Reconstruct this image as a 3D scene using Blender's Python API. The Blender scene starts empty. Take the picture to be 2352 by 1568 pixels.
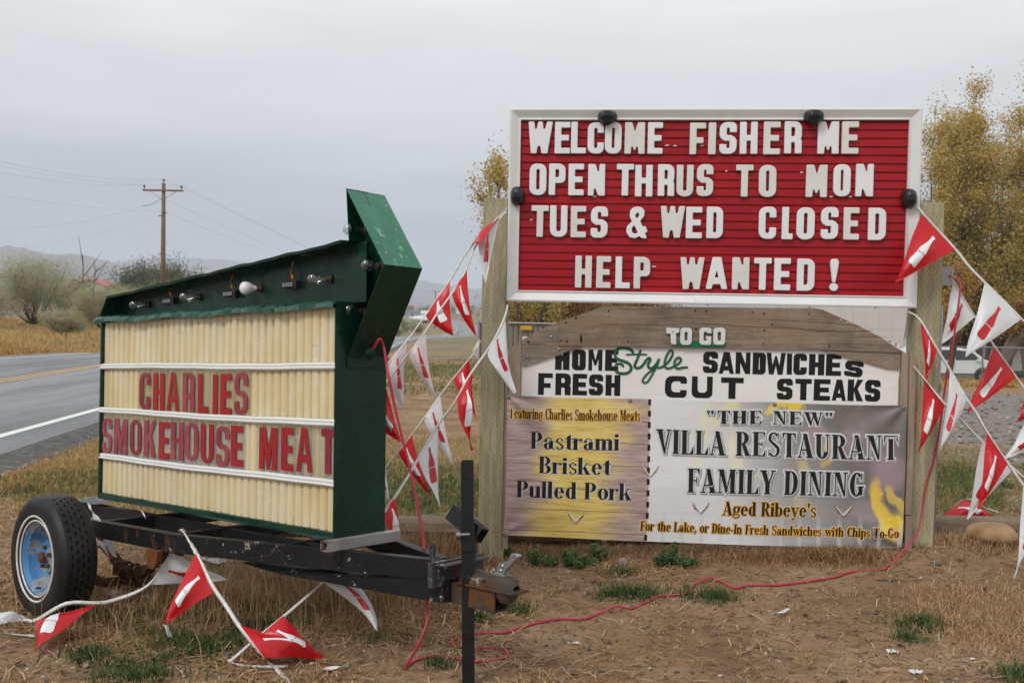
import bpy, math, random
import numpy as np
from mathutils import Vector, Matrix
from mathutils.geometry import tessellate_polygon
rnd = random.Random(7)
rs = np.random.RandomState(11)
S = bpy.context.scene
COL = S.collection
pi = math.pi
rad = math.radians

# ------------------------------------------------------------------ camera
EYE = 1.64
PITCH, ROLL = rad(2.03), rad(1.0)
FPX, CX, CY = 2287.0, 1176.0, 784.0          # photograph measured on a 2352 px wide copy
cam = bpy.data.cameras.new('camera')
cam.sensor_width = 36.0
cam.lens = FPX / 2352.0 * 36.0
cam.clip_end = 20000
cam.clip_start = 0.05
cam.dof.use_dof = True
cam.dof.focus_distance = 5.4
cam.dof.aperture_fstop = 7.1
camo = bpy.data.objects.new('camera', cam)
COL.objects.link(camo)
RC = np.array(Matrix.Rotation(pi / 2 - PITCH, 3, 'X') @ Matrix.Rotation(ROLL, 3, 'Z'))
camo.matrix_world = Matrix.Translation((0, 0, EYE)) @ Matrix(RC.tolist()).to_4x4()
S.camera = camo
C0 = np.array([0, 0, EYE])

# ------------------------------------------------------------------ world and sun
SUN_EL, SUN_AZ = rad(45), rad(216)           # azimuth clockwise from +Y
w = bpy.data.worlds.new('World'); S.world = w; w.use_nodes = True
nt = w.node_tree; nt.nodes.clear()
def N(nt, t, **k):
    n = nt.nodes.new(t)
    for a, b in k.items():
        if a.startswith('i_'):
            n.inputs[a[2:].replace('_', ' ')].default_value = b
        else: setattr(n, a, b)
    return n
out = N(nt, 'ShaderNodeOutputWorld')
sky = N(nt, 'ShaderNodeTexSky', sky_type='NISHITA', sun_disc=False, sun_elevation=SUN_EL, sun_rotation=SUN_AZ)
bg1 = N(nt, 'ShaderNodeBackground'); bg1.inputs[1].default_value = 0.06
nt.links.new(sky.outputs[0], bg1.inputs[0])
tc = N(nt, 'ShaderNodeTexCoord')
sep = N(nt, 'ShaderNodeSeparateXYZ'); nt.links.new(tc.outputs['Generated'], sep.inputs[0])
mp = N(nt, 'ShaderNodeMapping'); mp.inputs['Scale'].default_value = (1.3, 1.3, 9.0); nt.links.new(tc.outputs['Generated'], mp.inputs[0])
no = N(nt, 'ShaderNodeTexNoise'); no.inputs['Scale'].default_value = 1.7; no.inputs['Detail'].default_value = 5; no.inputs['Roughness'].default_value = .5
nt.links.new(mp.outputs[0], no.inputs['Vector'])
ma = N(nt, 'ShaderNodeMath', operation='MULTIPLY_ADD'); ma.inputs[1].default_value = 0.13; ma.inputs[2].default_value = -0.060
nt.links.new(no.outputs[0], ma.inputs[0])
ad = N(nt, 'ShaderNodeMath', operation='ADD'); nt.links.new(sep.outputs[2], ad.inputs[0]); nt.links.new(ma.outputs[0], ad.inputs[1])
cr = N(nt, 'ShaderNodeValToRGB'); nt.links.new(ad.outputs[0], cr.inputs[0])
el = cr.color_ramp.elements
stops = [(0.0, (.44, .47, .51)), (.03, (.44, .465, .515)), (.055, (.44, .46, .515)), (.085, (.425, .44, .50)), (.13, (.51, .525, .57)),
         (.19, (.64, .66, .685)), (.29, (.765, .785, .79)), (1.0, (.86, .90, .93))]
el[0].position, el[0].color = stops[0][0], (*stops[0][1], 1)
el[1].position, el[1].color = stops[-1][0], (*stops[-1][1], 1)
for p, c in stops[1:-1]:
    e = el.new(p); e.color = (*c, 1)
bg2 = N(nt, 'ShaderNodeBackground'); bg2.inputs[1].default_value = 1.24
no2 = N(nt, 'ShaderNodeTexNoise'); no2.inputs['Scale'].default_value = 3.1; no2.inputs['Detail'].default_value = 6
nt.links.new(mp.outputs[0], no2.inputs['Vector'])
mr = N(nt, 'ShaderNodeMapRange'); mr.inputs['From Min'].default_value = .3; mr.inputs['From Max'].default_value = .7
mr.inputs['To Min'].default_value = .955; mr.inputs['To Max'].default_value = 1.05
nt.links.new(no2.outputs[0], mr.inputs[0])
vm = N(nt, 'ShaderNodeVectorMath', operation='SCALE'); nt.links.new(cr.outputs[0], vm.inputs[0]); nt.links.new(mr.outputs[0], vm.inputs['Scale'])
nt.links.new(vm.outputs[0], bg2.inputs[0])
mx = N(nt, 'ShaderNodeMixShader'); mx.inputs[0].default_value = .94
nt.links.new(bg1.outputs[0], mx.inputs[1]); nt.links.new(bg2.outputs[0], mx.inputs[2]); nt.links.new(mx.outputs[0], out.inputs[0])

sl_ = bpy.data.lights.new('sun', 'SUN'); sl_.energy = 1.5; sl_.angle = rad(17); sl_.color = (1, .965, .92)
so = bpy.data.objects.new('sun', sl_); COL.objects.link(so)
sd = Vector((math.sin(SUN_AZ) * math.cos(SUN_EL), math.cos(SUN_AZ) * math.cos(SUN_EL), math.sin(SUN_EL)))
so.rotation_euler = sd.to_track_quat('Z', 'Y').to_euler()
S.view_settings.view_transform = 'Standard'; S.view_settings.look = 'None'
S.view_settings.exposure = -0.05; S.view_settings.gamma = 1; S.view_settings.use_curve_mapping = False
S.cycles.max_bounces = 8; S.cycles.diffuse_bounces = 3; S.cycles.glossy_bounces = 3
S.cycles.transmission_bounces = 8; S.cycles.transparent_max_bounces = 12; S.cycles.volume_bounces = 2
S.cycles.use_denoising = True

# ------------------------------------------------------------------ helpers: rays, frames
def ray(x, y):
    return RC @ np.array([(x - CX) / FPX, -(y - CY) / FPX, -1.0])
def W(px, py, Y):                       # the place at distance Y seen along a line of sight
    d = ray(px, py); return C0 + d * (Y / d[1])
def eulR(a, b, c):
    return np.array(Matrix.Rotation(a, 3, 'Z') @ Matrix.Rotation(b, 3, 'Y') @ Matrix.Rotation(c, 3, 'X'))
class Frame:
    def __init__(s, o, a=0, b=0, c=0):
        s.o = np.array(o, float); s.R = eulR(a, b, c); s.e = (c, b, a)
    def w(s, p): return np.asarray(p, float) @ s.R.T + s.o
    def l(s, p): return (np.asarray(p, float) - s.o) @ s.R
    def px(s, x, y, ax, v):             # line of sight meets the local plane ax = v
        o = (C0 - s.o) @ s.R; d = ray(x, y) @ s.R; t = (v - o[ax]) / d[ax]; return o + d * t
TF = Frame((-.7943, 4.5, .5714), rad(-41.35), rad(-3.16), rad(-2.47))     # trailer and marquee
SF = Frame((-.0384, 6.39, 1.6713), rad(-5.363))                           # big letter board

def lerp(a, b, t): return a + (b - a) * t
PX_Y = [-100, 11, 15, 20, 28, 36, 53, 75, 114, 150, 200, 250, 500, 1000, 3000, 9000]
PX_Z = [0, 0, -.05, -.08, -.15, -.35, -1.6, -2.35, -3.4, -4.1, -4.8, -5.2, -6.8, -8, -9.2, -9.2]
def hash2(i, j, s):
    n = (i * 374761393 + j * 668265263 + s * 1442695041) & 0x7fffffff
    n = ((n ^ (n >> 13)) * 1274126177) & 0x7fffffff
    return ((n ^ (n >> 16)) & 0xffff) / 65535.0
def vnoise(x, y, s=0):
    x = np.asarray(x, float); y = np.asarray(y, float)
    i = np.floor(x).astype(np.int64); j = np.floor(y).astype(np.int64)
    u = x - i; v = y - j; u = u * u * (3 - 2 * u); v = v * v * (3 - 2 * v)
    a = hash2(i, j, s); b = hash2(i + 1, j, s); c = hash2(i, j + 1, s); d = hash2(i + 1, j + 1, s)
    return (a * (1 - u) + b * u) * (1 - v) + (c * (1 - u) + d * u) * v
def fbm(x, y, s=0, o=4):
    t = 0; a = .5; n = 0
    for k in range(o):
        t = t + a * vnoise(x * 2 ** k + 17.3 * k, y * 2 ** k - 9.1 * k, s + k); n += a; a *= .5
    return t / n
def sstep(a, b, x):
    t = np.clip((np.asarray(x, float) - a) / (b - a), 0, 1); return t * t * (3 - 2 * t)
RCX = [-8.6, -8.6, -9.5, -17.8, -20.3, -20.6, -17.5, -13.6, -11.3, -10.6, -11.5, -15, -22, -42, -120]
RCY = [-60, 0, 11, 115, 150, 170, 190, 205, 220, 245, 280, 330, 430, 600, 1000]
def road_x(Y): return np.interp(Y, RCY, RCX)
def road_d(X, Y): return X - road_x(Y)
def H(X, Y, fine=True):
    X = np.asarray(X, float); Y = np.asarray(Y, float)
    z = np.interp(Y, PX_Y, PX_Z)
    d = road_d(X, Y)
    bank = sstep(-4.6, -9, d) * sstep(150, 85, Y) * (Y > -30)
    z = z * (1 - bank) + bank * (-.25 + .35 * (fbm(X * .05, Y * .05, 3) - .5))
    z = z - .38 * sstep(22, 36, Y) * sstep(6, 11, X) * sstep(400, 100, Y)
    near = sstep(30, 12, Y)
    off = sstep(4.5, 5.6, np.abs(d))
    z = z + .16 * np.exp(-(((X - 2.75) / 1.5) ** 2 + ((Y - 6.3) / .8) ** 2)) - .035 * np.exp(-(((X + .05) / 1.0) ** 2 + ((Y - 6.5) / .8) ** 2))
    z = z + .012 * sstep(4.2, 5.0, np.abs(d)) * sstep(80, 10, Y)
    if fine:
        z = z + near * off * (.05 * (fbm(X * .7, Y * .7, 5) - .5) + .030 * (fbm(X * 4, Y * 4, 9) - .5) + .016 * (fbm(X * 14, Y * 14, 19, 3) - .5))
        z = z + sstep(25, 60, Y) * sstep(5, 12, np.abs(d)) * (.7 - .45 * sstep(4, 8, X)) * (fbm(X * .06, Y * .06, 4) - .5)
    return z
def G(px, py, dz=0.0):                  # line of sight meets the terrain
    d = ray(px, py); t0 = 1.0; P = None
    ts = np.geomspace(2, 4000, 900); p = C0[None] + d[None] * ts[:, None]
    f = p[:, 2] - (H(p[:, 0], p[:, 1]) + dz)
    k = np.argmax(f < 0)
    if f[k] >= 0: k = len(ts) - 1
    a, b = ts[k - 1], ts[k]
    for _ in range(30):
        m = (a + b) / 2; q = C0 + d * m
        if q[2] - (float(H(q[0], q[1])) + dz) > 0: a = m
        else: b = m
    return C0 + d * a

# ------------------------------------------------------------------ helpers: objects
ROOT = {}
def tag(o, label=None, cat=None, group=None, kind=None):
    if label: o['label'] = label
    if cat: o['category'] = cat
    if group: o['group'] = group
    if kind: o['kind'] = kind
    return o
def thing(name, label, cat, loc=(0, 0, 0), group=None, frame=None, rz=0):
    o = bpy.data.objects.new(name, None); COL.objects.link(o); o.empty_display_size = .1
    if frame is not None:
        o.location = frame.o; o.rotation_euler = frame.e; f = frame
    else:
        o.location = loc; o.rotation_euler = (0, 0, rz); f = Frame(loc, rz)
    ROOT[o.name] = f
    return tag(o, label, cat, group)
class MB:
    def __init__(s): s.v = []; s.f = []; s.m = []
    def add(s, vs, fs, mi=0):
        n = len(s.v); s.v += [tuple(map(float, p)) for p in vs]
        for f in fs: s.f.append(tuple(n + i for i in f)); s.m.append(mi)
        return s
    def box(s, x0, x1, y0, y1, z0, z1, mi=0):
        return s.add([(x0, y0, z0), (x1, y0, z0), (x1, y1, z0), (x0, y1, z0), (x0, y0, z1), (x1, y0, z1), (x1, y1, z1), (x0, y1, z1)],
                     [(0, 3, 2, 1), (4, 5, 6, 7), (0, 1, 5, 4), (1, 2, 6, 5), (2, 3, 7, 6), (3, 0, 4, 7)], mi)
    def beam(s, a, b, wd, ht, up=(0, 0, 1), mi=0, ends=True, taper=1):
        a = np.array(a, float); b = np.array(b, float); d = b - a; d /= np.linalg.norm(d)
        sd = np.cross(d, up); sd /= np.linalg.norm(sd); u = np.cross(sd, d)
        vs = []
        for p, k in ((a, 1), (b, taper)):
            for i, j in ((-1, -1), (1, -1), (1, 1), (-1, 1)): vs.append(p + sd * i * wd / 2 * k + u * j * ht / 2 * k)
        fs = [(0, 1, 5, 4), (1, 2, 6, 5), (2, 3, 7, 6), (3, 0, 4, 7)]
        if ends: fs += [(3, 2, 1, 0), (4, 5, 6, 7)]
        return s.add(vs, fs, mi)
    def hollow(s, a, b, wd, ht, t=.005, up=(0, 0, 1)):       # open square tube
        a = np.array(a, float); b = np.array(b, float); d = b - a; d /= np.linalg.norm(d)
        sd = np.cross(d, up); sd /= np.linalg.norm(sd); u = np.cross(sd, d)
        vs = []
        for p in (a, b):
            for k in (0, t):
                for i, j in ((-1, -1), (1, -1), (1, 1), (-1, 1)): vs.append(p + sd * i * (wd / 2 - k) + u * j * (ht / 2 - k))
        fs = []
        for i in range(4):
            j = (i + 1) % 4
            fs += [(i, j, 8 + j, 8 + i), (4 + j, 4 + i, 12 + i, 12 + j), (j, i, 4 + i, 4 + j), (8 + i, 8 + j, 12 + j, 12 + i)]
        return s.add(vs, fs)
    def tube(s, pts, r, n=8, cap=True, mi=0):
        pts = [np.array(p, float) for p in pts]; rr = r if hasattr(r, '__len__') else [r] * len(pts)
        base = len(s.v); prev = None
        for i, p in enumerate(pts):
            d = pts[min(i + 1, len(pts) - 1)] - pts[max(i - 1, 0)]; d = d / (np.linalg.norm(d) + 1e-9)
            if prev is None:
                a = np.cross(d, (0, 0, 1)); 
                if np.linalg.norm(a) < .1: a = np.cross(d, (1, 0, 0))
            else: a = prev - d * np.dot(prev, d)
            a = a / np.linalg.norm(a); prev = a; b = np.cross(d, a)
            for k in range(n):
                t = 2 * pi * k / n; s.v.append(tuple(p + rr[i] * (a * math.cos(t) + b * math.sin(t))))
        for i in range(len(pts) - 1):
            for k in range(n):
                q = base + i * n; s.f.append((q + k, q + (k + 1) % n, q + n + (k + 1) % n, q + n + k)); s.m.append(mi)
        if cap:
            s.f.append(tuple(base + k for k in range(n))[::-1]); s.m.append(mi)
            q = base + (len(pts) - 1) * n; s.f.append(tuple(q + k for k in range(n))); s.m.append(mi)
        return s
    def lathe(s, o, ax, prof, n=32, a0=0, jit=None, mi=0):   # prof: (radius, along)
        ax = np.array(ax, float); ax /= np.linalg.norm(ax); o = np.array(o, float)
        a = np.cross(ax, (0, 0, 1)); 
        if np.linalg.norm(a) < .1: a = np.cross(ax, (1, 0, 0))
        a /= np.linalg.norm(a); b = np.cross(ax, a); base = len(s.v)
        for k in range(n):
            t = a0 + 2 * pi * k / n
            for i, (r, h) in enumerate(prof):
                if jit: r, h = jit(i, k, r, h, t)
                s.v.append(tuple(o + ax * h + r * (a * math.cos(t) + b * math.sin(t))))
        m = len(prof)
        for k in range(n):
            for i in range(m - 1):
                p = base + k * m + i; q = base + ((k + 1) % n) * m + i
                s.f.append((p, p + 1, q + 1, q)); s.m.append(mi)
        return s
    def prism(s, loops, y0, y1, b=0.0, mi=0, closed=True):     # loops in x,z ; front at y0 (toward viewer), back y1
        L = [[(p[0], p[1]) for p in lp] for lp in loops]
        ins = [inset(lp, b) for lp in L] if b > 0 else L
        tris = tessellate_polygon([[Vector((x, z, 0)) for x, z in lp] for lp in ins])
        fl = [p for lp in ins for p in lp]; nb = len(s.v)
        s.v += [(x, y0, z) for x, z in fl]
        for t in tris:
            (ax, az), (bx, bz), (cx_, cz) = fl[t[0]], fl[t[1]], fl[t[2]]
            cr_ = (bx - ax) * (cz - az) - (bz - az) * (cx_ - ax)
            t = tuple(t) if cr_ > 0 else (t[0], t[2], t[1])
            s.f.append(tuple(nb + i for i in t)); s.m.append(mi)
        if y1 is None: return s
        k = 0
        for lp, li in zip(L, ins):
            n = len(lp); n1 = len(s.v)
            s.v += [(x, y0 + b, z) for x, z in lp]; s.v += [(x, y1, z) for x, z in lp]
            for i in range(n):
                j = (i + 1) % n
                if b > 0: s.f.append((nb + k + i, nb + k + j, n1 + j, n1 + i)); s.m.append(mi)
                s.f.append((n1 + i, n1 + j, n1 + n + j, n1 + n + i)); s.m.append(mi)
            if b == 0:
                pass
            k += n
        if b == 0:
            pass
        if closed:
            nb2 = len(s.v); fl2 = [p for lp in L for p in lp]; s.v += [(x, y1, z) for x, z in fl2]
            for t in tessellate_polygon([[Vector((x, z, 0)) for x, z in lp] for lp in L]): s.f.append(tuple(nb2 + i for i in t)); s.m.append(mi)
        return s
    def xf(s, fn): s.v = [tuple(map(float, fn(np.array(p)))) for p in s.v]; return s
    def build(s, name, mats, parent=None, world=False, smooth=False, label=None, cat=None, group=None, kind=None):
        v = np.array(s.v, float).reshape(-1, 3)
        if world and parent is not None: v = ROOT_of(parent).l(v)
        me = bpy.data.meshes.new(name); me.from_pydata(v.tolist(), [], s.f)
        mats = mats if isinstance(mats, (list, tuple)) else [mats]
        for m in mats: me.materials.append(m)
        if len(mats) > 1: me.polygons.foreach_set('material_index', s.m)
        if smooth is True: me.polygons.foreach_set('use_smooth', [True] * len(me.polygons))
        me.update()
        if smooth == 'auto':
            me.polygons.foreach_set('use_smooth', [True] * len(me.polygons)); me.set_sharp_from_angle(angle=rad(35))
        o = bpy.data.objects.new(name, me); COL.objects.link(o)
        if parent is not None: o.parent = parent
        return tag(o, label, cat, group, kind)
def ROOT_of(o):
    while o.parent is not None: o = o.parent
    return ROOT[o.name]
def inset(lp, b):
    n = len(lp); a = sum(lp[i][0] * lp[(i + 1) % n][1] - lp[(i + 1) % n][0] * lp[i][1] for i in range(n))
    return lp_off(lp, b)
def lp_off(lp, b):
    # moves every corner by b toward the loop's left side for CCW outer / keeps holes consistent via sign
    n = len(lp); A = sum(lp[i][0] * lp[(i + 1) % n][1] - lp[(i + 1) % n][0] * lp[i][1] for i in range(n)); res = []
    for i in range(n):
        p0, p1, p2 = lp[i - 1], lp[i], lp[(i + 1) % n]
        d1 = (p1[0] - p0[0], p1[1] - p0[1]); d2 = (p2[0] - p1[0], p2[1] - p1[1])
        l1 = math.hypot(*d1) or 1e-9; l2 = math.hypot(*d2) or 1e-9
        n1 = (-d1[1] / l1, d1[0] / l1); n2 = (-d2[1] / l2, d2[0] / l2)
        nx, ny = n1[0] + n2[0], n1[1] + n2[1]; q = nx * nx + ny * ny
        if q < .3: q = .3
        res.append((p1[0] + 2 * b * nx / q, p1[1] + 2 * b * ny / q))
    return res
def fil(pts, n=4):
    res = []; m = len(pts)
    for i, p in enumerate(pts):
        if len(p) < 3 or p[2] <= 0: res.append((p[0], p[1])); continue
        a = pts[i - 1]; b = pts[(i + 1) % m]; r = p[2]
        da = (a[0] - p[0], a[1] - p[1]); db = (b[0] - p[0], b[1] - p[1]); la = math.hypot(*da); lb = math.hypot(*db)
        r = min(r, la * .5, lb * .5)
        A = (p[0] + da[0] / la * r, p[1] + da[1] / la * r); B = (p[0] + db[0] / lb * r, p[1] + db[1] / lb * r)
        for k in range(n + 1):
            t = k / n; c = (1 - t) ** 2, 2 * t * (1 - t), t * t
            # weight the corner a little so the curve comes close to a circle
            wgt = .72; s_ = c[0] + c[1] * wgt + c[2]
            res.append(((c[0] * A[0] + c[1] * wgt * p[0] + c[2] * B[0]) / s_, (c[0] * A[1] + c[1] * wgt * p[1] + c[2] * B[1]) / s_))
    return res
def npmesh(name, verts, faces, mat, parent=None, kind=None, label=None, cat=None, group=None, attrs=None, smooth=False):
    me = bpy.data.meshes.new(name); nv = len(verts); nf, k = faces.shape
    me.vertices.add(nv); me.vertices.foreach_set('co', np.ascontiguousarray(verts, np.float32).ravel())
    me.loops.add(nf * k); me.loops.foreach_set('vertex_index', np.ascontiguousarray(faces, np.int32).ravel())
    me.polygons.add(nf); me.polygons.foreach_set('loop_start', np.arange(0, nf * k, k, dtype=np.int32))
    if smooth: me.polygons.foreach_set('use_smooth', np.ones(nf, bool))
    me.update(calc_edges=True)
    for a, val in (attrs or {}).items():
        at = me.attributes.new(a, 'FLOAT', 'POINT'); at.data.foreach_set('value', np.ascontiguousarray(val, np.float32))
    for m in (mat if isinstance(mat, (list, tuple)) else [mat]): me.materials.append(m)
    o = bpy.data.objects.new(name, me); COL.objects.link(o)
    if parent is not None: o.parent = parent
    return tag(o, label, cat, group, kind)

# ------------------------------------------------------------------ helpers: materials
def newmat(name):
    m = bpy.data.materials.new(name); m.use_nodes = True; nt = m.node_tree
    return m, nt, nt.nodes['Principled BSDF']
def ramp(nt, fac, stops):
    r = nt.nodes.new('ShaderNodeValToRGB'); nt.links.new(fac, r.inputs[0]); e = r.color_ramp.elements
    e[0].position, e[0].color = stops[0][0], (*stops[0][1], 1); e[1].position, e[1].color = stops[-1][0], (*stops[-1][1], 1)
    for p, c in stops[1:-1]:
        q = e.new(p); q.color = (*c, 1)
    return r.outputs[0]
def noise(nt, scale, detail=4, rough=.55, stretch=None, coord='Object', dist=0, off=None):
    tc = nt.nodes.new('ShaderNodeTexCoord'); src = tc.outputs[coord]
    if stretch or off:
        m = nt.nodes.new('ShaderNodeMapping'); m.inputs['Scale'].default_value = stretch or (1, 1, 1)
        if off: m.inputs['Location'].default_value = off
        nt.links.new(src, m.inputs[0]); src = m.outputs[0]
    n = nt.nodes.new('ShaderNodeTexNoise'); n.inputs['Scale'].default_value = scale; n.inputs['Detail'].default_value = detail
    n.inputs['Roughness'].default_value = rough; n.inputs['Distortion'].default_value = dist
    nt.links.new(src, n.inputs['Vector']); return n.outputs[0]
def mixc(nt, fac, a, b, blend='MIX'):
    m = nt.nodes.new('ShaderNodeMix'); m.data_type = 'RGBA'; m.blend_type = blend
    for inp, v in ((m.inputs[0], fac), (m.inputs[6], a), (m.inputs[7], b)):
        if isinstance(v, (int, float)): inp.default_value = v
        elif isinstance(v, tuple): inp.default_value = (*v, 1)
        else: nt.links.new(v, inp)
    return m.outputs[2]
def mth(nt, op, a, b=None, c=None, clamp=False):
    m = nt.nodes.new('ShaderNodeMath'); m.operation = op; m.use_clamp = clamp
    for i, v in enumerate((a, b, c)):
        if v is None: continue
        if isinstance(v, (int, float)): m.inputs[i].default_value = v
        else: nt.links.new(v, m.inputs[i])
    return m.outputs[0]
def step(nt, v, a, b):
    m = nt.nodes.new('ShaderNodeMapRange'); m.interpolation_type = 'SMOOTHSTEP'
    m.inputs['From Min'].default_value = a; m.inputs['From Max'].default_value = b; nt.links.new(v, m.inputs[0]); return m.outputs[0]
def bump(nt, P, h, strength=.3, dist=.01):
    b = nt.nodes.new('ShaderNodeBump'); b.inputs['Strength'].default_value = strength; b.inputs['Distance'].default_value = dist
    nt.links.new(h, b.inputs['Height'])
    if P.inputs['Normal'].is_linked: nt.links.new(P.inputs['Normal'].links[0].from_socket, b.inputs['Normal'])
    nt.links.new(b.outputs[0], P.inputs['Normal'])
def simple(name, c, rough=.5, metal=0, var=.15, scale=8, bmp=0, bscale=60, spec=.5, c2=None, stretch=None, rvar=0, bdist=.003):
    m, nt, P = newmat(name)
    n = noise(nt, scale, 5, stretch=stretch)
    c2 = c2 or tuple(min(1, x * (1 - var)) for x in c)
    col = ramp(nt, n, [(.3, c2), (.7, c)])
    nt.links.new(col, P.inputs['Base Color'])
    P.inputs['Roughness'].default_value = rough; P.inputs['Metallic'].default_value = metal
    P.inputs['Specular IOR Level'].default_value = spec
    if rvar:
        r = nt.nodes.new('ShaderNodeMapRange'); nt.links.new(noise(nt, scale * 2.3, 4), r.inputs[0])
        r.inputs['From Min'].default_value = .3; r.inputs['From Max'].default_value = .7
        r.inputs['To Min'].default_value = rough - rvar; r.inputs['To Max'].default_value = rough + rvar; nt.links.new(r.outputs[0], P.inputs['Roughness'])
    if bmp: bump(nt, P, noise(nt, bscale, 3, stretch=stretch), bmp, bdist)
    return m
def wood(name, c1, c2, axis='x', scale=1.0, dark=(.05, .04, .032), saw=False, bmp=.4, knots=True, crack=.0):
    m, nt, P = newmat(name)
    st = {'x': (1.2, 14, 14), 'z': (14, 14, 1.2), 'y': (14, 1.2, 14)}[axis]; st = tuple(q * scale for q in st)
    g = noise(nt, 3, 7, .65, st, dist=.6)
    big = noise(nt, 1.4 * scale, 3)
    col = ramp(nt, g, [(.3, c1), (.5, tuple((a + b) / 2 for a, b in zip(c1, c2))), (.68, c2)])
    col = mixc(nt, mth(nt, 'MULTIPLY', step(nt, big, .45, .7), .45), col, tuple(x * .55 for x in c1))
    fine = noise(nt, 11, 4, .7, st)
    col = mixc(nt, mth(nt, 'MULTIPLY', step(nt, fine, .60, .72), .55), col, dark)
    h = g
    if saw:
        tc = nt.nodes.new('ShaderNodeTexCoord'); wv = nt.nodes.new('ShaderNodeTexWave'); wv.wave_type = 'BANDS'
        mpn = nt.nodes.new('ShaderNodeMapping'); mpn.inputs['Rotation'].default_value = (0, rad(28), 0); nt.links.new(tc.outputs['Object'], mpn.inputs[0])
        nt.links.new(mpn.outputs[0], wv.inputs['Vector']); wv.bands_direction = 'X'; wv.inputs['Scale'].default_value = 26
        wv.inputs['Distortion'].default_value = 9; wv.inputs['Detail'].default_value = 3; wv.inputs['Detail Scale'].default_value = 1.3
        sc = mth(nt, 'MULTIPLY', mth(nt, 'MULTIPLY', step(nt, wv.outputs['Fac'], .5, .95), step(nt, noise(nt, 9, 4), .42, .62)), step(nt, noise(nt, 2.2, 3, off=(3, 1, 5)), .42, .6))
        col = mixc(nt, mth(nt, 'MULTIPLY', sc, .42), col, tuple(min(1, x * 1.7) for x in c2))
        col = mixc(nt, mth(nt, 'MULTIPLY', step(nt, noise(nt, 1.7, 5, .6, (1, 1, 3), off=(8, 0, 0)), .48, .66), .5), col, (.30, .19, .11))
        bump(nt, P, wv.outputs['Fac'], .2, .003)
    if knots:
        tc = nt.nodes.new('ShaderNodeTexCoord'); mpn = nt.nodes.new('ShaderNodeMapping')
        mpn.inputs['Scale'].default_value = {'x': (2.2, 1, 5), 'z': (5, 1, 2.2), 'y': (5, 2, 5)}[axis]; nt.links.new(tc.outputs['Object'], mpn.inputs[0])
        vo = nt.nodes.new('ShaderNodeTexVoronoi'); vo.inputs['Scale'].default_value = 1.1; nt.links.new(mpn.outputs[0], vo.inputs['Vector'])
        kn = step(nt, vo.outputs['Distance'], .10, .05)
        col = mixc(nt, mth(nt, 'MULTIPLY', kn, .7), col, dark)
    nt.links.new(col, P.inputs['Base Color']); P.inputs['Roughness'].default_value = .85
    P.inputs['Specular IOR Level'].default_value = .25
    bump(nt, P, h, bmp, .004)
    return m

M = {}
M['post'] = wood('treated_post_wood', (.28, .24, .145), (.50, .455, .30), 'z', 1.0, dark=(.11, .09, .06), knots=True)
M['plank'] = wood('weathered_barn_wood', (.13, .098, .072), (.30, .232, .178), 'x', 1.0, saw=True)
M['plank2'] = wood('weathered_grey_wood', (.14, .112, .09), (.33, .27, .22), 'x', 1.3, saw=True)
M['board_side'] = wood('faded_side_board', (.25, .19, .145), (.42, .33, .26), 'z', 1.0)
M['log'] = wood('log_wood', (.15, .105, .07), (.31, .235, .165), 'x', 1.4, bmp=.6)
M['pole'] = wood('pole_wood', (.13, .085, .055), (.27, .185, .125), 'z', .25, knots=False)
M['fence_slat'] = wood('fence_slat_wood', (.15, .125, .105), (.27, .235, .205), 'z', .6)
M['alu'] = simple('painted_aluminium', (.74, .745, .74), .42, 0, .05, 3, spec=.5, c2=(.68, .685, .68))
M['letter_white'] = simple('white_letter_plastic', (.80, .81, .82), .32, 0, .04, 5, c2=(.74, .75, .755))
M['letter_ivory'] = simple('yellowed_letter_plastic', (.74, .735, .70), .35, 0, .08, 9, c2=(.66, .65, .61))
M['tape'] = simple('bunting_tape', (.78, .76, .73), .55, 0, .2, 30, c2=(.58, .55, .51), bmp=.3, bscale=90)
M['screw'] = simple('zinc_screw', (.42, .41, .39), .4, .8, .3, 60)
M['black_plastic'] = simple('black_plastic', (.018, .018, .019), .38, 0, .3, 20)
M['solar_cell'] = simple('solar_cell', (.012, .016, .03), .12, 0, .3, 20)
M['steel'] = simple('galvanised_steel', (.36, .37, .38), .42, .75, .25, 30, rvar=.1)
M['conduit'] = simple('grey_conduit', (.36, .38, .40), .5, .2, .12, 12)
M['cable'] = simple('red_rubber_cable', (.50, .035, .075), .42, 0, .3, 9, c2=(.36, .03, .06))
M['white_scrap'] = simple('white_scrap', (.72, .71, .70), .6, 0, .2, 30)
M['black_wire'] = simple('black_wire', (.02, .02, .02), .5)
M['yellow_wire'] = simple('yellow_wire', (.6, .36, .03), .5)
M['red_wire'] = simple('red_wire', (.4, .03, .03), .5)
M['paint_black'] = simple('black_sign_paint', (.012, .012, .012), .6, 0, .4, 25, spec=.3)
M['ink_black'] = simple('black_banner_ink', (.018, .017, .017), .55, 0, .3, 25, spec=.3)
M['ink_white'] = simple('pale_banner_ink', (.68, .68, .69), .55, 0, .03, 5, spec=.3)
M['ink_shadow'] = simple('grey_banner_ink', (.36, .35, .345), .55, 0, .05, 5, spec=.3)
M['ink_orange'] = simple('orange_banner_ink', (.72, .37, .025), .55, 0, .05, 5, spec=.3)
M['paint_green'] = simple('green_sign_paint', (.008, .16, .07), .4, 0, .3, 14)
M['script_green'] = simple('green_script_paint', (.006, .115, .05), .4, 0, .35, 30)
M['white_board'] = simple('white_painted_plywood', (.84, .81, .79), .5, 0, .04, 2.2, bmp=.15, bscale=30, stretch=(1, 1, 12), c2=(.78, .75, .73))

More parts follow.
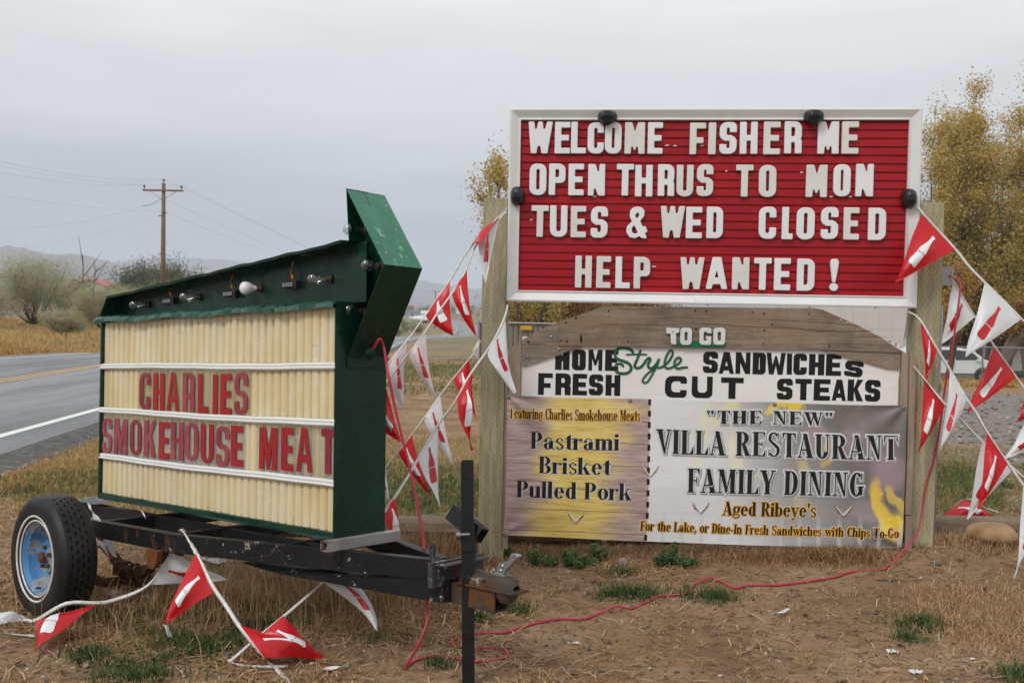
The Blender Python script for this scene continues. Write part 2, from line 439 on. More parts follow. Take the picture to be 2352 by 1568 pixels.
def paint_mat(name, base, dark, scr, sscale=22, thr=.66, rough=.27, rust=None):
    m, nt, P = newmat(name)
    big = noise(nt, 2.3, 4)
    col = ramp(nt, big, [(.3, dark), (.7, base)])
    sc = noise(nt, sscale, 8, .75, (1, 1, .35), dist=1.2)
    mk = mth(nt, 'MULTIPLY', step(nt, sc, thr, thr + .08), step(nt, noise(nt, 3.2, 3, off=(4, 1, 7)), .45, .62))
    col = mixc(nt, mth(nt, 'MULTIPLY', mk, .75), col, scr)
    if rust:
        rk = step(nt, noise(nt, 17, 8, .7, off=(9, 3, 2)), .70, .74); col = mixc(nt, rk, col, rust)
    nt.links.new(col, P.inputs['Base Color'])
    r = nt.nodes.new('ShaderNodeMapRange'); nt.links.new(noise(nt, 13, 5), r.inputs[0]); r.inputs['From Min'].default_value = .3; r.inputs['From Max'].default_value = .7
    r.inputs['To Min'].default_value = rough - .08; r.inputs['To Max'].default_value = rough + .2; nt.links.new(r.outputs[0], P.inputs['Roughness'])
    P.inputs['Specular IOR Level'].default_value = .5 if 'worn' in name or 'flash' in name else .3; bump(nt, P, noise(nt, 5.5, 4, .5), .35, .012)
    bump(nt, P, noise(nt, 60, 3), .15, .002)
    return m
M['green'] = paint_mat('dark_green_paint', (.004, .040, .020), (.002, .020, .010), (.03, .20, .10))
M['green_arrow'] = paint_mat('worn_skylit_green_paint', (.014, .165, .082), (.009, .115, .058), (.30, .62, .45), 26, .57, .2)  # scratched paint; lighter green puts the sky's brightness into the upper arrow band
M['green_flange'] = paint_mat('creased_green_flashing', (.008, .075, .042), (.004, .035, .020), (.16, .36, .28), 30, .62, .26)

def metal_black(name, rust_amt=.60, pale_amt=.685, base=(.008, .008, .009), rustc=(.10, .035, .016), palec=(.42, .36, .27), rough=.33):
    m, nt, P = newmat(name)
    col = ramp(nt, noise(nt, 6, 5), [(.3, base), (.7, tuple(x * 2.1 for x in base))])
    r1 = noise(nt, 13, 8, .68); r2 = noise(nt, 2.3, 3, off=(3, 5, 1))
    rk = mth(nt, 'MULTIPLY', step(nt, r1, rust_amt - .08, rust_amt), step(nt, r2, .48, .60))
    col = mixc(nt, rk, col, rustc)
    pk = mth(nt, 'MULTIPLY', step(nt, noise(nt, 21, 7, .7, off=(1, 8, 3)), pale_amt - .05, pale_amt - .02), step(nt, noise(nt, 3.1, 2, off=(7, 2, 2)), .52, .6))
    col = mixc(nt, pk, col, palec)
    nt.links.new(col, P.inputs['Base Color'])
    rr = nt.nodes.new('ShaderNodeMix'); rr.data_type = 'FLOAT'; nt.links.new(rk, rr.inputs[0]); rr.inputs[2].default_value = rough; rr.inputs[3].default_value = .8
    nt.links.new(rr.outputs[0], P.inputs['Roughness']); P.inputs['Specular IOR Level'].default_value = .22; bump(nt, P, r1, .25, .003); bump(nt, P, noise(nt, 7, 3), .15, .008)
    return m
M['frame_black'] = metal_black('black_enamel_steel', .63, .72, rough=.42)
M['tongue_black'] = metal_black('chipped_black_steel', .57, .655, rough=.4)
M['jack_black'] = metal_black('black_tube_steel', .66, .75, (.010, .011, .013), rough=.42)
M['rusty'] = metal_black('rusty_steel', .50, .70, (.075, .035, .018), (.16, .055, .015), (.25, .17, .10), .75)
M['spring_rust'] = metal_black('rusty_spring_steel', .50, .80, (.045, .022, .011), (.11, .042, .014), rough=.7)
M['coupler'] = metal_black('rusted_coupler_steel', .52, .66, (.035, .030, .025), (.13, .05, .016), (.26, .24, .20), .6)
M['silver_tube'] = metal_black('chipped_silver_steel', .50, .75, (.17, .166, .158), (.13, .05, .02), (.5, .48, .44), .4)
M['silver_black'] = metal_black('chipped_grey_black_steel', .58, .60, (.03, .03, .032), (.12, .04, .015), (.42, .41, .39), .45)

def glass_mat(name, tint=(.96, .97, .97)):
    m, nt, P = newmat(name); nt.nodes.remove(P); o = nt.nodes['Material Output']
    g = nt.nodes.new('ShaderNodeBsdfGlossy'); g.inputs['Roughness'].default_value = .03; g.inputs[0].default_value = (1, 1, 1, 1)
    t = nt.nodes.new('ShaderNodeBsdfTransparent'); t.inputs[0].default_value = (*tint, 1)
    lw = nt.nodes.new('ShaderNodeLayerWeight'); lw.inputs[0].default_value = .35
    f = mth(nt, 'MULTIPLY_ADD', lw.outputs['Facing'], .55, .07)
    mix = nt.nodes.new('ShaderNodeMixShader'); nt.links.new(f, mix.inputs[0]); nt.links.new(t.outputs[0], mix.inputs[1]); nt.links.new(g.outputs[0], mix.inputs[2])
    nt.links.new(mix.outputs[0], o.inputs[0]); return m
M['bulb_glass'] = glass_mat('clear_bulb_glass', (.86, .88, .88))
M['panel_clear'] = glass_mat('clear_letter_panel', (.975, .97, .96))
M['bulb_white'] = simple('white_bulb', (.78, .79, .80), .25, 0, .03)
M['bulb_base'] = simple('bulb_socket', (.10, .055, .035), .5, .2, .4, 40)
M['led'] = simple('clear_led_lens', (.32, .33, .33), .2, .3, .5, 160, c2=(.10, .10, .10))

def leafmat(name, cols, scale=.8, trans=.25, rough=.6):
    m, nt, P = newmat(name); o = nt.nodes['Material Output']
    at = nt.nodes.new('ShaderNodeAttribute'); at.attribute_name = 'var'
    n = len(cols); col = ramp(nt, at.outputs['Fac'], [(i / (n - 1), c) for i, c in enumerate(cols)])
    nt.links.new(col, P.inputs['Base Color']); P.inputs['Roughness'].default_value = rough; P.inputs['Specular IOR Level'].default_value = .25
    tr = nt.nodes.new('ShaderNodeBsdfTranslucent'); nt.links.new(col, tr.inputs[0])
    mix = nt.nodes.new('ShaderNodeMixShader'); mix.inputs[0].default_value = trans
    nt.links.new(P.outputs[0], mix.inputs[1]); nt.links.new(tr.outputs[0], mix.inputs[2]); nt.links.new(mix.outputs[0], o.inputs[0])
    return m
M['straw'] = leafmat('dry_straw', [(.15, .075, .030), (.34, .19, .085), (.50, .325, .165), (.66, .50, .31)])
M['grass'] = leafmat('green_grass', [(.030, .060, .016), (.06, .105, .03), (.11, .16, .05), (.19, .20, .085)])
M['golden'] = leafmat('golden_field_grass', [(.27, .155, .055), (.42, .26, .09), (.55, .36, .14), (.62, .44, .20)])
M['verge'] = leafmat('mixed_verge_grass', [(.10, .13, .035), (.21, .20, .07), (.38, .27, .11), (.50, .36, .17)])
M['leaf_poplar'] = leafmat('poplar_leaves', [(.22, .20, .055), (.36, .31, .09), (.50, .39, .12), (.58, .38, .12), (.68, .54, .24)], trans=.35)
M['leaf_orange'] = leafmat('brown_hedge_leaves', [(.12, .065, .025), (.25, .14, .045), (.38, .21, .06), (.46, .29, .09)], trans=.25)
M['leaf_olive'] = leafmat('olive_leaves', [(.22, .21, .11), (.34, .33, .19), (.46, .44, .27), (.54, .47, .25)], trans=.3)
M['leaf_dark'] = leafmat('dark_green_leaves', [(.035, .05, .022), (.07, .09, .035), (.11, .125, .045), (.20, .17, .06)], trans=.25)
M['leaf_weed'] = leafmat('weed_leaves', [(.05, .085, .03), (.09, .15, .055), (.15, .21, .085), (.30, .27, .08)], trans=.3)
M['leaf_dead'] = leafmat('dead_leaves', [(.10, .055, .03), (.18, .11, .065), (.28, .19, .12), (.34, .25, .18)], trans=.1)
M['bark'] = wood('tree_bark', (.07, .05, .035), (.16, .12, .09), 'z', .5, knots=False)
M['stone'] = simple('pebbles', (.36, .31, .26), .85, 0, .5, 3, bmp=.3, c2=(.15, .12, .10))

def flagmat(name, c, c2, wear):
    m, nt, P = newmat(name); o = nt.nodes['Material Output']
    col = mixc(nt, mth(nt, 'MULTIPLY', step(nt, noise(nt, 5, 3), .42, .68), .5), c, c2)
    wk = mth(nt, 'MULTIPLY', step(nt, noise(nt, 46, 8, .75, (1, 1, 1)), .66, .70), step(nt, noise(nt, 4, 2, off=(3, 3, 1)), .55, .66))
    col = mixc(nt, wk, col, wear)
    nt.links.new(col, P.inputs['Base Color']); P.inputs['Roughness'].default_value = .27; P.inputs['Specular IOR Level'].default_value = .5
    bump(nt, P, noise(nt, 9, 6, .6, dist=1.5), .6, .010)
    tr = nt.nodes.new('ShaderNodeBsdfTranslucent'); nt.links.new(col, tr.inputs[0])
    mix = nt.nodes.new('ShaderNodeMixShader'); mix.inputs[0].default_value = .28
    nt.links.new(P.outputs[0], mix.inputs[1]); nt.links.new(tr.outputs[0], mix.inputs[2]); nt.links.new(mix.outputs[0], o.inputs[0])
    return m
M['flag_red'] = flagmat('glossy_red_vinyl', (.66, .012, .018), (.52, .008, .014), (.80, .55, .55))
M['flag_white'] = flagmat('glossy_white_vinyl', (.78, .79, .81), (.70, .68, .69), (.60, .40, .40))
M['flag_pink'] = flagmat('sun_bleached_vinyl', (.76, .66, .67), (.72, .56, .58), (.70, .2, .25))
M['print_red'] = simple('red_print', (.55, .012, .02), .3, 0, .2, 8)
M['print_white'] = simple('white_print', (.77, .78, .80), .3, 0, .05, 8)

# ================================================================== TERRAIN
def blob(X, Y, px, py, r, asp=1.0):
    p = G(px, py); return np.exp(-(((X - p[0]) / (r * asp)) ** 2 + ((Y - p[1]) / r) ** 2))
GREEN_SPOTS = [(300, 1400, .35, 1.2), (420, 1470, .30, 1.3), (520, 1450, .25, 1), (600, 1400, .3, 1), (330, 1530, .18, 1.2), (250, 1545, .15, 1), (700, 1390, .25, 1.2),
               (1440, 1362, .13, 1.5), (1620, 1370, .12, 1.5), (1165, 1395, .10, 1.3), (1435, 1318, .09, 1.6), (2105, 1440, .12, 1.6), (2120, 1470, .07, 1), (2345, 1560, .10, 1),
               (1010, 1165, .5, 1.5), (950, 1110, .7, 1.5), (1050, 1120, .7, 1), (2250, 1110, 1.0, 1.5), (2330, 1060, 1.2, 1), (1105, 1420, .08, 1), (1150, 1350, .1, 1),
               (90, 1110, .5, 1.6), (160, 1100, .4, 1), (40, 1130, .4, 1), (200, 1125, .3, 1), (980, 850, 2.2, 1.5), (1050, 845, 2, 1)]
DIRT_SPOTS = [(1700, 1480, .75, 1.7), (1350, 1480, .45, 1.3), (2000, 1400, .7, 1.3), (1900, 1330, .4, 2), (1000, 1545, .25, 1.5), (120, 1545, .22, 2.2), (330, 1560, .2, 2), (780, 1520, .18, 1.3),
              (1500, 1400, .5, 1.3), (2050, 1520, .5, 1.6), (1250, 1330, .3, 1.3), (30, 1480, .12, 1.5)]
def weights(X, Y):
    d = road_d(X, Y)
    n1 = fbm(X * 1.3, Y * 1.3, 31); n2 = fbm(X * .35, Y * .35, 41); n3 = fbm(X * 5, Y * 5, 51)
    dirt = 0; green = 0
    for px, py, r, a in DIRT_SPOTS: dirt = np.maximum(dirt, blob(X, Y, px, py, r, a))
    for px, py, r, a in GREEN_SPOTS: green = np.maximum(green, blob(X, Y, px, py, r, a))
    dry = np.clip(.62 + 1.3 * (n1 - .5) - 1.25 * dirt + .5 * (n3 - .5), 0, 1)
    # bare driveway strip behind the sign
    lot = sstep(10.6, 11.6, Y + .8 * (n2 - .5)) * sstep(25, 18, Y) * sstep(5.2, 7.5, d)
    gravel = lot * sstep(1.8, 3.6, X) + sstep(.7, .1, np.abs(np.abs(d) - 4.7)) * .35 * sstep(120, 60, Y)
    bare = lot * (1 - sstep(1.8, 3.6, X))
    dry = dry * (1 - .9 * bare) * (1 - np.clip(gravel, 0, 1) * .85)
    verge = sstep(17, 21, Y) * sstep(60, 35, Y) * sstep(5.2, 6.5, d) * sstep(12, 5, X)
    green = np.clip(green * (.55 + 1.2 * (n3 - .3)) + verge * np.clip(.35 + 1.6 * (n1 - .45), 0, 1) * .9, 0, 1)
    grassy = sstep(7.3, 8.2, Y) * sstep(12.0, 10.8, Y) * sstep(5, 6, d)
    green = np.clip(green + grassy * np.clip(1.5 * (n1 - .45), 0, .6), 0, 1)
    dry = np.clip(dry + grassy * .5, 0, 1)
    field = np.clip(sstep(5.4, 7, -d) + sstep(36, 50, Y) * sstep(5.2, 7, np.abs(d)), 0, 1)
    return dict(dry=dry, green=green * (1 - .8 * np.clip(gravel, 0, 1)), gravel=np.clip(gravel, 0, 1), field=field)

ang = np.concatenate([np.linspace(-178, -46, 50, endpoint=False), np.linspace(-46, 46, 560, endpoint=False), np.linspace(46, 178, 50)])
ang = np.radians(ang); radii = np.concatenate([[.3, 1, 1.8], np.geomspace(2.6, 30, 420), np.geomspace(31, 8800, 150)])
A, R_ = np.meshgrid(ang, radii); GX = R_ * np.sin(A); GY = R_ * np.cos(A)
GZ = H(GX, GY)
# drop the terrain under the road sheet a little
dd = np.abs(road_d(GX, GY)); GZ -= .05 * sstep(4.75, 4.2, dd) * (GY < 700)
# lake bed
lake = (GY > 1650) & (GY < 3300)
gv = np.stack([GX, GY, GZ], -1).reshape(-1, 3)
na, nr = len(ang), len(radii)
ii = np.arange((nr - 1) * na).reshape(nr - 1, na)
a_ = ii; b_ = np.roll(ii, -1, 1); gf = np.stack([a_, b_, b_ + na, a_ + na], -1)
gf = gf.reshape(-1, 4)
wts = weights(gv[:, 0], gv[:, 1])
m, nt, P = newmat('ground_soil')
def attr(nt, n):
    a = nt.nodes.new('ShaderNodeAttribute'); a.attribute_name = n; return a.outputs['Fac']
n1 = noise(nt, 1.6, 6, .6); n2 = noise(nt, 14, 6, .7); n3 = noise(nt, 70, 4, .7)
soil = ramp(nt, n1, [(.3, (.20, .118, .064)), (.5, (.285, .178, .100)), (.68, (.375, .248, .148))])
soil = mixc(nt, mth(nt, 'MULTIPLY', step(nt, n2, .50, .66), .7), soil, (.125, .072, .040))
soil = mixc(nt, mth(nt, 'MULTIPLY', step(nt, n3, .55, .72), .40), soil, (.42, .33, .24))
litter = ramp(nt, n3, [(.35, (.14, .085, .045)), (.5, (.31, .20, .105)), (.66, (.52, .37, .22))])
c = mixc(nt, mth(nt, 'MULTIPLY', step(nt, mth(nt, 'ADD', attr(nt, 'dry'), mth(nt, 'MULTIPLY_ADD', n2, .8, -.4)), .35, .75), .85), soil, litter)
c = mixc(nt, mth(nt, 'MULTIPLY', step(nt, mth(nt, 'ADD', attr(nt, 'green'), mth(nt, 'MULTIPLY_ADD', n2, .8, -.4)), .3, .8), .8), c, ramp(nt, n3, [(.35, (.045, .06, .02)), (.65, (.15, .17, .06))]))
vor = nt.nodes.new('ShaderNodeTexVoronoi'); vor.inputs['Scale'].default_value = 24
tcn = nt.nodes.new('ShaderNodeTexCoord'); nt.links.new(tcn.outputs['Object'], vor.inputs['Vector'])
grv = ramp(nt, n3, [(.3, (.11, .10, .095)), (.5, (.22, .205, .19)), (.7, (.36, .34, .32))])
grv = mixc(nt, mth(nt, 'MULTIPLY', step(nt, n1, .45, .7), .5), grv, (.25, .19, .14))
c = mixc(nt, step(nt, mth(nt, 'ADD', attr(nt, 'gravel'), mth(nt, 'MULTIPLY_ADD', n2, .6, -.3)), .35, .65), c, grv)
fl = ramp(nt, noise(nt, .09, 6, .65), [(.3, (.17, .125, .07)), (.45, (.28, .20, .10)), (.55, (.20, .17, .105)), (.7, (.14, .13, .09))])
c = mixc(nt, attr(nt, 'field'), c, fl)
nt.links.new(c, P.inputs['Base Color']); P.inputs['Roughness'].default_value = .95; P.inputs['Specular IOR Level'].default_value = .15
bump(nt, P, n2, .7, .03); bump(nt, P, n3, .8, .012)
M['soil'] = m
npmesh('ground', gv, gf, M['soil'], kind='structure', attrs=wts, smooth=True)

# ---------------- road
def ribbon(name, d0, d1, mat, dz, y0=-40, y1=700, step_=None, wob=0, nx=1, dz1=None, **k):
    ys = np.concatenate([np.arange(y0, 60, 1.0), np.arange(60, 460, 3.0), np.arange(460, y1, 12)])
    cx = road_x(ys); t = np.gradient(cx, ys); nrm = np.stack([np.ones_like(t), -t], -1); nrm /= np.linalg.norm(nrm, axis=1)[:, None]
    V = []
    for i in range(nx + 1):
        d = lerp(d0, d1, i / nx); dv = d + (wob * (fbm(ys * .8, ys * 0 + d, 77) - .5) if wob and i > 0 else 0)
        x = cx + nrm[:, 0] * dv; y = ys + nrm[:, 1] * dv
        z = H(cx, ys, False) + (dz if dz1 is None else lerp(dz, dz1, (i / nx) ** 1.5))
        V.append(np.stack([x, y, z], -1))
    V = np.stack(V, 1); n = len(ys); m_ = nx + 1
    idx = np.arange(n * m_).reshape(n, m_); f = np.stack([idx[:-1, :-1], idx[:-1, 1:], idx[1:, 1:], idx[1:, :-1]], -1).reshape(-1, 4)
    return npmesh(name, V.reshape(-1, 3), f, mat, smooth=True, **k)
m, nt, P = newmat('asphalt')
a1 = noise(nt, 160, 4, .7); a2 = noise(nt, 1, 5, .6, (.9, .10, .9)); a3 = noise(nt, .5, 3)
c = ramp(nt, a1, [(.3, (.085, .083, .084)), (.5, (.135, .133, .136)), (.7, (.20, .198, .20))])
c = mixc(nt, mth(nt, 'MULTIPLY', step(nt, a2, .42, .62), .6), c, (.21, .21, .22)); c = mixc(nt, mth(nt, 'MULTIPLY', step(nt, noise(nt, 2.5, 5, .7, (1.6, .3, 1), off=(3, 3, 0)), .54, .66), .45), c, (.07, .068, .07))  # pale lengthwise streaks put the road's sheen into the base colour
nt.links.new(c, P.inputs['Base Color'])
rr = nt.nodes.new('ShaderNodeMapRange'); nt.links.new(a2, rr.inputs[0]); rr.inputs['From Min'].default_value = .35; rr.inputs['From Max'].default_value = .7
rr.inputs['To Min'].default_value = .62; rr.inputs['To Max'].default_value = .26; nt.links.new(rr.outputs[0], P.inputs['Roughness'])
P.inputs['Specular IOR Level'].default_value = .5
bump(nt, P, a1, .4, .004)
M['asphalt'] = m
M['asphalt_edge'] = simple('broken_asphalt_edge', (.14, .13, .12), .9, 0, .6, 9, bmp=.9, bscale=50, c2=(.045, .042, .040), bdist=.02)
m, nt, P = newmat('white_road_paint')
c = mixc(nt, step(nt, noise(nt, 60, 6, .7), .60, .68), (.72, .72, .70), (.20, .20, .20)); nt.links.new(c, P.inputs['Base Color']); P.inputs['Roughness'].default_value = .5; M['road_white'] = m
m, nt, P = newmat('yellow_road_paint')
c = mixc(nt, step(nt, noise(nt, 60, 6, .7), .60, .68), (.62, .34, .06), (.22, .17, .10)); nt.links.new(c, P.inputs['Base Color']); P.inputs['Roughness'].default_value = .5; M['road_yellow'] = m
ribbon('road', -4.7, 4.25, M['asphalt'], .05, nx=6, kind='structure')
ribbon('road_shoulder_edge', 4.25, 5.0, M['asphalt_edge'], .0495, nx=8, wob=.3, dz1=-.03, kind='structure')
rm = bpy.data.objects.new('road_markings', None); COL.objects.link(rm); rm['kind'] = 'structure'; ROOT[rm.name] = Frame((0, 0, 0))
ribbon('edge_line', 3.60, 3.74, M['road_white'], .0545, parent=rm)
ribbon('edge_line', -3.74, -3.60, M['road_white'], .0545, parent=rm)
ribbon('centre_line', .06, .17, M['road_yellow'], .0545, parent=rm)
ribbon('centre_line', -.17, -.06, M['road_yellow'], .0545, parent=rm)

# ---------------- lake, far shore, mountains
m, nt, P = newmat('lake_water'); P.inputs['Base Color'].default_value = (.10, .14, .17, 1); P.inputs['Roughness'].default_value = .25
bump(nt, P, noise(nt, .05, 3), .15, 1); M['water'] = m
lv = np.array([[-900, 1500, -7.9], [900, 1500, -7.9], [1300, 2500, -7.9], [-1100, 2500, -7.9]]); npmesh('lake', lv, np.array([[0, 1, 2, 3]]), M['water'], kind='structure')
m, nt, P = newmat('mountain_slope')
q = noise(nt, .006, 8, .6, (1, 1, 3.5)); q2 = noise(nt, .03, 6, .7, (1, 1, 2))
c = ramp(nt, q, [(.32, (.06, .065, .065)), (.45, (.09, .09, .085)), (.56, (.22, .14, .11)), (.64, (.10, .10, .09)), (.75, (.06, .065, .065))])
c = mixc(nt, mth(nt, 'MULTIPLY', step(nt, q2, .5, .62), .5), c, (.07, .08, .06)); nt.links.new(c, P.inputs['Base Color']); P.inputs['Roughness'].default_value = 1; M['mountain'] = m
def mountain(name, prof, Y0, depth, base, seed, amp):
    xs = np.arange(prof[0][0], prof[-1][0], 5.0); py = np.interp(xs, [p[0] for p in prof], [p[1] for p in prof])
    top = np.array([W(x, y, Y0 + depth) for x, y in zip(xs, py)]); rows = 26; V = []
    for r in range(rows):
        t = r / (rows - 1); y = Y0 + depth * t
        X = top[:, 0] * (y / (Y0 + depth)); hh = base + (top[:, 2] - base) * (t ** .8)
        nn = fbm(X * .008, np.full_like(X, y * .008), seed, 5) - .5
        hh = hh + amp * nn * math.sin(pi * min(1, t * .93)) + (amp * .12 * (fbm(X * .05, X * 0 + 3, seed) - .5) if r == rows - 1 else 0)
        V.append(np.stack([X, np.full_like(X, y) + amp * nn * 1.5, hh], -1))
    V.append(np.stack([top[:, 0] * 1.1, np.full_like(top[:, 0], Y0 + depth * 1.5), np.full_like(top[:, 0], base)], -1))
    V = np.stack(V); n = len(xs); idx = np.arange(V.shape[0] * n).reshape(-1, n)
    f = np.stack([idx[:-1, :-1], idx[:-1, 1:], idx[1:, 1:], idx[1:, :-1]], -1).reshape(-1, 4)
    npmesh(name, V.reshape(-1, 3), f, M['mountain'], kind='structure', smooth=True)
mountain('mountain_ridge', [(-1500, 600), (-400, 588), (-120, 572), (0, 566), (26, 564), (61, 572), (108, 583), (187, 586), (217, 596), (264, 604), (293, 605), (352, 620), (420, 640), (520, 664), (640, 690), (700, 705)], 1900, 1000, -9, 5, 55)
mountain('far_mountain_ridge', [(-1600, 600), (0, 600), (260, 602), (300, 596), (420, 592), (520, 597), (640, 612), (760, 628), (880, 642), (950, 640), (1010, 652), (1090, 662), (1300, 668), (1700, 664), (2300, 672), (3200, 650), (4200, 660)], 3500, 900, -9, 15, 45)
mountain('far_shore_hills', [(700, 700), (860, 688), (1000, 690), (1100, 693), (1400, 690), (2200, 700), (3200, 700)], 2700, 700, -9, 25, 10)

# haze: one closed box of even density round everything
hz = MB().box(-9000, 9000, -60, 8700, -12, 260)
m = bpy.data.materials.new('haze'); m.use_nodes = True; nt = m.node_tree; nt.nodes.clear()
o_ = nt.nodes.new('ShaderNodeOutputMaterial'); pv = nt.nodes.new('ShaderNodeVolumePrincipled'); pv.inputs['Density'].default_value = .00028
pv.inputs['Color'].default_value = (.82, .89, 1, 1); pv.inputs['Anisotropy'].default_value = .0
nt.links.new(pv.outputs[0], o_.inputs['Volume'])
hz.build('haze', m, kind='stuff')

# ================================================================== TREES, SHRUBS, GRASS
def leafquads(P_, size, s2=None, flat=0, rng=rs, asp=1.0):
    n = len(P_); a = rng.normal(size=(n, 3)); a /= np.linalg.norm(a, axis=1)[:, None]
    b = rng.normal(size=(n, 3)); b -= a * (a * b).sum(1)[:, None]; b /= np.linalg.norm(b, axis=1)[:, None]
    s = size * (.6 + .8 * rng.rand(n))[:, None]
    v = np.stack([P_ - a * s * .5, P_ + b * s * .35 * asp, P_ + a * s * .5, P_ - b * s * .35 * asp], 1)
    f = np.arange(4 * n).reshape(n, 4); return v.reshape(-1, 3), f
def var4(v): return np.repeat(v, 4)
def tree(name, label, base, h, leaders, mat, leaf, nleaf, spread, cat='tree', group=None, trunk_r=.18, lean=(0, 0), cl=.55, low=.2, bark=None, seed=0, clump_r=.5, bare=.0):
    rg = np.random.RandomState(seed); root = thing(name, label, cat, base, group); bm_ = MB(); tips = []
    for L in range(leaders):
        az = rg.rand() * 2 * pi; rr_ = spread * (.15 + .85 * math.sqrt(rg.rand())) if leaders > 1 else 0; hh = h * (1 - .28 * (rr_ / max(spread, .01)) ** 1.5) * (.9 + .12 * rg.rand())
        pts = []; nseg = 9
        for k in range(nseg + 1):
            t = k / nseg; s_ = min(1, t * 1.35) ** 1.05 if leaders > 1 else 0
            pts.append(np.array([math.cos(az) * rr_ * s_ + lean[0] * t + .06 * h * .3 * (rg.rand() - .5) * t, math.sin(az) * rr_ * s_ + lean[1] * t + .02 * h * (rg.rand() - .5) * t, hh * t]))
        bm_.tube(pts, [max(.012, trunk_r * (1 - t) ** .8 * (1 if leaders < 3 else .6)) for t in np.linspace(0, 1, nseg + 1)], 6)
        for k in range(int(10 * cl * 2)):
            t = low + (1 - low) * rg.rand(); i = min(nseg - 1, int(t * nseg)); p = lerp(pts[i], pts[i + 1], t * nseg - i)
            az2 = rg.rand() * 2 * pi; ln = clump_r * (.6 + .9 * rg.rand()) * (1.25 - .6 * t); q_ = p + np.array([math.cos(az2) * ln, math.sin(az2) * ln, ln * (.5 + .8 * rg.rand())])
            bm_.tube([p, lerp(p, q_, .55) + (0, 0, -.04 * ln), q_], [.03 * trunk_r / .18, .018, .006], 4, cap=False); tips += [q_, lerp(p, q_, .6)]
        tips.append(pts[-1])
    bm_.build('trunk', bark or M['bark'], root)
    tips = np.array(tips); k = rg.randint(0, len(tips), nleaf); tip_var = rg.rand(len(tips))
    sc = clump_r * (.35 + .35 * rg.rand(nleaf)); P_ = tips[k] + rg.normal(size=(nleaf, 3)) * sc[:, None] * np.array([.8, .8, 1.05])
    P_ = P_[P_[:, 2] > low * h * .6]; k = k[:len(P_)]
    v, f = leafquads(P_, leaf, rng=rg)
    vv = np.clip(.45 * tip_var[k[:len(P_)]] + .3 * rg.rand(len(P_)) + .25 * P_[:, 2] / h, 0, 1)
    npmesh('crown', v, f, mat, parent=root, attrs={'var': var4(vv)})
    return root
def base_at(px, Y, dz=0):
    p = W(px, 700, Y); return (p[0], Y, float(H(p[0], Y)) + dz)
def htop(px, py, Y): return W(px, py, Y)[2]
def tree_at(name, label, px, Y, ytop, leaders, mat, leaf, n, spread, **k):
    b = base_at(px, Y, -.05); return tree(name, label, b, htop(px, ytop, Y) - b[2], leaders, mat, leaf, n, spread, **k)
GP = 'autumn cottonwoods behind the fence'
tree_at('cottonwood_tree', 'cottonwood with yellow-green autumn leaves rising just right of the letter board', 2160, 62, 192, 9, M['leaf_poplar'], .15, 38000, 3.4, group=GP, seed=1, clump_r=.80)
tree_at('cottonwood_tree', 'tall yellowing cottonwood, middle one of the trees right of the letter board', 2262, 64, 158, 10, M['leaf_poplar'], .15, 44000, 3.3, group=GP, seed=2, clump_r=.85)
tree_at('cottonwood_tree', 'yellowing cottonwood cut by the right picture edge', 2362, 61, 150, 9, M['leaf_poplar'], .15, 38000, 3.1, group=GP, seed=3, clump_r=.85)
tree_at('cottonwood_tree', 'shortest cottonwood, its top just clearing the right corner of the letter board', 2116, 66, 216, 7, M['leaf_poplar'], .14, 16000, 2.0, group=GP, seed=7, clump_r=.8)
tree_at('cottonwood_tree', 'cottonwood filling the gap between the first and the tall middle tree on the right', 2212, 70, 188, 8, M['leaf_poplar'], .14, 18000, 2.4, group=GP, seed=8, clump_r=.9)
tree_at('cottonwood_tree', 'cottonwood between the tall middle tree and the one cut by the right edge', 2316, 71, 166, 8, M['leaf_poplar'], .14, 18000, 2.4, group=GP, seed=9, clump_r=.9)
tree_at('cottonwood_tree', 'thin autumn cottonwood showing left of the letter board behind the left post', 1215, 41, 285, 9, M['leaf_poplar'], .11, 16000, 2.5, group=GP, seed=4, clump_r=.55)
tree_at('leaning_tree', 'thick dark trunk leaning right below orange leaves beside the fence', 2284, 44, 640, 2, M['leaf_orange'], .12, 3500, .6, trunk_r=.34, lean=(1.6, 0), seed=5, clump_r=.5, low=.6)
tree_at('young_tree', 'slim brown trunk standing before the white minivan', 2183, 37, 600, 2, M['leaf_orange'], .1, 2200, .7, trunk_r=.12, seed=6, clump_r=.5, low=.6)
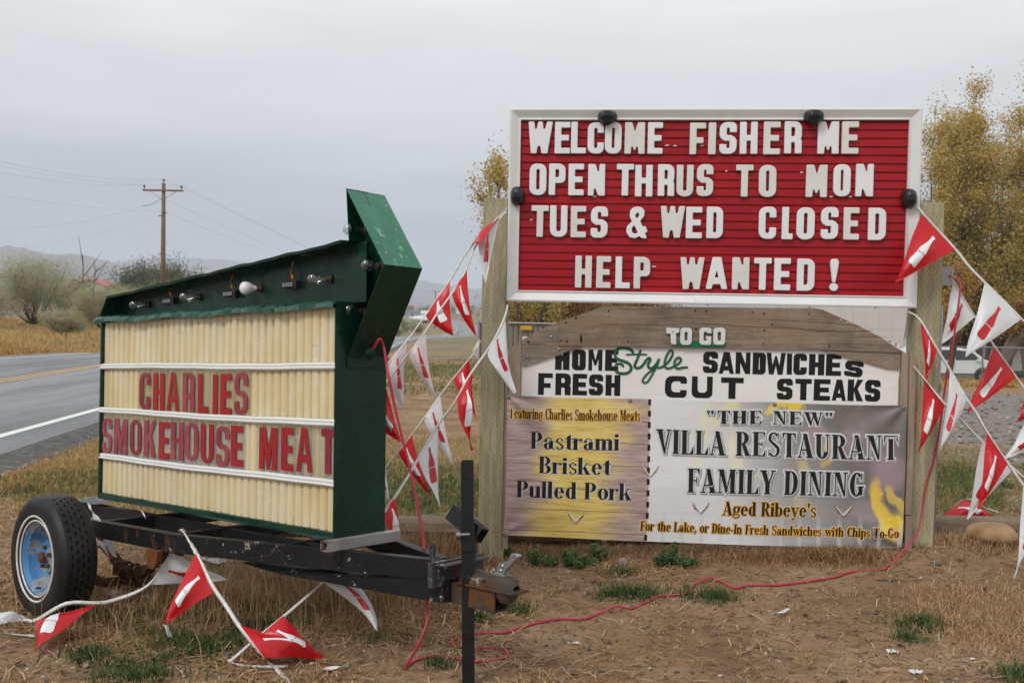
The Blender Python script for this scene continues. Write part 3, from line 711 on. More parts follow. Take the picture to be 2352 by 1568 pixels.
def shrub(name, label, px, Y, wpx, ytop, mat, leaf, n, stems=14, seed=0, group=None, cat='shrub', droop=.3, base_dz=0, bark=None, round_=1.0):
    rg = np.random.RandomState(seed); b = base_at(px, Y, base_dz); h = htop(px, ytop, Y) - b[2]; r = wpx / 2 / FPX * Y
    root = thing(name, label, cat, b, group); sm = MB(); tips = []; tv = []
    for s_ in range(stems):
        az = rg.rand() * 2 * pi; q = math.sqrt(rg.rand()) * .95; hh = h * math.sqrt(max(.05, 1 - (q * .85) ** 2 * round_)) * (.8 + .25 * rg.rand()); pts = []; 
        for k in range(7):
            t = k / 6; pts.append(np.array([math.cos(az) * r * q * t ** .9 + .05 * r * (rg.rand() - .5), math.sin(az) * r * q * t ** .9 * .8, hh * (t ** 1.05)]))
        sm.tube(pts, [max(.006, .02 * h * .35 * (1 - t)) for t in np.linspace(0, 1, 7)], 5, cap=False)
        for k in range(3, 7):
            for _ in range(3):
                o_ = rg.normal(size=3) * np.array([.11, .11, .085]) * max(h, r); p = pts[k] + o_
                if p[2] > .03 * h: tips.append(p); tv.append(rg.rand()); sm.tube([pts[k], lerp(pts[k], p, .5) + (0, 0, .02 * h), p], [.008 * h * .35, .005 * h * .3, .002 * h], 3, cap=False)
    sm.build('stems', bark or M['bark'], root)
    tips = np.array(tips); tv = np.array(tv); k = rg.randint(0, len(tips), n)
    P_ = tips[k] + rg.normal(size=(n, 3)) * np.array([.075, .075, .075]) * max(h, r * .7); P_[:, 2] = np.abs(P_[:, 2])
    v, f = leafquads(P_, leaf, rng=rg, asp=.55); vv = np.clip(.4 * tv[k] + .35 * rg.rand(n) + .25 * P_[:, 2] / h, 0, 1)
    npmesh('foliage', v, f, mat, parent=root, attrs={'var': var4(vv)}); return root
GS = 'pale olive bushes across the road'
shrub('olive_bush', 'large pale olive bush with dark bare branches at the left picture edge', 75, 66, 245, 606, M['leaf_olive'], .085, 42000, 44, 11, GS, round_=.5)
shrub('olive_bush', 'pale olive bush between the big bush and the red-roofed barn', 168, 72, 130, 640, M['leaf_olive'], .09, 22000, 26, 12, GS)
shrub('olive_bush', 'low rounded olive bush in front of the taller bushes by the road', 142, 52, 115, 716, M['leaf_olive'], .07, 20000, 30, 13, GS)
shrub('olive_bush', 'greyish olive bush standing behind the left edge of the marquee', 235, 62, 130, 664, M['leaf_olive'], .085, 24000, 28, 14, GS)
shrub('olive_bush', 'pale olive bush left of the main power pole base', 305, 75, 120, 655, M['leaf_olive'], .09, 18000, 24, 15, GS)
shrub('olive_bush', 'pale bush right of the main power pole base', 400, 80, 90, 650, M['leaf_olive'], .09, 14000, 20, 16, GS)
shrub('olive_bush', 'olive bush cut by the left picture edge beyond the big bush', -30, 58, 130, 650, M['leaf_olive'], .085, 16000, 22, 17, GS)
for i, (px, Y, wp, yt) in enumerate([(315, 190, 80, 622), (365, 200, 70, 616), (405, 185, 70, 622), (440, 215, 45, 640)]):
    shrub('dark_green_tree', ['round dark green tree left of the main power pole', 'dark green tree straight behind the main power pole', 'dark green tree right of the main power pole', 'smaller olive-green tree at the right end of the dark tree group'][i],
          px, Y, wp, yt, M['leaf_dark'], .42, 14000, 26, 30 + i, 'dark green trees behind the power pole', cat='tree', round_=.7)
for i, (px, Y, wp, yt) in enumerate([(896, 214, 40, 740), (925, 222, 45, 734), (958, 230, 40, 740), (908, 204, 46, 750)]):
    shrub('sagebrush', ['brownish sagebrush nearest the arrow tip of the marquee', 'taller sagebrush in the middle of the clump by the far road', 'sagebrush at the right end of the clump by the boat', 'low sagebrush at the front of the clump by the far road'][i],
          px, Y, wp, yt, M['leaf_olive'], .35, 2500, 14, 40 + i, 'sagebrush beside the far road')
# hedge of brown leaves behind the slatted fence, and shrubs behind the parking lot
for i, (px, Y, wp, yt) in enumerate([(1200, 47, 170, 672), (1330, 48, 180, 668), (1460, 49, 160, 676), (2200, 68, 130, 640), (2320, 70, 130, 650), (2420, 67, 120, 640)]):
    shrub('autumn_hedge', ['rust-brown hedge bush seen between the left post and the letter board', 'rust-brown hedge bush just above the grey plank arch', 'rust-brown hedge bush mostly hidden behind the letter board',
          'orange-brown bush behind the roof of the minivan', 'orange-brown bush behind the chain-link fence', 'orange-brown bush at the right picture edge'][i], px, Y, wp, yt, M['leaf_orange'], .12, 22000, 30, 50 + i, 'autumn hedge bushes', round_=.35)
# dead bare tree by the barn
def bare_tree(label, px, Y, ytop, seed):
    rg = np.random.RandomState(seed); b = base_at(px, Y); h = htop(px, ytop, Y) - b[2]; root = thing('bare_tree', label, 'tree', b, 'bare trees by the barn'); mb = MB(); p0 = np.array([0., 0, 0]); pts = [p0]
    for k in range(6): pts.append(pts[-1] + np.array([.06 * h * (rg.rand() - .5), 0, h / 6]))
    mb.tube(pts, np.linspace(.02 * h, .004 * h, 7), 6); mb.build('trunk', M['bark'], root)
    for k in range(6):
        q = pts[2 + k % 4]; d = np.array([(rg.rand() - .5) * .5 * h, (rg.rand() - .5) * .2 * h, .28 * h * (.6 + rg.rand())]); MB().tube([q, q + d * .5 + (0, 0, -.01 * h), q + d], [.009 * h, .005 * h, .002 * h], 4).build('limb', M['bark'], root)
bare_tree('leaning bare dead tree in front of the red-roofed barn', 212, 70, 600, 61)
bare_tree('thin bare stem just left of the red-roofed barn', 192, 74, 585, 62)

# blades ----------------------------------------------------------------------
def blades(name, X, Y, hmin, hmax, wd, mat, lean=.5, var=None, rng=rs, z=None, kind='stuff', az=None, bend=.5):
    n = len(X); Z = H(X, Y) if z is None else z
    h = hmin + (hmax - hmin) * rng.rand(n); a = rng.rand(n) * 2 * pi if az is None else az; l = lean * rng.rand(n) ** .7
    dx, dy = np.cos(a), np.sin(a); w_ = wd * (.6 + .8 * rng.rand(n)); b = rng.rand(n) * 2 * pi; sx, sy = np.cos(b) * w_ / 2, np.sin(b) * w_ / 2
    base = np.stack([X, Y, Z - .004], -1); mid = base + np.stack([dx * l * h * .35, dy * l * h * .35, h * .55], -1)
    hz_ = h * np.maximum(.1, 1 - bend * l); tip = base + np.stack([dx * l * h * 1.1, dy * l * h * 1.1, hz_], -1)
    s = np.stack([sx, sy, np.zeros(n)], -1)
    v = np.stack([base - s, base + s, mid + s * .8, mid - s * .8, tip + s * .15, tip - s * .15], 1).reshape(-1, 3)
    k = np.arange(n) * 6; f = np.concatenate([np.stack([k, k + 1, k + 2, k + 3], -1), np.stack([k + 3, k + 2, k + 4, k + 5], -1)])
    vv = rng.rand(n) if var is None else var
    return npmesh(name, v, f, mat, kind=kind, attrs={'var': np.repeat(vv, 6)})
def scatter(n, x0, x1, y0, y1, fn, rng=rs, pw=1.0):
    # denser near the camera (uniform in picture, not in plan)
    u = rng.rand(n); Y = (y0 ** -pw + u * (y1 ** -pw - y0 ** -pw)) ** (-1 / pw); X = (x0 + (x1 - x0) * rng.rand(n)) * Y
    p = fn(X, Y); k = rng.rand(n) < p; return X[k], Y[k]
def W_(k): return lambda X, Y: weights(X, Y)[k]
def off_wheel(X, Y): return 1.0
# lying straw and dry stems on the near ground
X, Y = scatter(190000, -.56, .56, 3.3, 12, lambda X, Y: np.clip(np.maximum(weights(X, Y)['dry'] * 1.25 - .10, .06), 0, 1) * (.3 + .7 * (fbm(X * 9, Y * 9, 91) > .45)))
Z = H(X, Y); n = len(X); a = rs.rand(n) * 2 * pi; L = .014 + .055 * rs.rand(n) ** 2; c_ = .012 * rs.rand(n); wd = .0012 + .0020 * rs.rand(n)
d = np.stack([np.cos(a) * L, np.sin(a) * L, rs.normal(size=n) * .22 * L], -1); s = np.stack([-np.sin(a) * wd, np.cos(a) * wd, 0 * a], -1)
p = np.stack([X, Y, Z + .004 + c_], -1); mid = p + np.stack([-np.sin(a) * L * .12, np.cos(a) * L * .12, .25 * L * rs.rand(n)], -1)
v = np.stack([p - d - s, p - d + s, mid + s, mid - s, p + d + s, p + d - s], 1).reshape(-1, 3); v[:, 2] = np.maximum(v[:, 2], H(v[:, 0], v[:, 1]) + .002)
k = np.arange(n) * 6; f = np.concatenate([np.stack([k, k + 1, k + 2, k + 3], -1), np.stack([k + 3, k + 2, k + 4, k + 5], -1)])
npmesh('straw_litter', v, f, M['straw'], kind='stuff', attrs={'var': np.repeat(np.clip(rs.rand(n) ** 1.1, 0, 1), 6)}, label='loose dry straw strewn over the dirt in the foreground')
# standing dry tufts
def strip_(n):
    P_ = np.array([G(*p) for p in [(240, 1450), (380, 1400), (520, 1420), (640, 1390), (720, 1430), (900, 1300), (1000, 1300)]]); t = rs.rand(n) * (len(P_) - 1); i = np.minimum(t.astype(int), len(P_) - 2); f = t - i
    q = P_[i] * (1 - f)[:, None] + P_[i + 1] * f[:, None]; return q[:, 0] + rs.normal(size=n) * .22, q[:, 1] + rs.normal(size=n) * .25
def tufts(n, y0, y1, fn, per, rad_, rng=rs, x=.56):
    X, Y = scatter(n, -x, x, y0, y1, fn, rng); X = np.repeat(X, per); Y = np.repeat(Y, per)
    r_ = rad_ * np.abs(rng.normal(size=len(X))); a = rng.rand(len(X)) * 2 * pi; return X + np.cos(a) * r_, Y + np.sin(a) * r_, a
X, Y, a = tufts(3600, 3.5, 12, lambda X, Y: np.clip(weights(X, Y)['dry'] * 1.2 - .30, .02, 1), 24, .045)
blades('dry_grass', X, Y, .02, .085, .0035, M['straw'], .95, az=a)
X, Y = scatter(16000, -.56, .56, 3.4, 9, lambda X, Y: .25 + .75 * (fbm(X * 3.1, Y * 3.1, 97) > .5)); n = len(X); Z = H(X, Y) + .004
v, f = leafquads(np.stack([X, Y, Z], -1), .016, rng=rs, asp=1.3); v[:, 2] = np.repeat(Z, 4) + np.abs(v[:, 2] - np.repeat(Z, 4)) * .6
npmesh('dark_leaf_crumbs', v, f, M['leaf_dead'], kind='stuff', attrs={'var': var4(rs.rand(n) * .6)})
X, Y = strip_(380); blades('tall_dry_stalks', X, Y, .12, .36, .0035, M['straw'], .45, var=.3 + .6 * rs.rand(len(X)))
X, Y, a = tufts(1500, 4.0, 11, lambda X, Y: np.clip(weights(X, Y)['green'] * 1.5 - .25, 0, 1), 34, .04)
blades('green_grass', X, Y, .03, .10, .0045, M['grass'], .95, az=a)
# the distinct dark green clumps in the foreground
cl = [(1440, 1362, .13), (1470, 1368, .10), (1405, 1368, .08), (1620, 1372, .10), (1660, 1376, .07), (1170, 1398, .08), (1150, 1352, .07), (1430, 1320, .08), (2100, 1438, .08), (2125, 1436, .05), (2085, 1470, .05), (2350, 1555, .08),
      (440, 1490, .13), (480, 1500, .13), (400, 1480, .10), (530, 1480, .12), (300, 1400, .12), (340, 1420, .12), (390, 1400, .1), (470, 1420, .1), (560, 1400, .1), (185, 1510, .07), (215, 1512, .06), (350, 1555, .1), (300, 1560, .08), (640, 1400, .12), (600, 1440, .1), (250, 1430, .1), (1100, 1425, .06), (1055, 1380, .06), (690, 1440, .06), (1010, 1530, .05), (860, 1475, .04)]
XX = []; YY = []
for px, py, r in cl:
    q = G(px, py); k = int(1500 * r); th = rs.rand(k) * 2 * pi; rr_ = r * np.abs(rs.normal(size=k)) * .8; XX.append(q[0] + np.cos(th) * rr_ * 1.3); YY.append(q[1] + np.sin(th) * rr_ * .8)
XX = np.concatenate(XX); YY = np.concatenate(YY)
blades('green_grass_clumps', XX, YY, .035, .10, .0055, M['grass'], 1.0, var=rs.rand(len(XX)) * .75)
# strip of dead weeds along the foot of the sign and under the trailer
def strip(pts, n, wd):
    P_ = [G(*p) for p in pts]; t = rs.rand(n) * (len(P_) - 1); i = np.minimum(t.astype(int), len(P_) - 2); f = t - i; A_ = np.array(P_)
    q = A_[i] * (1 - f)[:, None] + A_[i + 1] * f[:, None]; return q[:, 0] + rs.normal(size=n) * wd, q[:, 1] + rs.normal(size=n) * wd
X, Y = strip([(1190, 1275), (1350, 1280), (1600, 1282), (1850, 1280), (1990, 1280)], 8000, .09); blades('dry_weeds_at_sign', X, Y, .02, .10, .004, M['straw'], 1.0, var=rs.rand(len(X)) * .7)
X, Y = strip([(250, 1400), (420, 1390), (600, 1380), (760, 1400), (900, 1380), (1020, 1350)], 7000, .25); blades('dry_weeds_under_trailer', X, Y, .04, .20, .003, M['straw'], .8, var=rs.rand(len(X)) * .8)
X, Y = strip([(900, 1260), (980, 1265), (1090, 1275)], 2600, .12); blades('dry_weeds_by_log', X, Y, .05, .17, .0035, M['straw'], .7, var=rs.rand(len(X)) * .8)
X, Y = strip([(2170, 1245), (2260, 1250), (2352, 1250), (2420, 1255)], 2600, .10); blades('dry_weeds_by_log', X, Y, .03, .10, .0035, M['straw'], .9)
X, Y = strip([(2200, 1420), (2300, 1400), (2380, 1440), (2280, 1460)], 9000, .18); blades('dry_straw_heap', X, Y, .02, .08, .0035, M['straw'], 1.2, var=.3 + .7 * rs.rand(len(X)), bend=.8)
# middle distance grass
X, Y = scatter(60000, -.5, .5, 7.4, 12.2, lambda X, Y: (road_d(X, Y) > 4.9) * .9); wv_ = weights(X, Y)
blades('lawn_grass', X, Y, .03, .11, .009, M['verge'], .9, var=np.clip(.8 - .9 * wv_['green'] + .35 * (rs.rand(len(X)) - .5), 0, 1))
X, Y = scatter(40000, -.35, .5, 17, 60, lambda X, Y: np.clip((road_d(X, Y) > 5.6) * weights(X, Y)['green'] * 1.3, 0, 1), pw=.5)
blades('verge_grass', X, Y, .04, .13, .03, M['verge'], .8, var=np.clip(.1 + .45 * rs.rand(len(X)), 0, 1))
X, Y = scatter(70000, -.62, -.05, 17, 130, lambda X, Y: ((road_d(X, Y) < -5.2) & (Y > 22)) * 1.0, pw=.4)
blades('field_grass', X, Y, .10, .32, .05, M['golden'], .6, var=np.clip(.25 + .5 * fbm(X * .12, Y * .12, 61) + .4 * (rs.rand(len(X)) - .5), 0, 1))
X, Y = scatter(26000, -.62, -.25, 8.2, 17, lambda X, Y: ((road_d(X, Y) > 4.75)) * 1.0, pw=.6)
blades('dry_grass_by_road', X, Y, .03, .10, .007, M['golden'], 1.0, var=.1 + .7 * rs.rand(len(X)))
# pebbles
import bmesh
b_ = bmesh.new(); bmesh.ops.create_icosphere(b_, subdivisions=1, radius=1); iv = np.array([v_.co[:] for v_ in b_.verts]); itf = np.array([[v_.index for v_ in f_.verts] for f_ in b_.faces]); b_.free()
def pebbles(name, X, Y, s0, s1, mat, pw=3):
    n = len(X); s = s0 + (s1 - s0) * rs.rand(n) ** pw; Z = H(X, Y)
    v = iv[None] * (1 + .25 * rs.normal(size=(n, len(iv), 1))) * (s[:, None] * np.array([1, .8, .55])[None] * (.7 + .6 * rs.rand(n, 3)))[:, None, :]
    a = rs.rand(n) * pi; ca, sa = np.cos(a)[:, None], np.sin(a)[:, None]; x = v[..., 0] * ca - v[..., 1] * sa; y = v[..., 0] * sa + v[..., 1] * ca
    v = np.stack([x + X[:, None], y + Y[:, None], v[..., 2] + Z[:, None] + s[:, None] * .15], -1).reshape(-1, 3)
    f = (itf[None] + (np.arange(n) * len(iv))[:, None, None]).reshape(-1, 3); npmesh(name, v, f, mat, kind='stuff', attrs={'var': np.repeat(rs.rand(n), len(iv))})
m, nt, P = newmat('pebble_mix'); nt.links.new(ramp(nt, attr(nt, 'var'), [(0, (.06, .05, .045)), (.4, (.17, .12, .085)), (.8, (.32, .24, .17)), (1, (.44, .38, .32))]), P.inputs['Base Color']); P.inputs['Roughness'].default_value = .9; M['peb'] = m
X, Y = scatter(7000, -.56, .56, 3.5, 11, lambda X, Y: np.clip(1.1 - weights(X, Y)['dry'], .15, 1)); pebbles('pebbles', X, Y, .003, .016, M['peb'])
X, Y = scatter(5000, .1, .55, 11, 24, lambda X, Y: weights(X, Y)['gravel'] * 1.0, pw=.6); pebbles('gravel', X, Y, .012, .045, M['peb'])
X, Y = scatter(7000, -.56, -.2, 9, 20, lambda X, Y: ((np.abs(road_d(X, Y) - 4.68) < .2)) * 1.0, pw=.6); pebbles('road_edge_gravel', X, Y, .006, .03, M['peb'])
# dead leaves
X, Y = scatter(1500, -.56, .56, 3.6, 11, lambda X, Y: .25 + .75 * (weights(X, Y)['dry'] > .5)); n = len(X); Z = H(X, Y) + .012
v, f = leafquads(np.stack([X, Y, Z], -1), .046, rng=rs, asp=1.5); v[:, 2] = np.repeat(Z, 4) + (v[:, 2] - np.repeat(Z, 4)) * .35
npmesh('dead_leaves', v, f, M['leaf_dead'], kind='stuff', attrs={'var': var4(rs.rand(n))})
X, Y = scatter(9000, .2, .55, 24, 36, lambda X, Y: fbm(X * .5, Y * .5, 71) > .45, pw=.5); n = len(X); Z = H(X, Y) + .05 * rs.rand(n)
v, f = leafquads(np.stack([X, Y, Z], -1), .12, rng=rs, asp=1.4); npmesh('leaf_drift', v, f, M['leaf_orange'], kind='stuff', attrs={'var': var4(rs.rand(n) * .6 + .4)})

# ================================================================== GLYPHS
def circ(cx, cy, rx, ry, n=18, a0=0, a1=360):
    return [(cx + rx * math.cos(rad(a0 + (a1 - a0) * k / n)), cy + ry * math.sin(rad(a0 + (a1 - a0) * k / n))) for k in range(n + (0 if a1 - a0 == 360 else 1))]
def block(ch, w, h, tx, ty, heavy=False, rk=1.0):
    """outline loops of a block capital, w wide, h high, stroke widths tx (upright) and ty (level)"""
    R = min(w, h) * .42 * rk; r = max((w - 2 * tx) * .48, .001) * min(1, rk * 1.2); q = .006 if heavy else 0
    def sc(p): return [[(x * w, y * h) + ((p_[2],) if len(p_) > 2 else ()) for p_ in lp for x, y in [p_[:2]]] for lp in p]
    lo, hi = (h - ty) / 2, (h + ty) / 2
    if ch == 'E': L = [[(0, 0), (w, 0), (w, ty), (tx, ty), (tx, lo), (w * .92, lo), (w * .92, hi), (tx, hi), (tx, h - ty), (w, h - ty), (w, h), (0, h)]]
    elif ch == 'F': L = [[(0, 0), (tx, 0), (tx, lo - ty * .3), (w * .86, lo - ty * .3), (w * .86, hi - ty * .3), (tx, hi - ty * .3), (tx, h - ty), (w, h - ty), (w, h), (0, h)]]
    elif ch == 'L': L = [[(0, 0), (w, 0), (w, ty), (tx, ty), (tx, h), (0, h)]]
    elif ch == 'T': L = [[((w - tx) / 2, 0), ((w + tx) / 2, 0), ((w + tx) / 2, h - ty), (w, h - ty), (w, h), (0, h), (0, h - ty), ((w - tx) / 2, h - ty)]]
    elif ch == 'I': L = [[(0, 0), (w, 0), (w, h), (0, h)]]
    elif ch == 'H': L = [[(0, 0), (tx, 0), (tx, lo), (w - tx, lo), (w - tx, 0), (w, 0), (w, h), (w - tx, h), (w - tx, hi), (tx, hi), (tx, h), (0, h)]]
    elif ch == 'O': L = [[(0, 0, R), (w, 0, R), (w, h, R), (0, h, R)], [(tx, ty, r), (tx, h - ty, r), (w - tx, h - ty, r), (w - tx, ty, r)]]
    elif ch == 'C': L = [[(0, 0, R), (w, 0, R), (w, h * .36), (w - tx, h * .36), (w - tx, ty, r), (tx, ty, r), (tx, h - ty, r), (w - tx, h - ty, r), (w - tx, h * .66), (w, h * .66), (w, h, R), (0, h, R)]]
    elif ch == 'G': L = [[(0, 0, R), (w, 0, R * .6), (w, h * .5), (w * .55, h * .5), (w * .55, h * .36), (w - tx, h * .36), (w - tx, ty, r), (tx, ty, r), (tx, h - ty, r), (w - tx, h - ty, r), (w - tx, h * .68), (w, h * .68), (w, h, R), (0, h, R)]]
    elif ch == 'U': L = [[(0, 0, R), (w, 0, R), (w, h), (w - tx, h), (w - tx, ty, r), (tx, ty, r), (tx, h), (0, h)]]
    elif ch == 'D': L = [[(0, 0), (w, 0, R), (w, h, R), (0, h)], [(tx, ty), (tx, h - ty), (w - tx, h - ty, r), (w - tx, ty, r)]]
    elif ch == 'P': L = [[(0, 0), (tx, 0), (tx, h * .38), (w, h * .38, R), (w, h, R), (0, h)], [(tx, h * .38 + ty), (tx, h - ty), (w - tx, h - ty, r), (w - tx, h * .38 + ty, r)]]
    elif ch == 'R': L = [[(0, 0), (tx, 0), (tx, h * .35), (w - tx, h * .35, r), (w - tx, 0), (w, 0), (w, h * .40, R * .5), (w * .93, h * .465), (w, h * .53, R * .4), (w, h, R), (0, h)], [(tx, h * .35 + ty), (tx, h - ty), (w - tx, h - ty, r), (w - tx, h * .35 + ty, r)]]
    elif ch == 'S': L = [[(0, h * .31), (tx, h * .31), (tx, ty, r), (w - tx, ty, r), (w - tx, lo - .0 * h, r), (w * .30, lo, 0), (0, lo + .10 * h, R), (0, h, R), (w, h, R), (w, h * .68), (w - tx, h * .68), (w - tx, h - ty, r), (tx, h - ty, r), (tx, hi, r), (w * .68, hi, 0), (w, hi - .10 * h, R), (w, 0, R), (0, 0, R)][::-1]]
    elif ch == 'K': L = [[(0, 0), (tx, 0), (tx, h * .36), (w * .42, h * .46), (w - tx * 1.05, 0), (w, 0), (w * .62, h * .58), (w * .98, h), (w - tx, h), (tx, h * .58), (tx, h), (0, h)]]
    elif ch == 'A': L = [[(0, 0), (w * .27, 0), (w * .33, h * .15), (w * .67, h * .15), (w * .73, 0), (w, 0), (w * .70, h), (w * .30, h)], [(w * .41, h * .36), (w * .5, h * .58), (w * .59, h * .36)]]
    elif ch == 'a': L = [[(0, 0), (w * .25, 0), (w * .31, h * .22), (w * .69, h * .22), (w * .75, 0), (w, 0), (w * .66, h), (w * .34, h)], [(w * .375, h * .40), (w * .5, h * .84), (w * .625, h * .40)]]
    elif ch == 'M' and heavy: L = sc([[(0, 0), (.31, 0), (.34, .22), (.42, .22), (.45, .12), (.55, .12), (.58, .22), (.66, .22), (.69, 0), (1, 0), (1, 1), (.64, 1), (.5, .70), (.36, 1), (0, 1)]])
    elif ch == 'M': L = sc([[(0, 0), (.27, 0), (.27, .56), (.44, 0 if rk > .8 else .25), (.56, 0 if rk > .8 else .25), (.73, .56), (.73, 0), (1, 0), (1, 1), (.68, 1), (.5, .50), (.32, 1), (0, 1)]])
    elif ch == 'N' and heavy: L = sc([[(0, 0), (.33, 0), (.36, .22), (.44, .22), (.62, 0), (1, 0), (1, 1), (.67, 1), (.64, .77), (.56, .77), (.42, 1), (0, 1)]])
    elif ch == 'N': L = sc([[(0, 0), (.32, 0), (.32, .52), (.66, 0), (1, 0), (1, 1), (.68, 1), (.68, .46), (.36, 1), (0, 1)]])
    elif ch == 'W' and heavy: L = sc([[(.12, 0), (.35, 0), (.40, .23), (.50, .23), (.56, 0), (.80, 0), (1, 1), (.76, 1), (.69, .77), (.62, .77), (.585, 1), (.40, 1), (.35, .77), (.28, .77), (.24, 1), (0, 1)]])
    elif ch == 'W': L = sc([[(.15, 0), (.39, 0), (.5, .42), (.61, 0), (.85, 0), (1, 1), (.76, 1), (.68, .42), (.54, .86), (.46, .86), (.32, .42), (.24, 1), (0, 1)]])
    elif ch == '&': L = sc([[(.50, 1), (.72, .97), (.84, .86), (.82, .70), (.64, .54), (.78, .36), (.88, .40), (1, .22), (.88, .17), (.97, 0), (.70, .01), (.62, .07), (.42, 0), (.16, .03), (0, .20), (.03, .38), (.26, .53), (.15, .68), (.16, .86), (.30, .97)][::-1],
                           [(.50, .81), (.60, .76), (.56, .68), (.48, .62), (.40, .72)], [(.37, .41), (.54, .18), (.42, .14), (.28, .19), (.26, .32)]])
    elif ch == '!': L = [[(w * .32, h * .27), (w * .66, h * .27), (w * .98, h * .86, R * .5), (w * .9, h, R * .8), (w * .1, h, R * .8), (w * .02, h * .86, R * .5)], circ(w * .5, h * .125, w * .47, h * .125)]
    out = []
    for i, lp in enumerate(L):
        lp = fil([p if len(p) > 2 else (p + (q,) if q else p) for p in lp])
        a = sum(lp[k][0] * lp[(k + 1) % len(lp)][1] - lp[(k + 1) % len(lp)][0] * lp[k][1] for k in range(len(lp)))
        hole = i > 0 and ch != '!'
        if (a < 0) != hole: lp = lp[::-1]
        out.append(lp)
    return out
def place(loops, x0, z0, sh=0, rot=0):
    c, s = math.cos(rot), math.sin(rot)
    return [[(x0 + p[0] * c - p[1] * s + sh * p[1], z0 + p[0] * s + p[1] * c) for p in lp] for lp in loops]

# ================================================================== BIG LETTER BOARD
GPST = 'square posts of the letter board'
M['black_hole'] = simple('nail_hole', (.015, .012, .01), .9)
def post(x0, x1, ztop, px, label):
    zb = -1.95; c = SF.w(((x0 + x1) / 2, .12, 0)); g = float(H(c[0], c[1])) - .08
    root = thing('sign_post', label, 'post', (c[0], c[1], g), GPST, rz=SF.e[2]); hw = (x1 - x0) / 2; top = SF.o[2] + ztop - g
    mb = MB(); b = .006; V = []; 
    n = 14
    for k in range(n + 1):
        z = top * k / n; j = .0015 * math.sin(k * 2.3 + x0)
        for (sx, sy) in ((-1, -1), (-1 + b / hw, -1), (1 - b / hw, -1), (1, -1), (1, 1), (-1, 1)):
            yy = -hw if sy < 0 else hw
            xx = hw * sx + j
            if sy < 0 and abs(sx) == 1: yy = -hw + b
            V.append((xx, yy, z))
    F_ = []
    for k in range(n):
        for i in range(6): F_.append((k * 6 + i, k * 6 + (i + 1) % 6, (k + 1) * 6 + (i + 1) % 6, (k + 1) * 6 + i))
    F_.append(tuple(range(6))[::-1]); F_.append(tuple(n * 6 + i for i in range(6))); mb.add(V, F_); mb.build('shaft', M['post'], root)
    # rows of preservative incision marks, cut as small dark slots
    sl = MB()
    for c_ in range(9):
        x = -hw + .014 + c_ * (2 * hw - .028) / 8
        z = .15 + (c_ % 2) * .022
        while z < top - .02:
            if rnd.random() < .86: sl.box(x - .0007, x + .0007, -hw - .0012, -hw + .001, z, z + .011)
            z += .045
    sl.build('incision_mark', M['black_hole'], root, kind='stuff')
post(-.166, -.006, .662, 1128, 'square treated timber post at the left end of the letter board')
post(2.546, 2.704, .655, 2120, 'square treated timber post at the right end of the letter board')
LB = thing('letter_board', 'white framed sign board with white letters on red slats reading WELCOME FISHER ME', 'sign board', frame=SF)
BW, BH = 2.538, 1.224
# mitred frame: profile (in, out of the face)
prof = [(0, .15), (0, -.018), (.010, -.022), (.016, -.020), (.058, .004), (.066, -.004), (.071, -.002), (.071, .03), (.071, .15)]
def frame_side(a, b, ia, ib):
    V = []; 
    for (p, q) in ((a, ia), (b, ib)):
        for d, y in prof: V.append((p[0] + q[0] * d, y, p[1] + q[1] * d))
    m_ = len(prof); f = [(i, i + 1, m_ + i + 1, m_ + i) for i in range(m_ - 1)]
    return MB().add(V, f)
frame_side((0, BH), (BW, BH), (1, -1), (-1, -1)).build('frame_rail', M['alu'], LB)
frame_side((0, 0), (BW, 0), (1, 1.0), (-1, 1.0)).build('frame_rail', M['alu'], LB)
frame_side((0, 0), (0, BH), (1, 1), (1, -1)).build('frame_stile', M['alu'], LB)
frame_side((BW, 0), (BW, BH), (-1, 1), (-1, -1)).build('frame_stile', M['alu'], LB)
MB().box(.005, BW - .005, .10, .15, .005, BH - .005).build('back_panel', M['alu'], LB)
m, nt, P = newmat('red_slat_plastic')
c = ramp(nt, noise(nt, 1.7, 4, .6, (1, 1, 2)), [(.3, (.29, .006, .012)), (.7, (.40, .010, .017))])
sc = mth(nt, 'MULTIPLY', step(nt, noise(nt, 30, 8, .75, (.35, 1, 2.2)), .73, .75), step(nt, noise(nt, 5, 2, off=(2, 2, 6)), .5, .6))
c = mixc(nt, sc, c, (.72, .66, .64)); nt.links.new(c, P.inputs['Base Color']); P.inputs['Roughness'].default_value = .36; P.inputs['Specular IOR Level'].default_value = .3
bump(nt, P, noise(nt, 9, 3, .5, (.4, 1, 3)), .1, .004)
M['slat_red'] = m
z = .058; k = 0
PITCHZ = (1.149 - .058) / 21
for k in range(21):
    z0 = .058 + k * PITCHZ; jy = .0012 * math.sin(k * 3.1); mb = MB()
    n = 10; V = []
    for i in range(n + 1):
        x = .069 + (BW - .138) * i / n; wv = .0012 * math.sin(i * 1.7 + k * 2.2)
        V += [(x, .022 + jy + wv, z0 + .0015), (x, .022 + jy + wv, z0 + PITCHZ - .010), (x, .031 + jy, z0 + PITCHZ - .0055), (x, .032, z0 + PITCHZ + .0015)]
    f = [(i * 4 + j, (i + 1) * 4 + j, (i + 1) * 4 + j + 1, i * 4 + j + 1) for i in range(n) for j in range(3)]
    mb.add(V, f); mb.build('slat', M['slat_red'], LB)
def boardrect(x0, x1, y0, y1, ax, ay, k, ky=None, y=0.0):
    a = SF.px(ax + x0 * k, ay + y1 * k, 1, y); b = SF.px(ax + x1 * k, ay + y0 * k, 1, y); return a[0], b[0], a[2], b[2]
R1 = (1148.4, 229.7, .3113); R2 = (1607.8, 229.7, .31135)
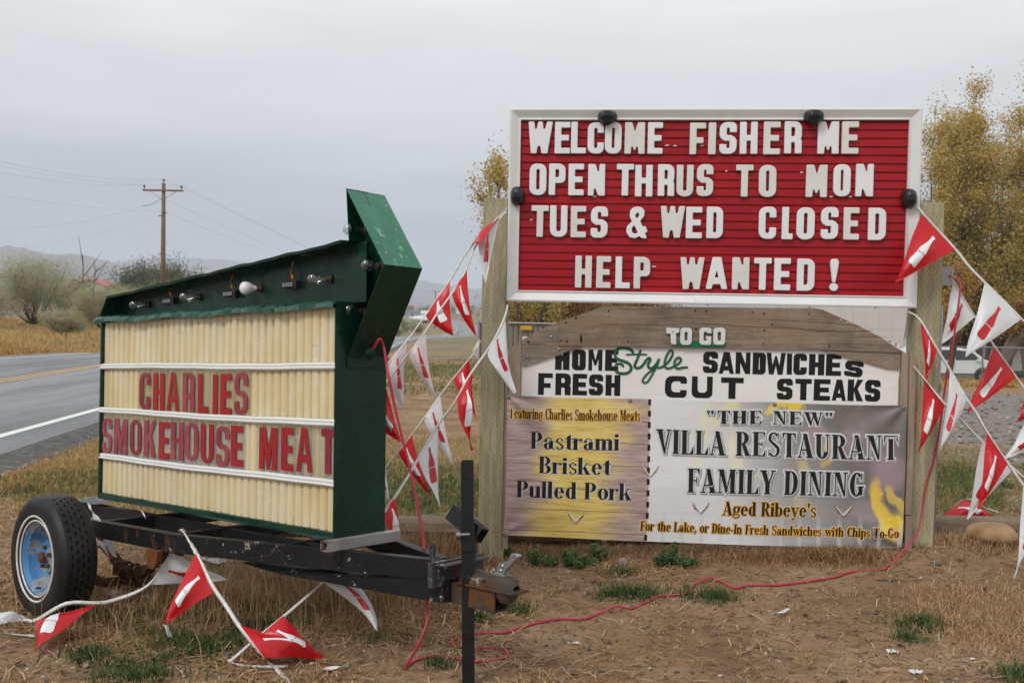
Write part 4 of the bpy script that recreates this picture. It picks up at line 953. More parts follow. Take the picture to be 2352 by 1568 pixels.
rows = [('W', 205, 390, 160, 395, R1), ('E', 402, 520, 162, 396, R1), ('L', 522, 638, 161, 395, R1), ('C', 645, 770, 166, 397, R1), ('O', 772, 900, 163, 398, R1), ('M', 918, 1072, 165, 398, R1), ('E', 1088, 1205, 165, 398, R1),
        ('F', 1398, 1522, 168, 402, R1), ('I', 1535, 1597, 166, 402, R1), ('S', 142, 275, 163, 399, R2), ('H', 293, 430, 162, 399, R2), ('E', 467, 597, 160, 402, R2), ('R', 622, 757, 158, 396, R2), ('M', 867, 1030, 159, 398, R2), ('E', 1045, 1177, 159, 398, R2),
        ('O', 215, 345, 470, 703, R1), ('P', 358, 485, 469, 702, R1), ('E', 503, 622, 471, 704, R1), ('N', 648, 778, 473, 707, R1), ('T', 857, 990, 472, 706, R1), ('H', 995, 1130, 480, 713, R1), ('R', 1163, 1290, 475, 710, R1), ('U', 1300, 1430, 479, 712, R1), ('S', 1450, 1578, 474, 710, R1),
        ('T', 262, 397, 478, 714, R2), ('O', 433, 568, 480, 716, R2), ('M', 780, 943, 478, 717, R2), ('O', 983, 1117, 474, 712, R2), ('N', 1147, 1285, 472, 712, R2),
        ('T', 228, 360, 778, 1010, R1), ('U', 367, 500, 779, 1011, R1), ('E', 520, 638, 783, 1014, R1), ('S', 667, 798, 786, 1017, R1), ('&', 930, 1095, 787, 1021, R1), ('W', 1182, 1368, 783, 1017, R1), ('E', 1370, 1495, 789, 1021, R1), ('D', 1522, 1650, 788, 1021, R1),
        ('C', 432, 567, 788, 1025, R2), ('L', 602, 690, 790, 1028, R2), ('O', 710, 850, 792, 1029, R2), ('S', 890, 1025, 790, 1027, R2), ('E', 1058, 1180, 793, 1031, R2), ('D', 1240, 1378, 796, 1034, R2),
        ('H', 552, 680, 1150, 1384, R1), ('E', 708, 820, 1153, 1386, R1), ('L', 850, 963, 1156, 1389, R1), ('P', 985, 1112, 1158, 1391, R1), ('W', 1328, 1513, 1162, 1396, R1), ('A', 42, 208, 1160, 1394, R2), ('N', 235, 368, 1162, 1397, R2),
        ('T', 395, 530, 1165, 1400, R2), ('E', 545, 672, 1167, 1403, R2), ('D', 713, 850, 1171, 1407, R2), ('!', 953, 1028, 1172, 1409, R2)]
lname = {}
for ch, x0, x1, y0, y1, (ax, ay, k) in rows:
    a, b, lo, hi = boardrect(x0, x1, y0, y1, ax, ay, k, y=-.002)
    w_, h_ = b - a, hi - lo; tx = .0415 if ch not in 'SO' else .044
    L = block(ch, w_, h_, min(tx, w_), .036 if ch not in 'TELFPRD' else .037, heavy=True)
    L = place(L, a, lo, rot=rnd.uniform(-.006, .006))
    lb_ = MB(); y_ = -.002 - rnd.random() * .003
    for q in ([L] if ch != '!' else [[L[0]], [L[1]]]): lb_.prism(q, y_, .017, b=.0035)
    lb_.build('letter', M['letter_white' if rnd.random() < .62 else 'letter_ivory'], LB, smooth=False)
# flaking tape patch on the bottom rail, small screws
m, nt, P = newmat('flaking_white_tape'); c = mixc(nt, step(nt, noise(nt, 70, 6, .7), .5, .58), (.80, .80, .79), (.62, .62, .60)); nt.links.new(c, P.inputs['Base Color']); P.inputs['Roughness'].default_value = .8; bump(nt, P, noise(nt, 60, 5, .7), .8, .006); M['tapepatch'] = m
a = SF.px(1595, 691, 1, -.01); b = SF.px(1664, 698, 1, -.01)
MB().add([(a[0], -.0135, .021), (b[0], -.0135, .021), (b[0], .0012, .053), (a[0], .0012, .053), (a[0], -.0185, .0205), (b[0], -.0185, .0205), (b[0], -.0035, .054), (a[0], -.0035, .054)], [(4, 5, 6, 7), (0, 1, 5, 4), (1, 2, 6, 5), (2, 3, 7, 6), (3, 0, 4, 7)]).build('tape_patch', M['tapepatch'], LB)
sc_ = MB()
for x in (.52, 1.27, 1.9, 2.3):
    for zz in (BH + .001, -.001): sc_.lathe((x, .01, zz), (0, 0, 1 if zz > 0 else -1), [(0.006, -.002), (.006, .003), (.003, .006), (.0001, .006)], 8)
sc_.build('screw', M['screw'], LB)
# bits of white scrap stuck between the slats
for (px, py) in ((1532, 334), (1550, 335), (1612, 335), (1628, 335), (1365, 451), (1668, 393), (1841, 396), (1909, 452), (1953, 452), (1502, 612), (1220, 505)):
    q = SF.px(px, py, 1, .019); w_ = .006 + .010 * rnd.random()
    MB().prism([[(q[0] - w_, q[2] - .002), (q[0] - w_ * .2, q[2] - .005), (q[0] + w_, q[2] - .001), (q[0] + w_ * .8, q[2] + .004), (q[0] - w_ * .5, q[2] + .003)]], .017, .021).build('label_scrap', M['white_scrap'], LB)
# solar lamps on the frame
def solar(px, py, label, side):
    c = SF.px(px, py, 1, -.04); root = thing('solar_lamp', label, 'solar lamp', SF.w((c[0], -.012, c[2])), 'black solar lamps on the sign frame', rz=SF.e[2])
    horiz = side in 'tb'; rx, rz_ = (.060, .042) if horiz else (.044, .060)
    P_ = [(0.0001, -.072), (.3, -.070), (.62, -.062), (.86, -.042), (1.0, -.010), (1.0, .012), (.9, .016)]
    n = 28; V = []; f = []
    for k in range(n):
        t = 2 * pi * k / n; cx_, sz = math.cos(t), math.sin(t); cx_ = math.copysign(abs(cx_) ** .8, cx_); sz = math.copysign(abs(sz) ** .8, sz)
        for r, y in P_: V.append((rx * r * cx_, y, rz_ * r * sz))
    mm = len(P_)
    for k in range(n):
        for i in range(mm - 1): p = k * mm + i; q = ((k + 1) % n) * mm + i; f.append((p, p + 1, q + 1, q))
    MB().add(V, f).build('housing', M['black_plastic'], root, smooth='auto')
    if horiz: MB().box(-.020, .020, -.076, -.055, -.004, .024).build('solar_panel', M['solar_cell'], root)
    else: MB().box(-.014, .012, -.077, -.055, -.014, .016).build('solar_panel', M['solar_cell'], root)
    MB().lathe((0, -.012, -.022), (0, -1, -.55), [(.026, 0), (.026, .030), (.020, .034), (.0001, .034)], 16).build('lens', M['black_plastic'], root)
solar(1395, 267, 'black solar lamp clipped on the top rail above the letters C O of WELCOME', 't')
solar(1871, 266, 'black solar lamp clipped on the top rail above FISHER ME', 't')
solar(1188, 449, 'black oval solar lamp clipped on the left edge of the sign frame', 'l')
solar(2090, 455, 'black oval solar lamp clipped on the right edge of the sign frame', 'r')

# ================================================================== PLANK ARCH AND WHITE LETTERED BOARD
PS = thing('lettered_plank_sign', 'white plywood board reading HOME Style SANDWICHES under an arch of weathered planks', 'sign', frame=SF)
MB().box(.103, 2.452, .012, .030, -.640, -.225).build('white_board', M['white_board'], PS)
for (nm, loops, y) in (
    ('arch_plank', [[(.335, -.128), (.345, -.124), (.618, -.026), (.70, -.0225), (1.926, -.0125), (1.975, -.022), (2.18, -.11), (2.33, -.185), (2.44, -.258), (2.455, -.262), (2.455, -.2755), (2.01, -.268), (1.20, -.271), (.336, -.276)]], -.012),
    ('arch_plank_end', [[(.105, -.247), (.18, -.208), (.25, -.165), (.331, -.126), (.331, -.274), (.105, -.276)]], -.008),
    ('arch_brace', [[(.105, -.2805), (.30, -.2795), (.50, -.2785), (.387, -.316), (.28, -.352), (.18, -.388), (.108, -.413)]], -.006),
    ('arch_brace', [[(1.97, -.2725), (2.455, -.2795), (2.455, -.378), (2.38, -.374), (2.22, -.333), (2.07, -.296)]], -.004)):
    MB().prism(loops, y, .011, b=.0018).build(nm, M['plank'] if nm != 'arch_plank_end' and nm != 'arch_brace' else M['plank2'], PS)
# long cracks and nail holes in the plank, cut as thin dark slots
def slotline(pts, wd, name='crack', y=-.0135, par=PS):
    mb = MB(); 
    for (a, b) in zip(pts[:-1], pts[1:]): mb.add([(a[0], y, a[1] - wd / 2), (b[0], y, b[1] - wd / 2), (b[0], y, b[1] + wd / 2), (a[0], y, a[1] + wd / 2), (a[0], .0, a[1] - wd / 2), (b[0], .0, b[1] - wd / 2), (b[0], 0, b[1] + wd / 2), (a[0], 0, a[1] + wd / 2)], [(0, 1, 2, 3), (0, 4, 5, 1), (3, 2, 6, 7)])
    mb.build(name, M['black_hole'], par)
def crackpts(pl): 
    r = []
    for px, py in pl: q = SF.px(px, py, 1, -.0135); r.append((q[0], q[2]))
    return r
slotline(crackpts([(1608, 744), (1680, 747), (1735, 751), (1800, 752), (1870, 758), (1940, 762), (2005, 759)]), .0022)
slotline(crackpts([(1740, 733), (1830, 737), (1900, 741), (1975, 748)]), .0016)
slotline(crackpts([(1375, 744), (1440, 746), (1530, 746)]), .0014)
slotline(crackpts([(1970, 772), (2035, 774)]), .0014); slotline(crackpts([(1415, 707), (1445, 709), (1490, 708)]), .0014); slotline(crackpts([(1875, 790), (1960, 790), (2060, 794)]), .0012)
nh = MB()
for px, py in [(1300, 741), (1323, 731), (1288, 782), (1303, 784), (1398, 714), (1442, 784), (1597, 713), (1622, 715), (1599, 755), (1623, 714), (1728, 717), (1755, 720), (1773, 745), (1858, 721), (1756, 759), (1753, 789), (1905, 795), (2044, 784), (2058, 791), (1213, 784)]:
    q = SF.px(px, py, 1, -.0135); nh.lathe((q[0], -.014, q[2]), (0, 1, 0), [(.0001, 0), (.0042 + .003 * rnd.random(), 0), (.0042, .01)], 8)
nh.build('nail_hole', M['black_hole'], PS, kind='stuff')
q = SF.px(1335, 778, 1, -.0135); MB().prism([[(q[0] - .008, q[2] + .03), (q[0] + .004, q[2] + .015), (q[0] + .008, q[2] - .012), (q[0], q[2] - .03), (q[0] - .009, q[2] - .005)]], -.0145, -.003).build('knot_hole', M['black_hole'], PS)
for px, py in ((1266, 773), (1283, 801), (1212, 818), (1931, 736), (1946, 742)):
    q = SF.px(px, py, 1, -.012); MB().lathe((q[0], -.012, q[2]), (0, -1, 0), [(.0075, 0), (.007, .002), (.003, .004), (.0001, .003)], 10).build('screw', M['screw'], PS)
# side boards
MB().prism([[(.022, -1.51), (.098, -1.51), (.098, -.247), (.024, -.308)]], -.006, .03, b=.0015).build('side_board', M['board_side'], PS)
MB().prism([[(.000, -1.60), (.030, -1.60), (.030, -1.33), (.0, -1.33)]], -.002, .05, b=.0015).build('side_cleat', M['board_side'], PS)
MB().prism([[(.0, -1.325), (.020, -1.325), (.020, -.35), (.0, -.35)]], .004, .06, b=.0015).build('side_cleat', M['board_side'], PS)
MB().prism([[(2.462, -1.55), (2.506, -1.55), (2.506, -.295), (2.462, -.262)]], -.006, .03, b=.0015).build('side_board', M['board_side'], PS)
MB().prism([[(2.508, -1.28), (2.545, -1.28), (2.543, -.312), (2.530, -.28), (2.508, -.262)]], -.028, .03, b=.0015).build('side_cleat', M['board_side'], PS)
MB().prism([[(2.512, -1.545), (2.552, -1.545), (2.552, -1.287), (2.512, -1.287)]], -.030, .03, b=.0015).build('side_cleat', M['board_side'], PS)
MB().box(.05, 2.50, .035, .075, -.70, -.63).build('cross_beam', M['plank2'], PS)
# hand painted words: thin raised paint
Q1 = (1148.4, 689.0, .21972); Q2 = (1607.8, 689.0, .21972)
def painted(ch, x0, x1, y0, y1, Q, tx=.034, ty=.034, y=.0105, mat='paint_black', name='painted_letter', sh=0, rot=0, cut=None, par=PS, dep=.0015, rk=.75):
    a, b, lo, hi = boardrect(x0, x1, y0, y1, *Q, y=y); w_, h_ = b - a, hi - lo
    L = place(block(ch, w_, h_, min(tx, w_), ty, rk=rk), a, lo, sh, rot)
    if cut: L = [cut(a, b, lo, hi)]
    # uneven brush edge
    L = [[(x + rnd.uniform(-.0007, .0007), z + rnd.uniform(-.0007, .0007)) for x, z in lp] for lp in L]
    return MB().prism(L, y, y + dep, closed=False).build(name, M[mat], par)
painted('H', 575, 730, 527, 727, Q1, cut=lambda a, b, lo, hi: [(a, lo), (a + .043, lo), (a + .043, lo + .055), (b - .042, lo + .055), (b - .042, lo), (b, lo), (b, hi - .002), (b - .042, hi - .015), (b - .042, lo + .090), (a + .043, lo + .090), (a + .043, hi - .026), (a, hi - .040)])
for ch, x0, x1, y0, y1 in (('O', 752, 900, 517, 732), ('M', 922, 1073, 520, 736), ('E', 1097, 1240, 520, 738)): painted(ch, x0, x1, y0, y1, Q1, .043 if ch != 'O' else .040, .030)
for ch, x0, x1, y0, y1 in (('F', 397, 553, 765, 987), ('R', 577, 742, 768, 990), ('E', 757, 912, 772, 992), ('S', 928, 1080, 778, 993), ('H', 1102, 1260, 783, 997)): painted(ch, x0, x1, y0, y1, Q1, .038, .030)
for ch, x0, x1, y0, y1 in (('S', 30, 190, 540, 760), ('A', 195, 360, 545, 767), ('N', 370, 530, 548, 770), ('D', 548, 692, 550, 775), ('W', 690, 898, 553, 775), ('I', 905, 965, 557, 778), ('C', 975, 1120, 560, 780), ('H', 1137, 1303, 565, 783), ('E', 1315, 1480, 567, 788)): painted(ch, x0, x1, y0, y1, Q2, .038, .030)
painted('S', 1503, 1700, 628, 788, Q2, .040, .027, sh=0, rot=-.10)
painted('C', 1722, 1955, 795, 1015, Q1, .040, .034); painted('T', 215, 457, 812, 1028, Q2, .044, .034); painted('U', -88, 135, 800, 1020, Q2, .036, .034, rk=.6)
for ch, x0, x1, y0, y1 in (('S', 803, 972, 822, 1037), ('T', 993, 1170, 825, 1042), ('E', 1187, 1365, 828, 1047), ('A', 1378, 1532, 832, 1050), ('K', 1540, 1712, 832, 1053), ('S', 1722, 1890, 835, 1057)): painted(ch, x0, x1, y0, y1, Q2, .038, .030)
def brush(pts, wd, y, mat, name, par, Q, dense=5, zs=0):
    P_ = []
    for px, py in pts: q = SF.px(Q[0] + px * Q[2], Q[1] + py * Q[2], 1, y); P_.append((q[0], q[2]))
    C = []
    n = len(P_)
    for i in range(n - 1):
        p0, p1, p2, p3 = P_[max(i - 1, 0)], P_[i], P_[i + 1], P_[min(i + 2, n - 1)]
        for k in range(dense):
            t = k / dense; C.append(tuple(.5 * ((2 * p1[j]) + (-p0[j] + p2[j]) * t + (2 * p0[j] - 5 * p1[j] + 4 * p2[j] - p3[j]) * t * t + (-p0[j] + 3 * p1[j] - 3 * p2[j] + p3[j]) * t ** 3) for j in (0, 1)))
    C.append(P_[-1]); V = []; m_ = len(C)
    for i, c in enumerate(C):
        a, b = C[max(i - 1, 0)], C[min(i + 1, m_ - 1)]; dx, dz = b[0] - a[0], b[1] - a[1]; l = math.hypot(dx, dz) or 1; w_ = wd / 2 * (1 if 0 < i < m_ - 1 else .55)
        yy = y - .00025 * i / m_ - zs
        V += [(c[0] - dz / l * w_, yy, c[1] + dx / l * w_), (c[0] + dz / l * w_, yy, c[1] - dx / l * w_)]
    return MB().add(V, [(2 * i, 2 * i + 1, 2 * i + 3, 2 * i + 2) for i in range(m_ - 1)]).build(name, M[mat], par)
SG = [([(1395, 555), (1370, 520), (1310, 500), (1260, 498), (1215, 525), (1203, 575), (1228, 615), (1290, 638), (1345, 662), (1372, 705), (1352, 750), (1300, 768), (1245, 762), (1205, 735)], .0115),
      ([(1208, 700), (1215, 675), (1245, 665), (1275, 672), (1292, 700)], .009), ([(1472, 518), (1442, 600), (1418, 655), (1408, 690), (1430, 710), (1470, 700), (1505, 665), (1530, 620)], .010), ([(1315, 570), (1420, 566), (1540, 568)], .0065),
      ([(1530, 620), (1560, 605), (1570, 625), (1550, 665), (1553, 700), (1585, 712), (1625, 680), (1652, 640), (1665, 612)], .010), ([(1665, 612), (1648, 670), (1600, 760), (1545, 850), (1505, 862), (1492, 835), (1530, 780), (1590, 730), (1640, 705)], .0075),
      ([(1640, 705), (1690, 700), (1750, 655), (1795, 590), (1805, 540), (1785, 525), (1752, 560), (1728, 620), (1720, 680), (1745, 712), (1790, 705), (1830, 685)], .0085), ([(1830, 685), (1875, 655), (1892, 620), (1870, 600), (1840, 618), (1822, 660), (1832, 700), (1862, 716), (1905, 705), (1965, 702)], .0085)]
for i, (p_, w_) in enumerate(SG): brush(p_, w_ * 1.65, .0085 - .0004 * i, 'script_green', 'script_stroke', PS, Q1)
# TO GO: a cut-out word on a green strip screwed to the plank
tg = thing('cutout_sign', 'small white cut-out words TO GO on a green strip screwed to the arch plank', 'sign', frame=SF)
gs = [(1800, 430, Q1), (1640, 430, Q1)]
def qp(px, py, Q, y=-.02): r = SF.px(Q[0] + px * Q[2], Q[1] + py * Q[2], 1, y); return (r[0], r[2])
MB().prism([[qp(1830, 455, Q1), qp(1905, 495, Q1), qp(262, 498, Q2), qp(267, 425, Q2), qp(150, 430, Q2), qp(-60, 430, Q2), qp(1880, 430, Q1), qp(1845, 430, Q1)]], -.020, -.013, b=.001).build('green_strip', M['paint_green'], tg)
M['cutout_white'] = simple('brushed_white_paint', (.72, .73, .71), .5, 0, .12, 14, c2=(.60, .61, .59), stretch=(1, 1, 8))
for ch, x0, x1, y0, y1, Q in (('O', 1883, 2008, 289, 466, Q1), ('G', -8, 120, 289, 466, Q2), ('O', 138, 267, 288, 466, Q2)): painted(ch, x0, x1, y0, y1, Q, .0265, .026, y=-.030, mat='cutout_white', name='cutout_letter', par=tg, dep=.009)
MB().prism([[qp(1783, 350, Q1), qp(1737, 343, Q1), qp(1740, 290, Q1), qp(1873, 294, Q1), qp(1870, 335, Q1), qp(1838, 345, Q1), qp(1840, 455, Q1), qp(1828, 463, Q1), qp(1788, 452, Q1)]], -.030, -.021, b=.001).build('cutout_letter', M['cutout_white'], tg)
for p_, Q in (((1808, 330), Q1), ((2230, 462), Q1)):
    x, z = qp(*p_, Q); MB().lathe((x, -.030, z), (0, -1, 0), [(.005, 0), (.005, .002), (.0001, .003)], 8).build('screw', M['screw'], tg)

# ================================================================== VINYL BANNER
BT, BB = -.603, -1.503; BX0, BX1, BDIV = .016, 2.497, .926
def bn_y(x, z):     # gentle waves and pull folds of the sheet
    u = (x - BX0) / (BX1 - BX0); v = (BT - z) / (BT - BB)
    y = -.012 - .010 * math.sin(pi * min(max(v, 0), 1)) - .004 * math.sin(u * 19 + 2 * v) * v - .003 * math.sin(u * 47) * (1 - v) ** 3 - .004 * math.sin(v * 9 + u * 5) * (1 if u > .36 else .4)
    for (cx_, cz, s) in ((0, 0, 1), (0, 1, 1), (1, 0, 1), (1, 1, 1)):
        d1 = abs(u - cx_) * 2.7; d2 = abs(v - cz); rr_ = math.hypot(d1, d2)
        if rr_ < .6: y += .010 * math.sin(math.atan2(d2, d1) * 7) * (1 - rr_ / .6) * min(1, rr_ * 8)
    return y
def bn_xz(x, z):    # sag of the top edge, skew of the bottom edge
    u = (x - BX0) / (BX1 - BX0); v = (BT - z) / (BT - BB)
    dz = -.006 * abs(math.sin(u * pi * 3)) * (1 - v) + v * (-.012 * math.sin(pi * u) - .002 + .010 * u)
    dx = -.010 * (1 - u) * sstep(.8, 1, v) + (-.006 + .012 * math.cos(pi * (v - .5))) * u * .4
    return x + float(dx), z + dz
BN = thing('vinyl_banner', 'printed vinyl banner reading VILLA RESTAURANT and Pastrami Brisket Pulled Pork, screwed under the white board', 'banner', frame=SF)
def bn(x, z, off=0):
    X_, Z_ = bn_xz(x, z); return (X_, bn_y(x, z) - off, Z_)
slits = []
def slit_at(px, py, w_=.105, h_=.048):
    q = SF.px(px, py, 1, -.012); slits.append((q[0], q[2], w_, h_)); return slits[-1]
for p_ in ((1323, 1173), (1493, 1067), (1609, 1150), (1937, 1160)): slit_at(*p_)
def in_slit(x, z):
    for cx_, cz, w_, h_ in slits:
        u = (x - cx_) / (w_ / 2)
        if abs(u) < 1:
            top = cz + .004 - (1 - abs(u)) * h_ * 1.25; bot = cz + .004 - math.sqrt(1 - u * u) * h_ * 1.35
            if bot < z < top: return True
    return False
m, nt, P = newmat('wood_print_vinyl')
tcn = nt.nodes.new('ShaderNodeTexCoord'); sp = nt.nodes.new('ShaderNodeSeparateXYZ'); nt.links.new(tcn.outputs['Object'], sp.inputs[0])
g = noise(nt, 4, 7, .65, (1.2, 1, 13)); yb = noise(nt, 1, 3, .5, (1.4, 1, 3.0), off=(.35, 0, .2))
c = ramp(nt, g, [(.3, (.24, .17, .16)), (.45, (.39, .285, .275)), (.6, (.51, .385, .36)), (.75, (.60, .50, .44))])
yc = ramp(nt, g, [(.3, (.58, .39, .09)), (.5, (.82, .62, .12)), (.7, (.88, .73, .26))])
xm = mth(nt, 'SUBTRACT', 1, mth(nt, 'MULTIPLY', mth(nt, 'ABSOLUTE', mth(nt, 'SUBTRACT', sp.outputs[0], .47)), 2.1))
ym = step(nt, mth(nt, 'ADD', mth(nt, 'MULTIPLY', xm, .42), mth(nt, 'MULTIPLY', yb, .9)), .52, .76)
c = mixc(nt, mth(nt, 'MULTIPLY', ym, .80), c, yc)
for zl in (-.748, -.890, -1.035, -1.188, -1.330, -1.470):    # printed board joints
    ln = mth(nt, 'SUBTRACT', 1, step(nt, mth(nt, 'ABSOLUTE', mth(nt, 'SUBTRACT', sp.outputs[2], zl)), .0012, .0035))
    c = mixc(nt, mth(nt, 'MULTIPLY', ln, .75), c, (.10, .07, .055))
nt.links.new(c, P.inputs['Base Color']); P.inputs['Roughness'].default_value = .42; bump(nt, P, noise(nt, 6, 3), .12, .01); M['print_wood'] = m
m, nt, P = newmat('flame_print_vinyl')
tcn = nt.nodes.new('ShaderNodeTexCoord'); sp = nt.nodes.new('ShaderNodeSeparateXYZ'); nt.links.new(tcn.outputs['Object'], sp.inputs[0])
gx = step(nt, mth(nt, 'ADD', mth(nt, 'ADD', sp.outputs[0], mth(nt, 'MULTIPLY', sp.outputs[2], .35)), mth(nt, 'MULTIPLY_ADD', noise(nt, 2, 3, .5), .5, -.25)), .75, 1.95)
c = mixc(nt, gx, (.76, .75, .755), (.17, .155, .145))
pk = step(nt, noise(nt, 2.6, 3, .5, (1, 1, .6), off=(1, 0, 4)), .52, .66); c = mixc(nt, mth(nt, 'MULTIPLY', mth(nt, 'MULTIPLY', pk, gx), .5), c, (.42, .28, .31))
wp = nt.nodes.new('ShaderNodeVectorMath'); wp.operation = 'ADD'; wn = nt.nodes.new('ShaderNodeTexNoise'); wn.inputs['Scale'].default_value = 5.5; wn.inputs['Detail'].default_value = 3
wsub = nt.nodes.new('ShaderNodeVectorMath'); wsub.operation = 'MULTIPLY_ADD'; wsub.inputs[1].default_value = (.16, 0, .16); wsub.inputs[2].default_value = (-.08, 0, -.08)
nt.links.new(tcn.outputs['Object'], wn.inputs['Vector']); nt.links.new(wn.outputs['Color'], wsub.inputs[0]); nt.links.new(tcn.outputs['Object'], wp.inputs[0]); nt.links.new(wsub.outputs[0], wp.inputs[1])
def blobmask(px, py, rx, rz, ang, soft=.55):
    q = SF.px(px, py, 1, -.012); mp_ = nt.nodes.new('ShaderNodeMapping'); mp_.vector_type = 'TEXTURE'; mp_.inputs['Location'].default_value = (q[0], 0, q[2]); mp_.inputs['Rotation'].default_value = (0, rad(ang), 0); mp_.inputs['Scale'].default_value = (rx, 50, rz)
    nt.links.new(wp.outputs[0], mp_.inputs[0]); ln_ = nt.nodes.new('ShaderNodeVectorMath'); ln_.operation = 'LENGTH'; nt.links.new(mp_.outputs[0], ln_.inputs[0]); return mth(nt, 'SUBTRACT', 1, step(nt, ln_.outputs['Value'], soft, 1.1))
for px, py, rx, rz, an, col_, am in ((1610, 1010, .05, .30, 8, (.80, .76, .50), .7), (1665, 950, .07, .12, 30, (.80, .74, .42), .8), (1690, 1050, .05, .22, -6, (.82, .78, .52), .7), (1720, 1090, .16, .03, 10, (.74, .71, .5), .4), (1835, 930, .05, .09, 28, (.84, .62, .05), .95), (1775, 935, .09, .035, -25, (.82, .62, .12), .9), (1805, 925, .04, .05, -30, (.84, .64, .05), .9),
        (1870, 1000, .09, .14, 10, (.42, .29, .30), .6), (1905, 1030, .05, .12, 0, (.78, .55, .12), .6), (1850, 1085, .06, .10, 0, (.80, .68, .30), .5), (1960, 1020, .10, .12, 15, (.36, .26, .30), .5), (2040, 1090, .14, .16, 20, (.40, .29, .33), .65), (1985, 1170, .10, .10, 0, (.40, .30, .33), .5),
        (2020, 1165, .055, .20, -14, (.86, .60, .08), .9), (2050, 1210, .10, .10, -20, (.86, .62, .06), .95), (2060, 1150, .04, .12, -30, (.80, .58, .12), .7), (1835, 1150, .05, .06, 0, (.72, .62, .32), .4)):
    c = mixc(nt, mth(nt, 'MULTIPLY', blobmask(px, py, rx, rz, an), am), c, col_)
gr = nt.nodes.new('ShaderNodeTexWave'); gr.bands_direction = 'X'; gr.inputs['Scale'].default_value = 2.6; gr.inputs['Distortion'].default_value = 1.2; nt.links.new(tcn.outputs['Object'], gr.inputs['Vector'])
low = step(nt, sp.outputs[2], -1.27, -1.42); c = mixc(nt, mth(nt, 'MULTIPLY', mth(nt, 'MULTIPLY', step(nt, gr.outputs['Fac'], .82, .97), low), .6), c, (.62, .62, .62))
nt.links.new(c, P.inputs['Base Color']); P.inputs['Roughness'].default_value = .42; bump(nt, P, noise(nt, 4, 3, .5, (1, 1, 2.5)), .25, .02); M['print_flame'] = m
def banner_part(x0, x1, mat, nx, nz=110):
    V = [bn(lerp(x0, x1, i / nx), lerp(BT, BB, j / nz)) for i in range(nx + 1) for j in range(nz + 1)]; f = []
    for i in range(nx):
        for j in range(nz):
            if in_slit(lerp(x0, x1, (i + .5) / nx), lerp(BT, BB, (j + .5) / nz)): continue
            a = i * (nz + 1) + j; f.append((a, a + 1, a + nz + 2, a + nz + 1))
    return MB().add(V, f).build('banner_sheet', mat, BN, smooth=True)
banner_part(BX0, BDIV, M['print_wood'], 130); banner_part(BDIV, BX1, M['print_flame'], 230)
for cx_, cz, w_, h_ in slits:      # the cut flap hanging in each wind slit
    V = []; n = 16
    for i in range(n + 1):
        u = -1 + 2 * i / n; x = cx_ + u * w_ / 2; ztop = cz + .004 - (1 - abs(u)) * h_ * 1.25; zb = ztop - .011 * (1 - u * u) ** .5
        b0 = bn(x, ztop); b1 = bn(x, zb); V += [b0, (b1[0], b1[1] - .012 * (1 - u * u), b1[2]), (b1[0], b1[1] + .004, b1[2] + .001)]
    MB().add(V, [(3 * i + j, 3 * i + j + 1, 3 * i + j + 4, 3 * i + j + 3) for i in range(n) for j in range(2)]).build('slit_flap', M['flag_white'], BN, smooth=True)
z = BT
while z > BB + .01:
    x = BDIV - .003; z2 = max(z - .037, BB); V = [bn(x - .009, z, .0012), bn(x + .009, z, .0012), bn(x + .009, z2, .0012), bn(x - .009, z2, .0012)]
    MB().add(V, [(3, 2, 1, 0)]).build('printed_dash', M['ink_black'], BN); z -= .0715
for x, z in ((BX0 + .01, BT - .01), (.80, BT - .012), (1.70, BT - .012), (BX1 - .012, BT - .012), (BX0 - .002, BB + .014), (BX1 - .02, BB + .012)):
    p = bn(x, z); MB().lathe((p[0], p[1] - .001, p[2]), (0, -1, 0), [(.014, 0), (.0135, .003), (.009, .0035), (.0085, .001), (.0075, .0012), (.007, .006), (.004, .0085), (.0001, .0085)], 16).build('grommet_screw', M['screw'], BN, smooth='auto')

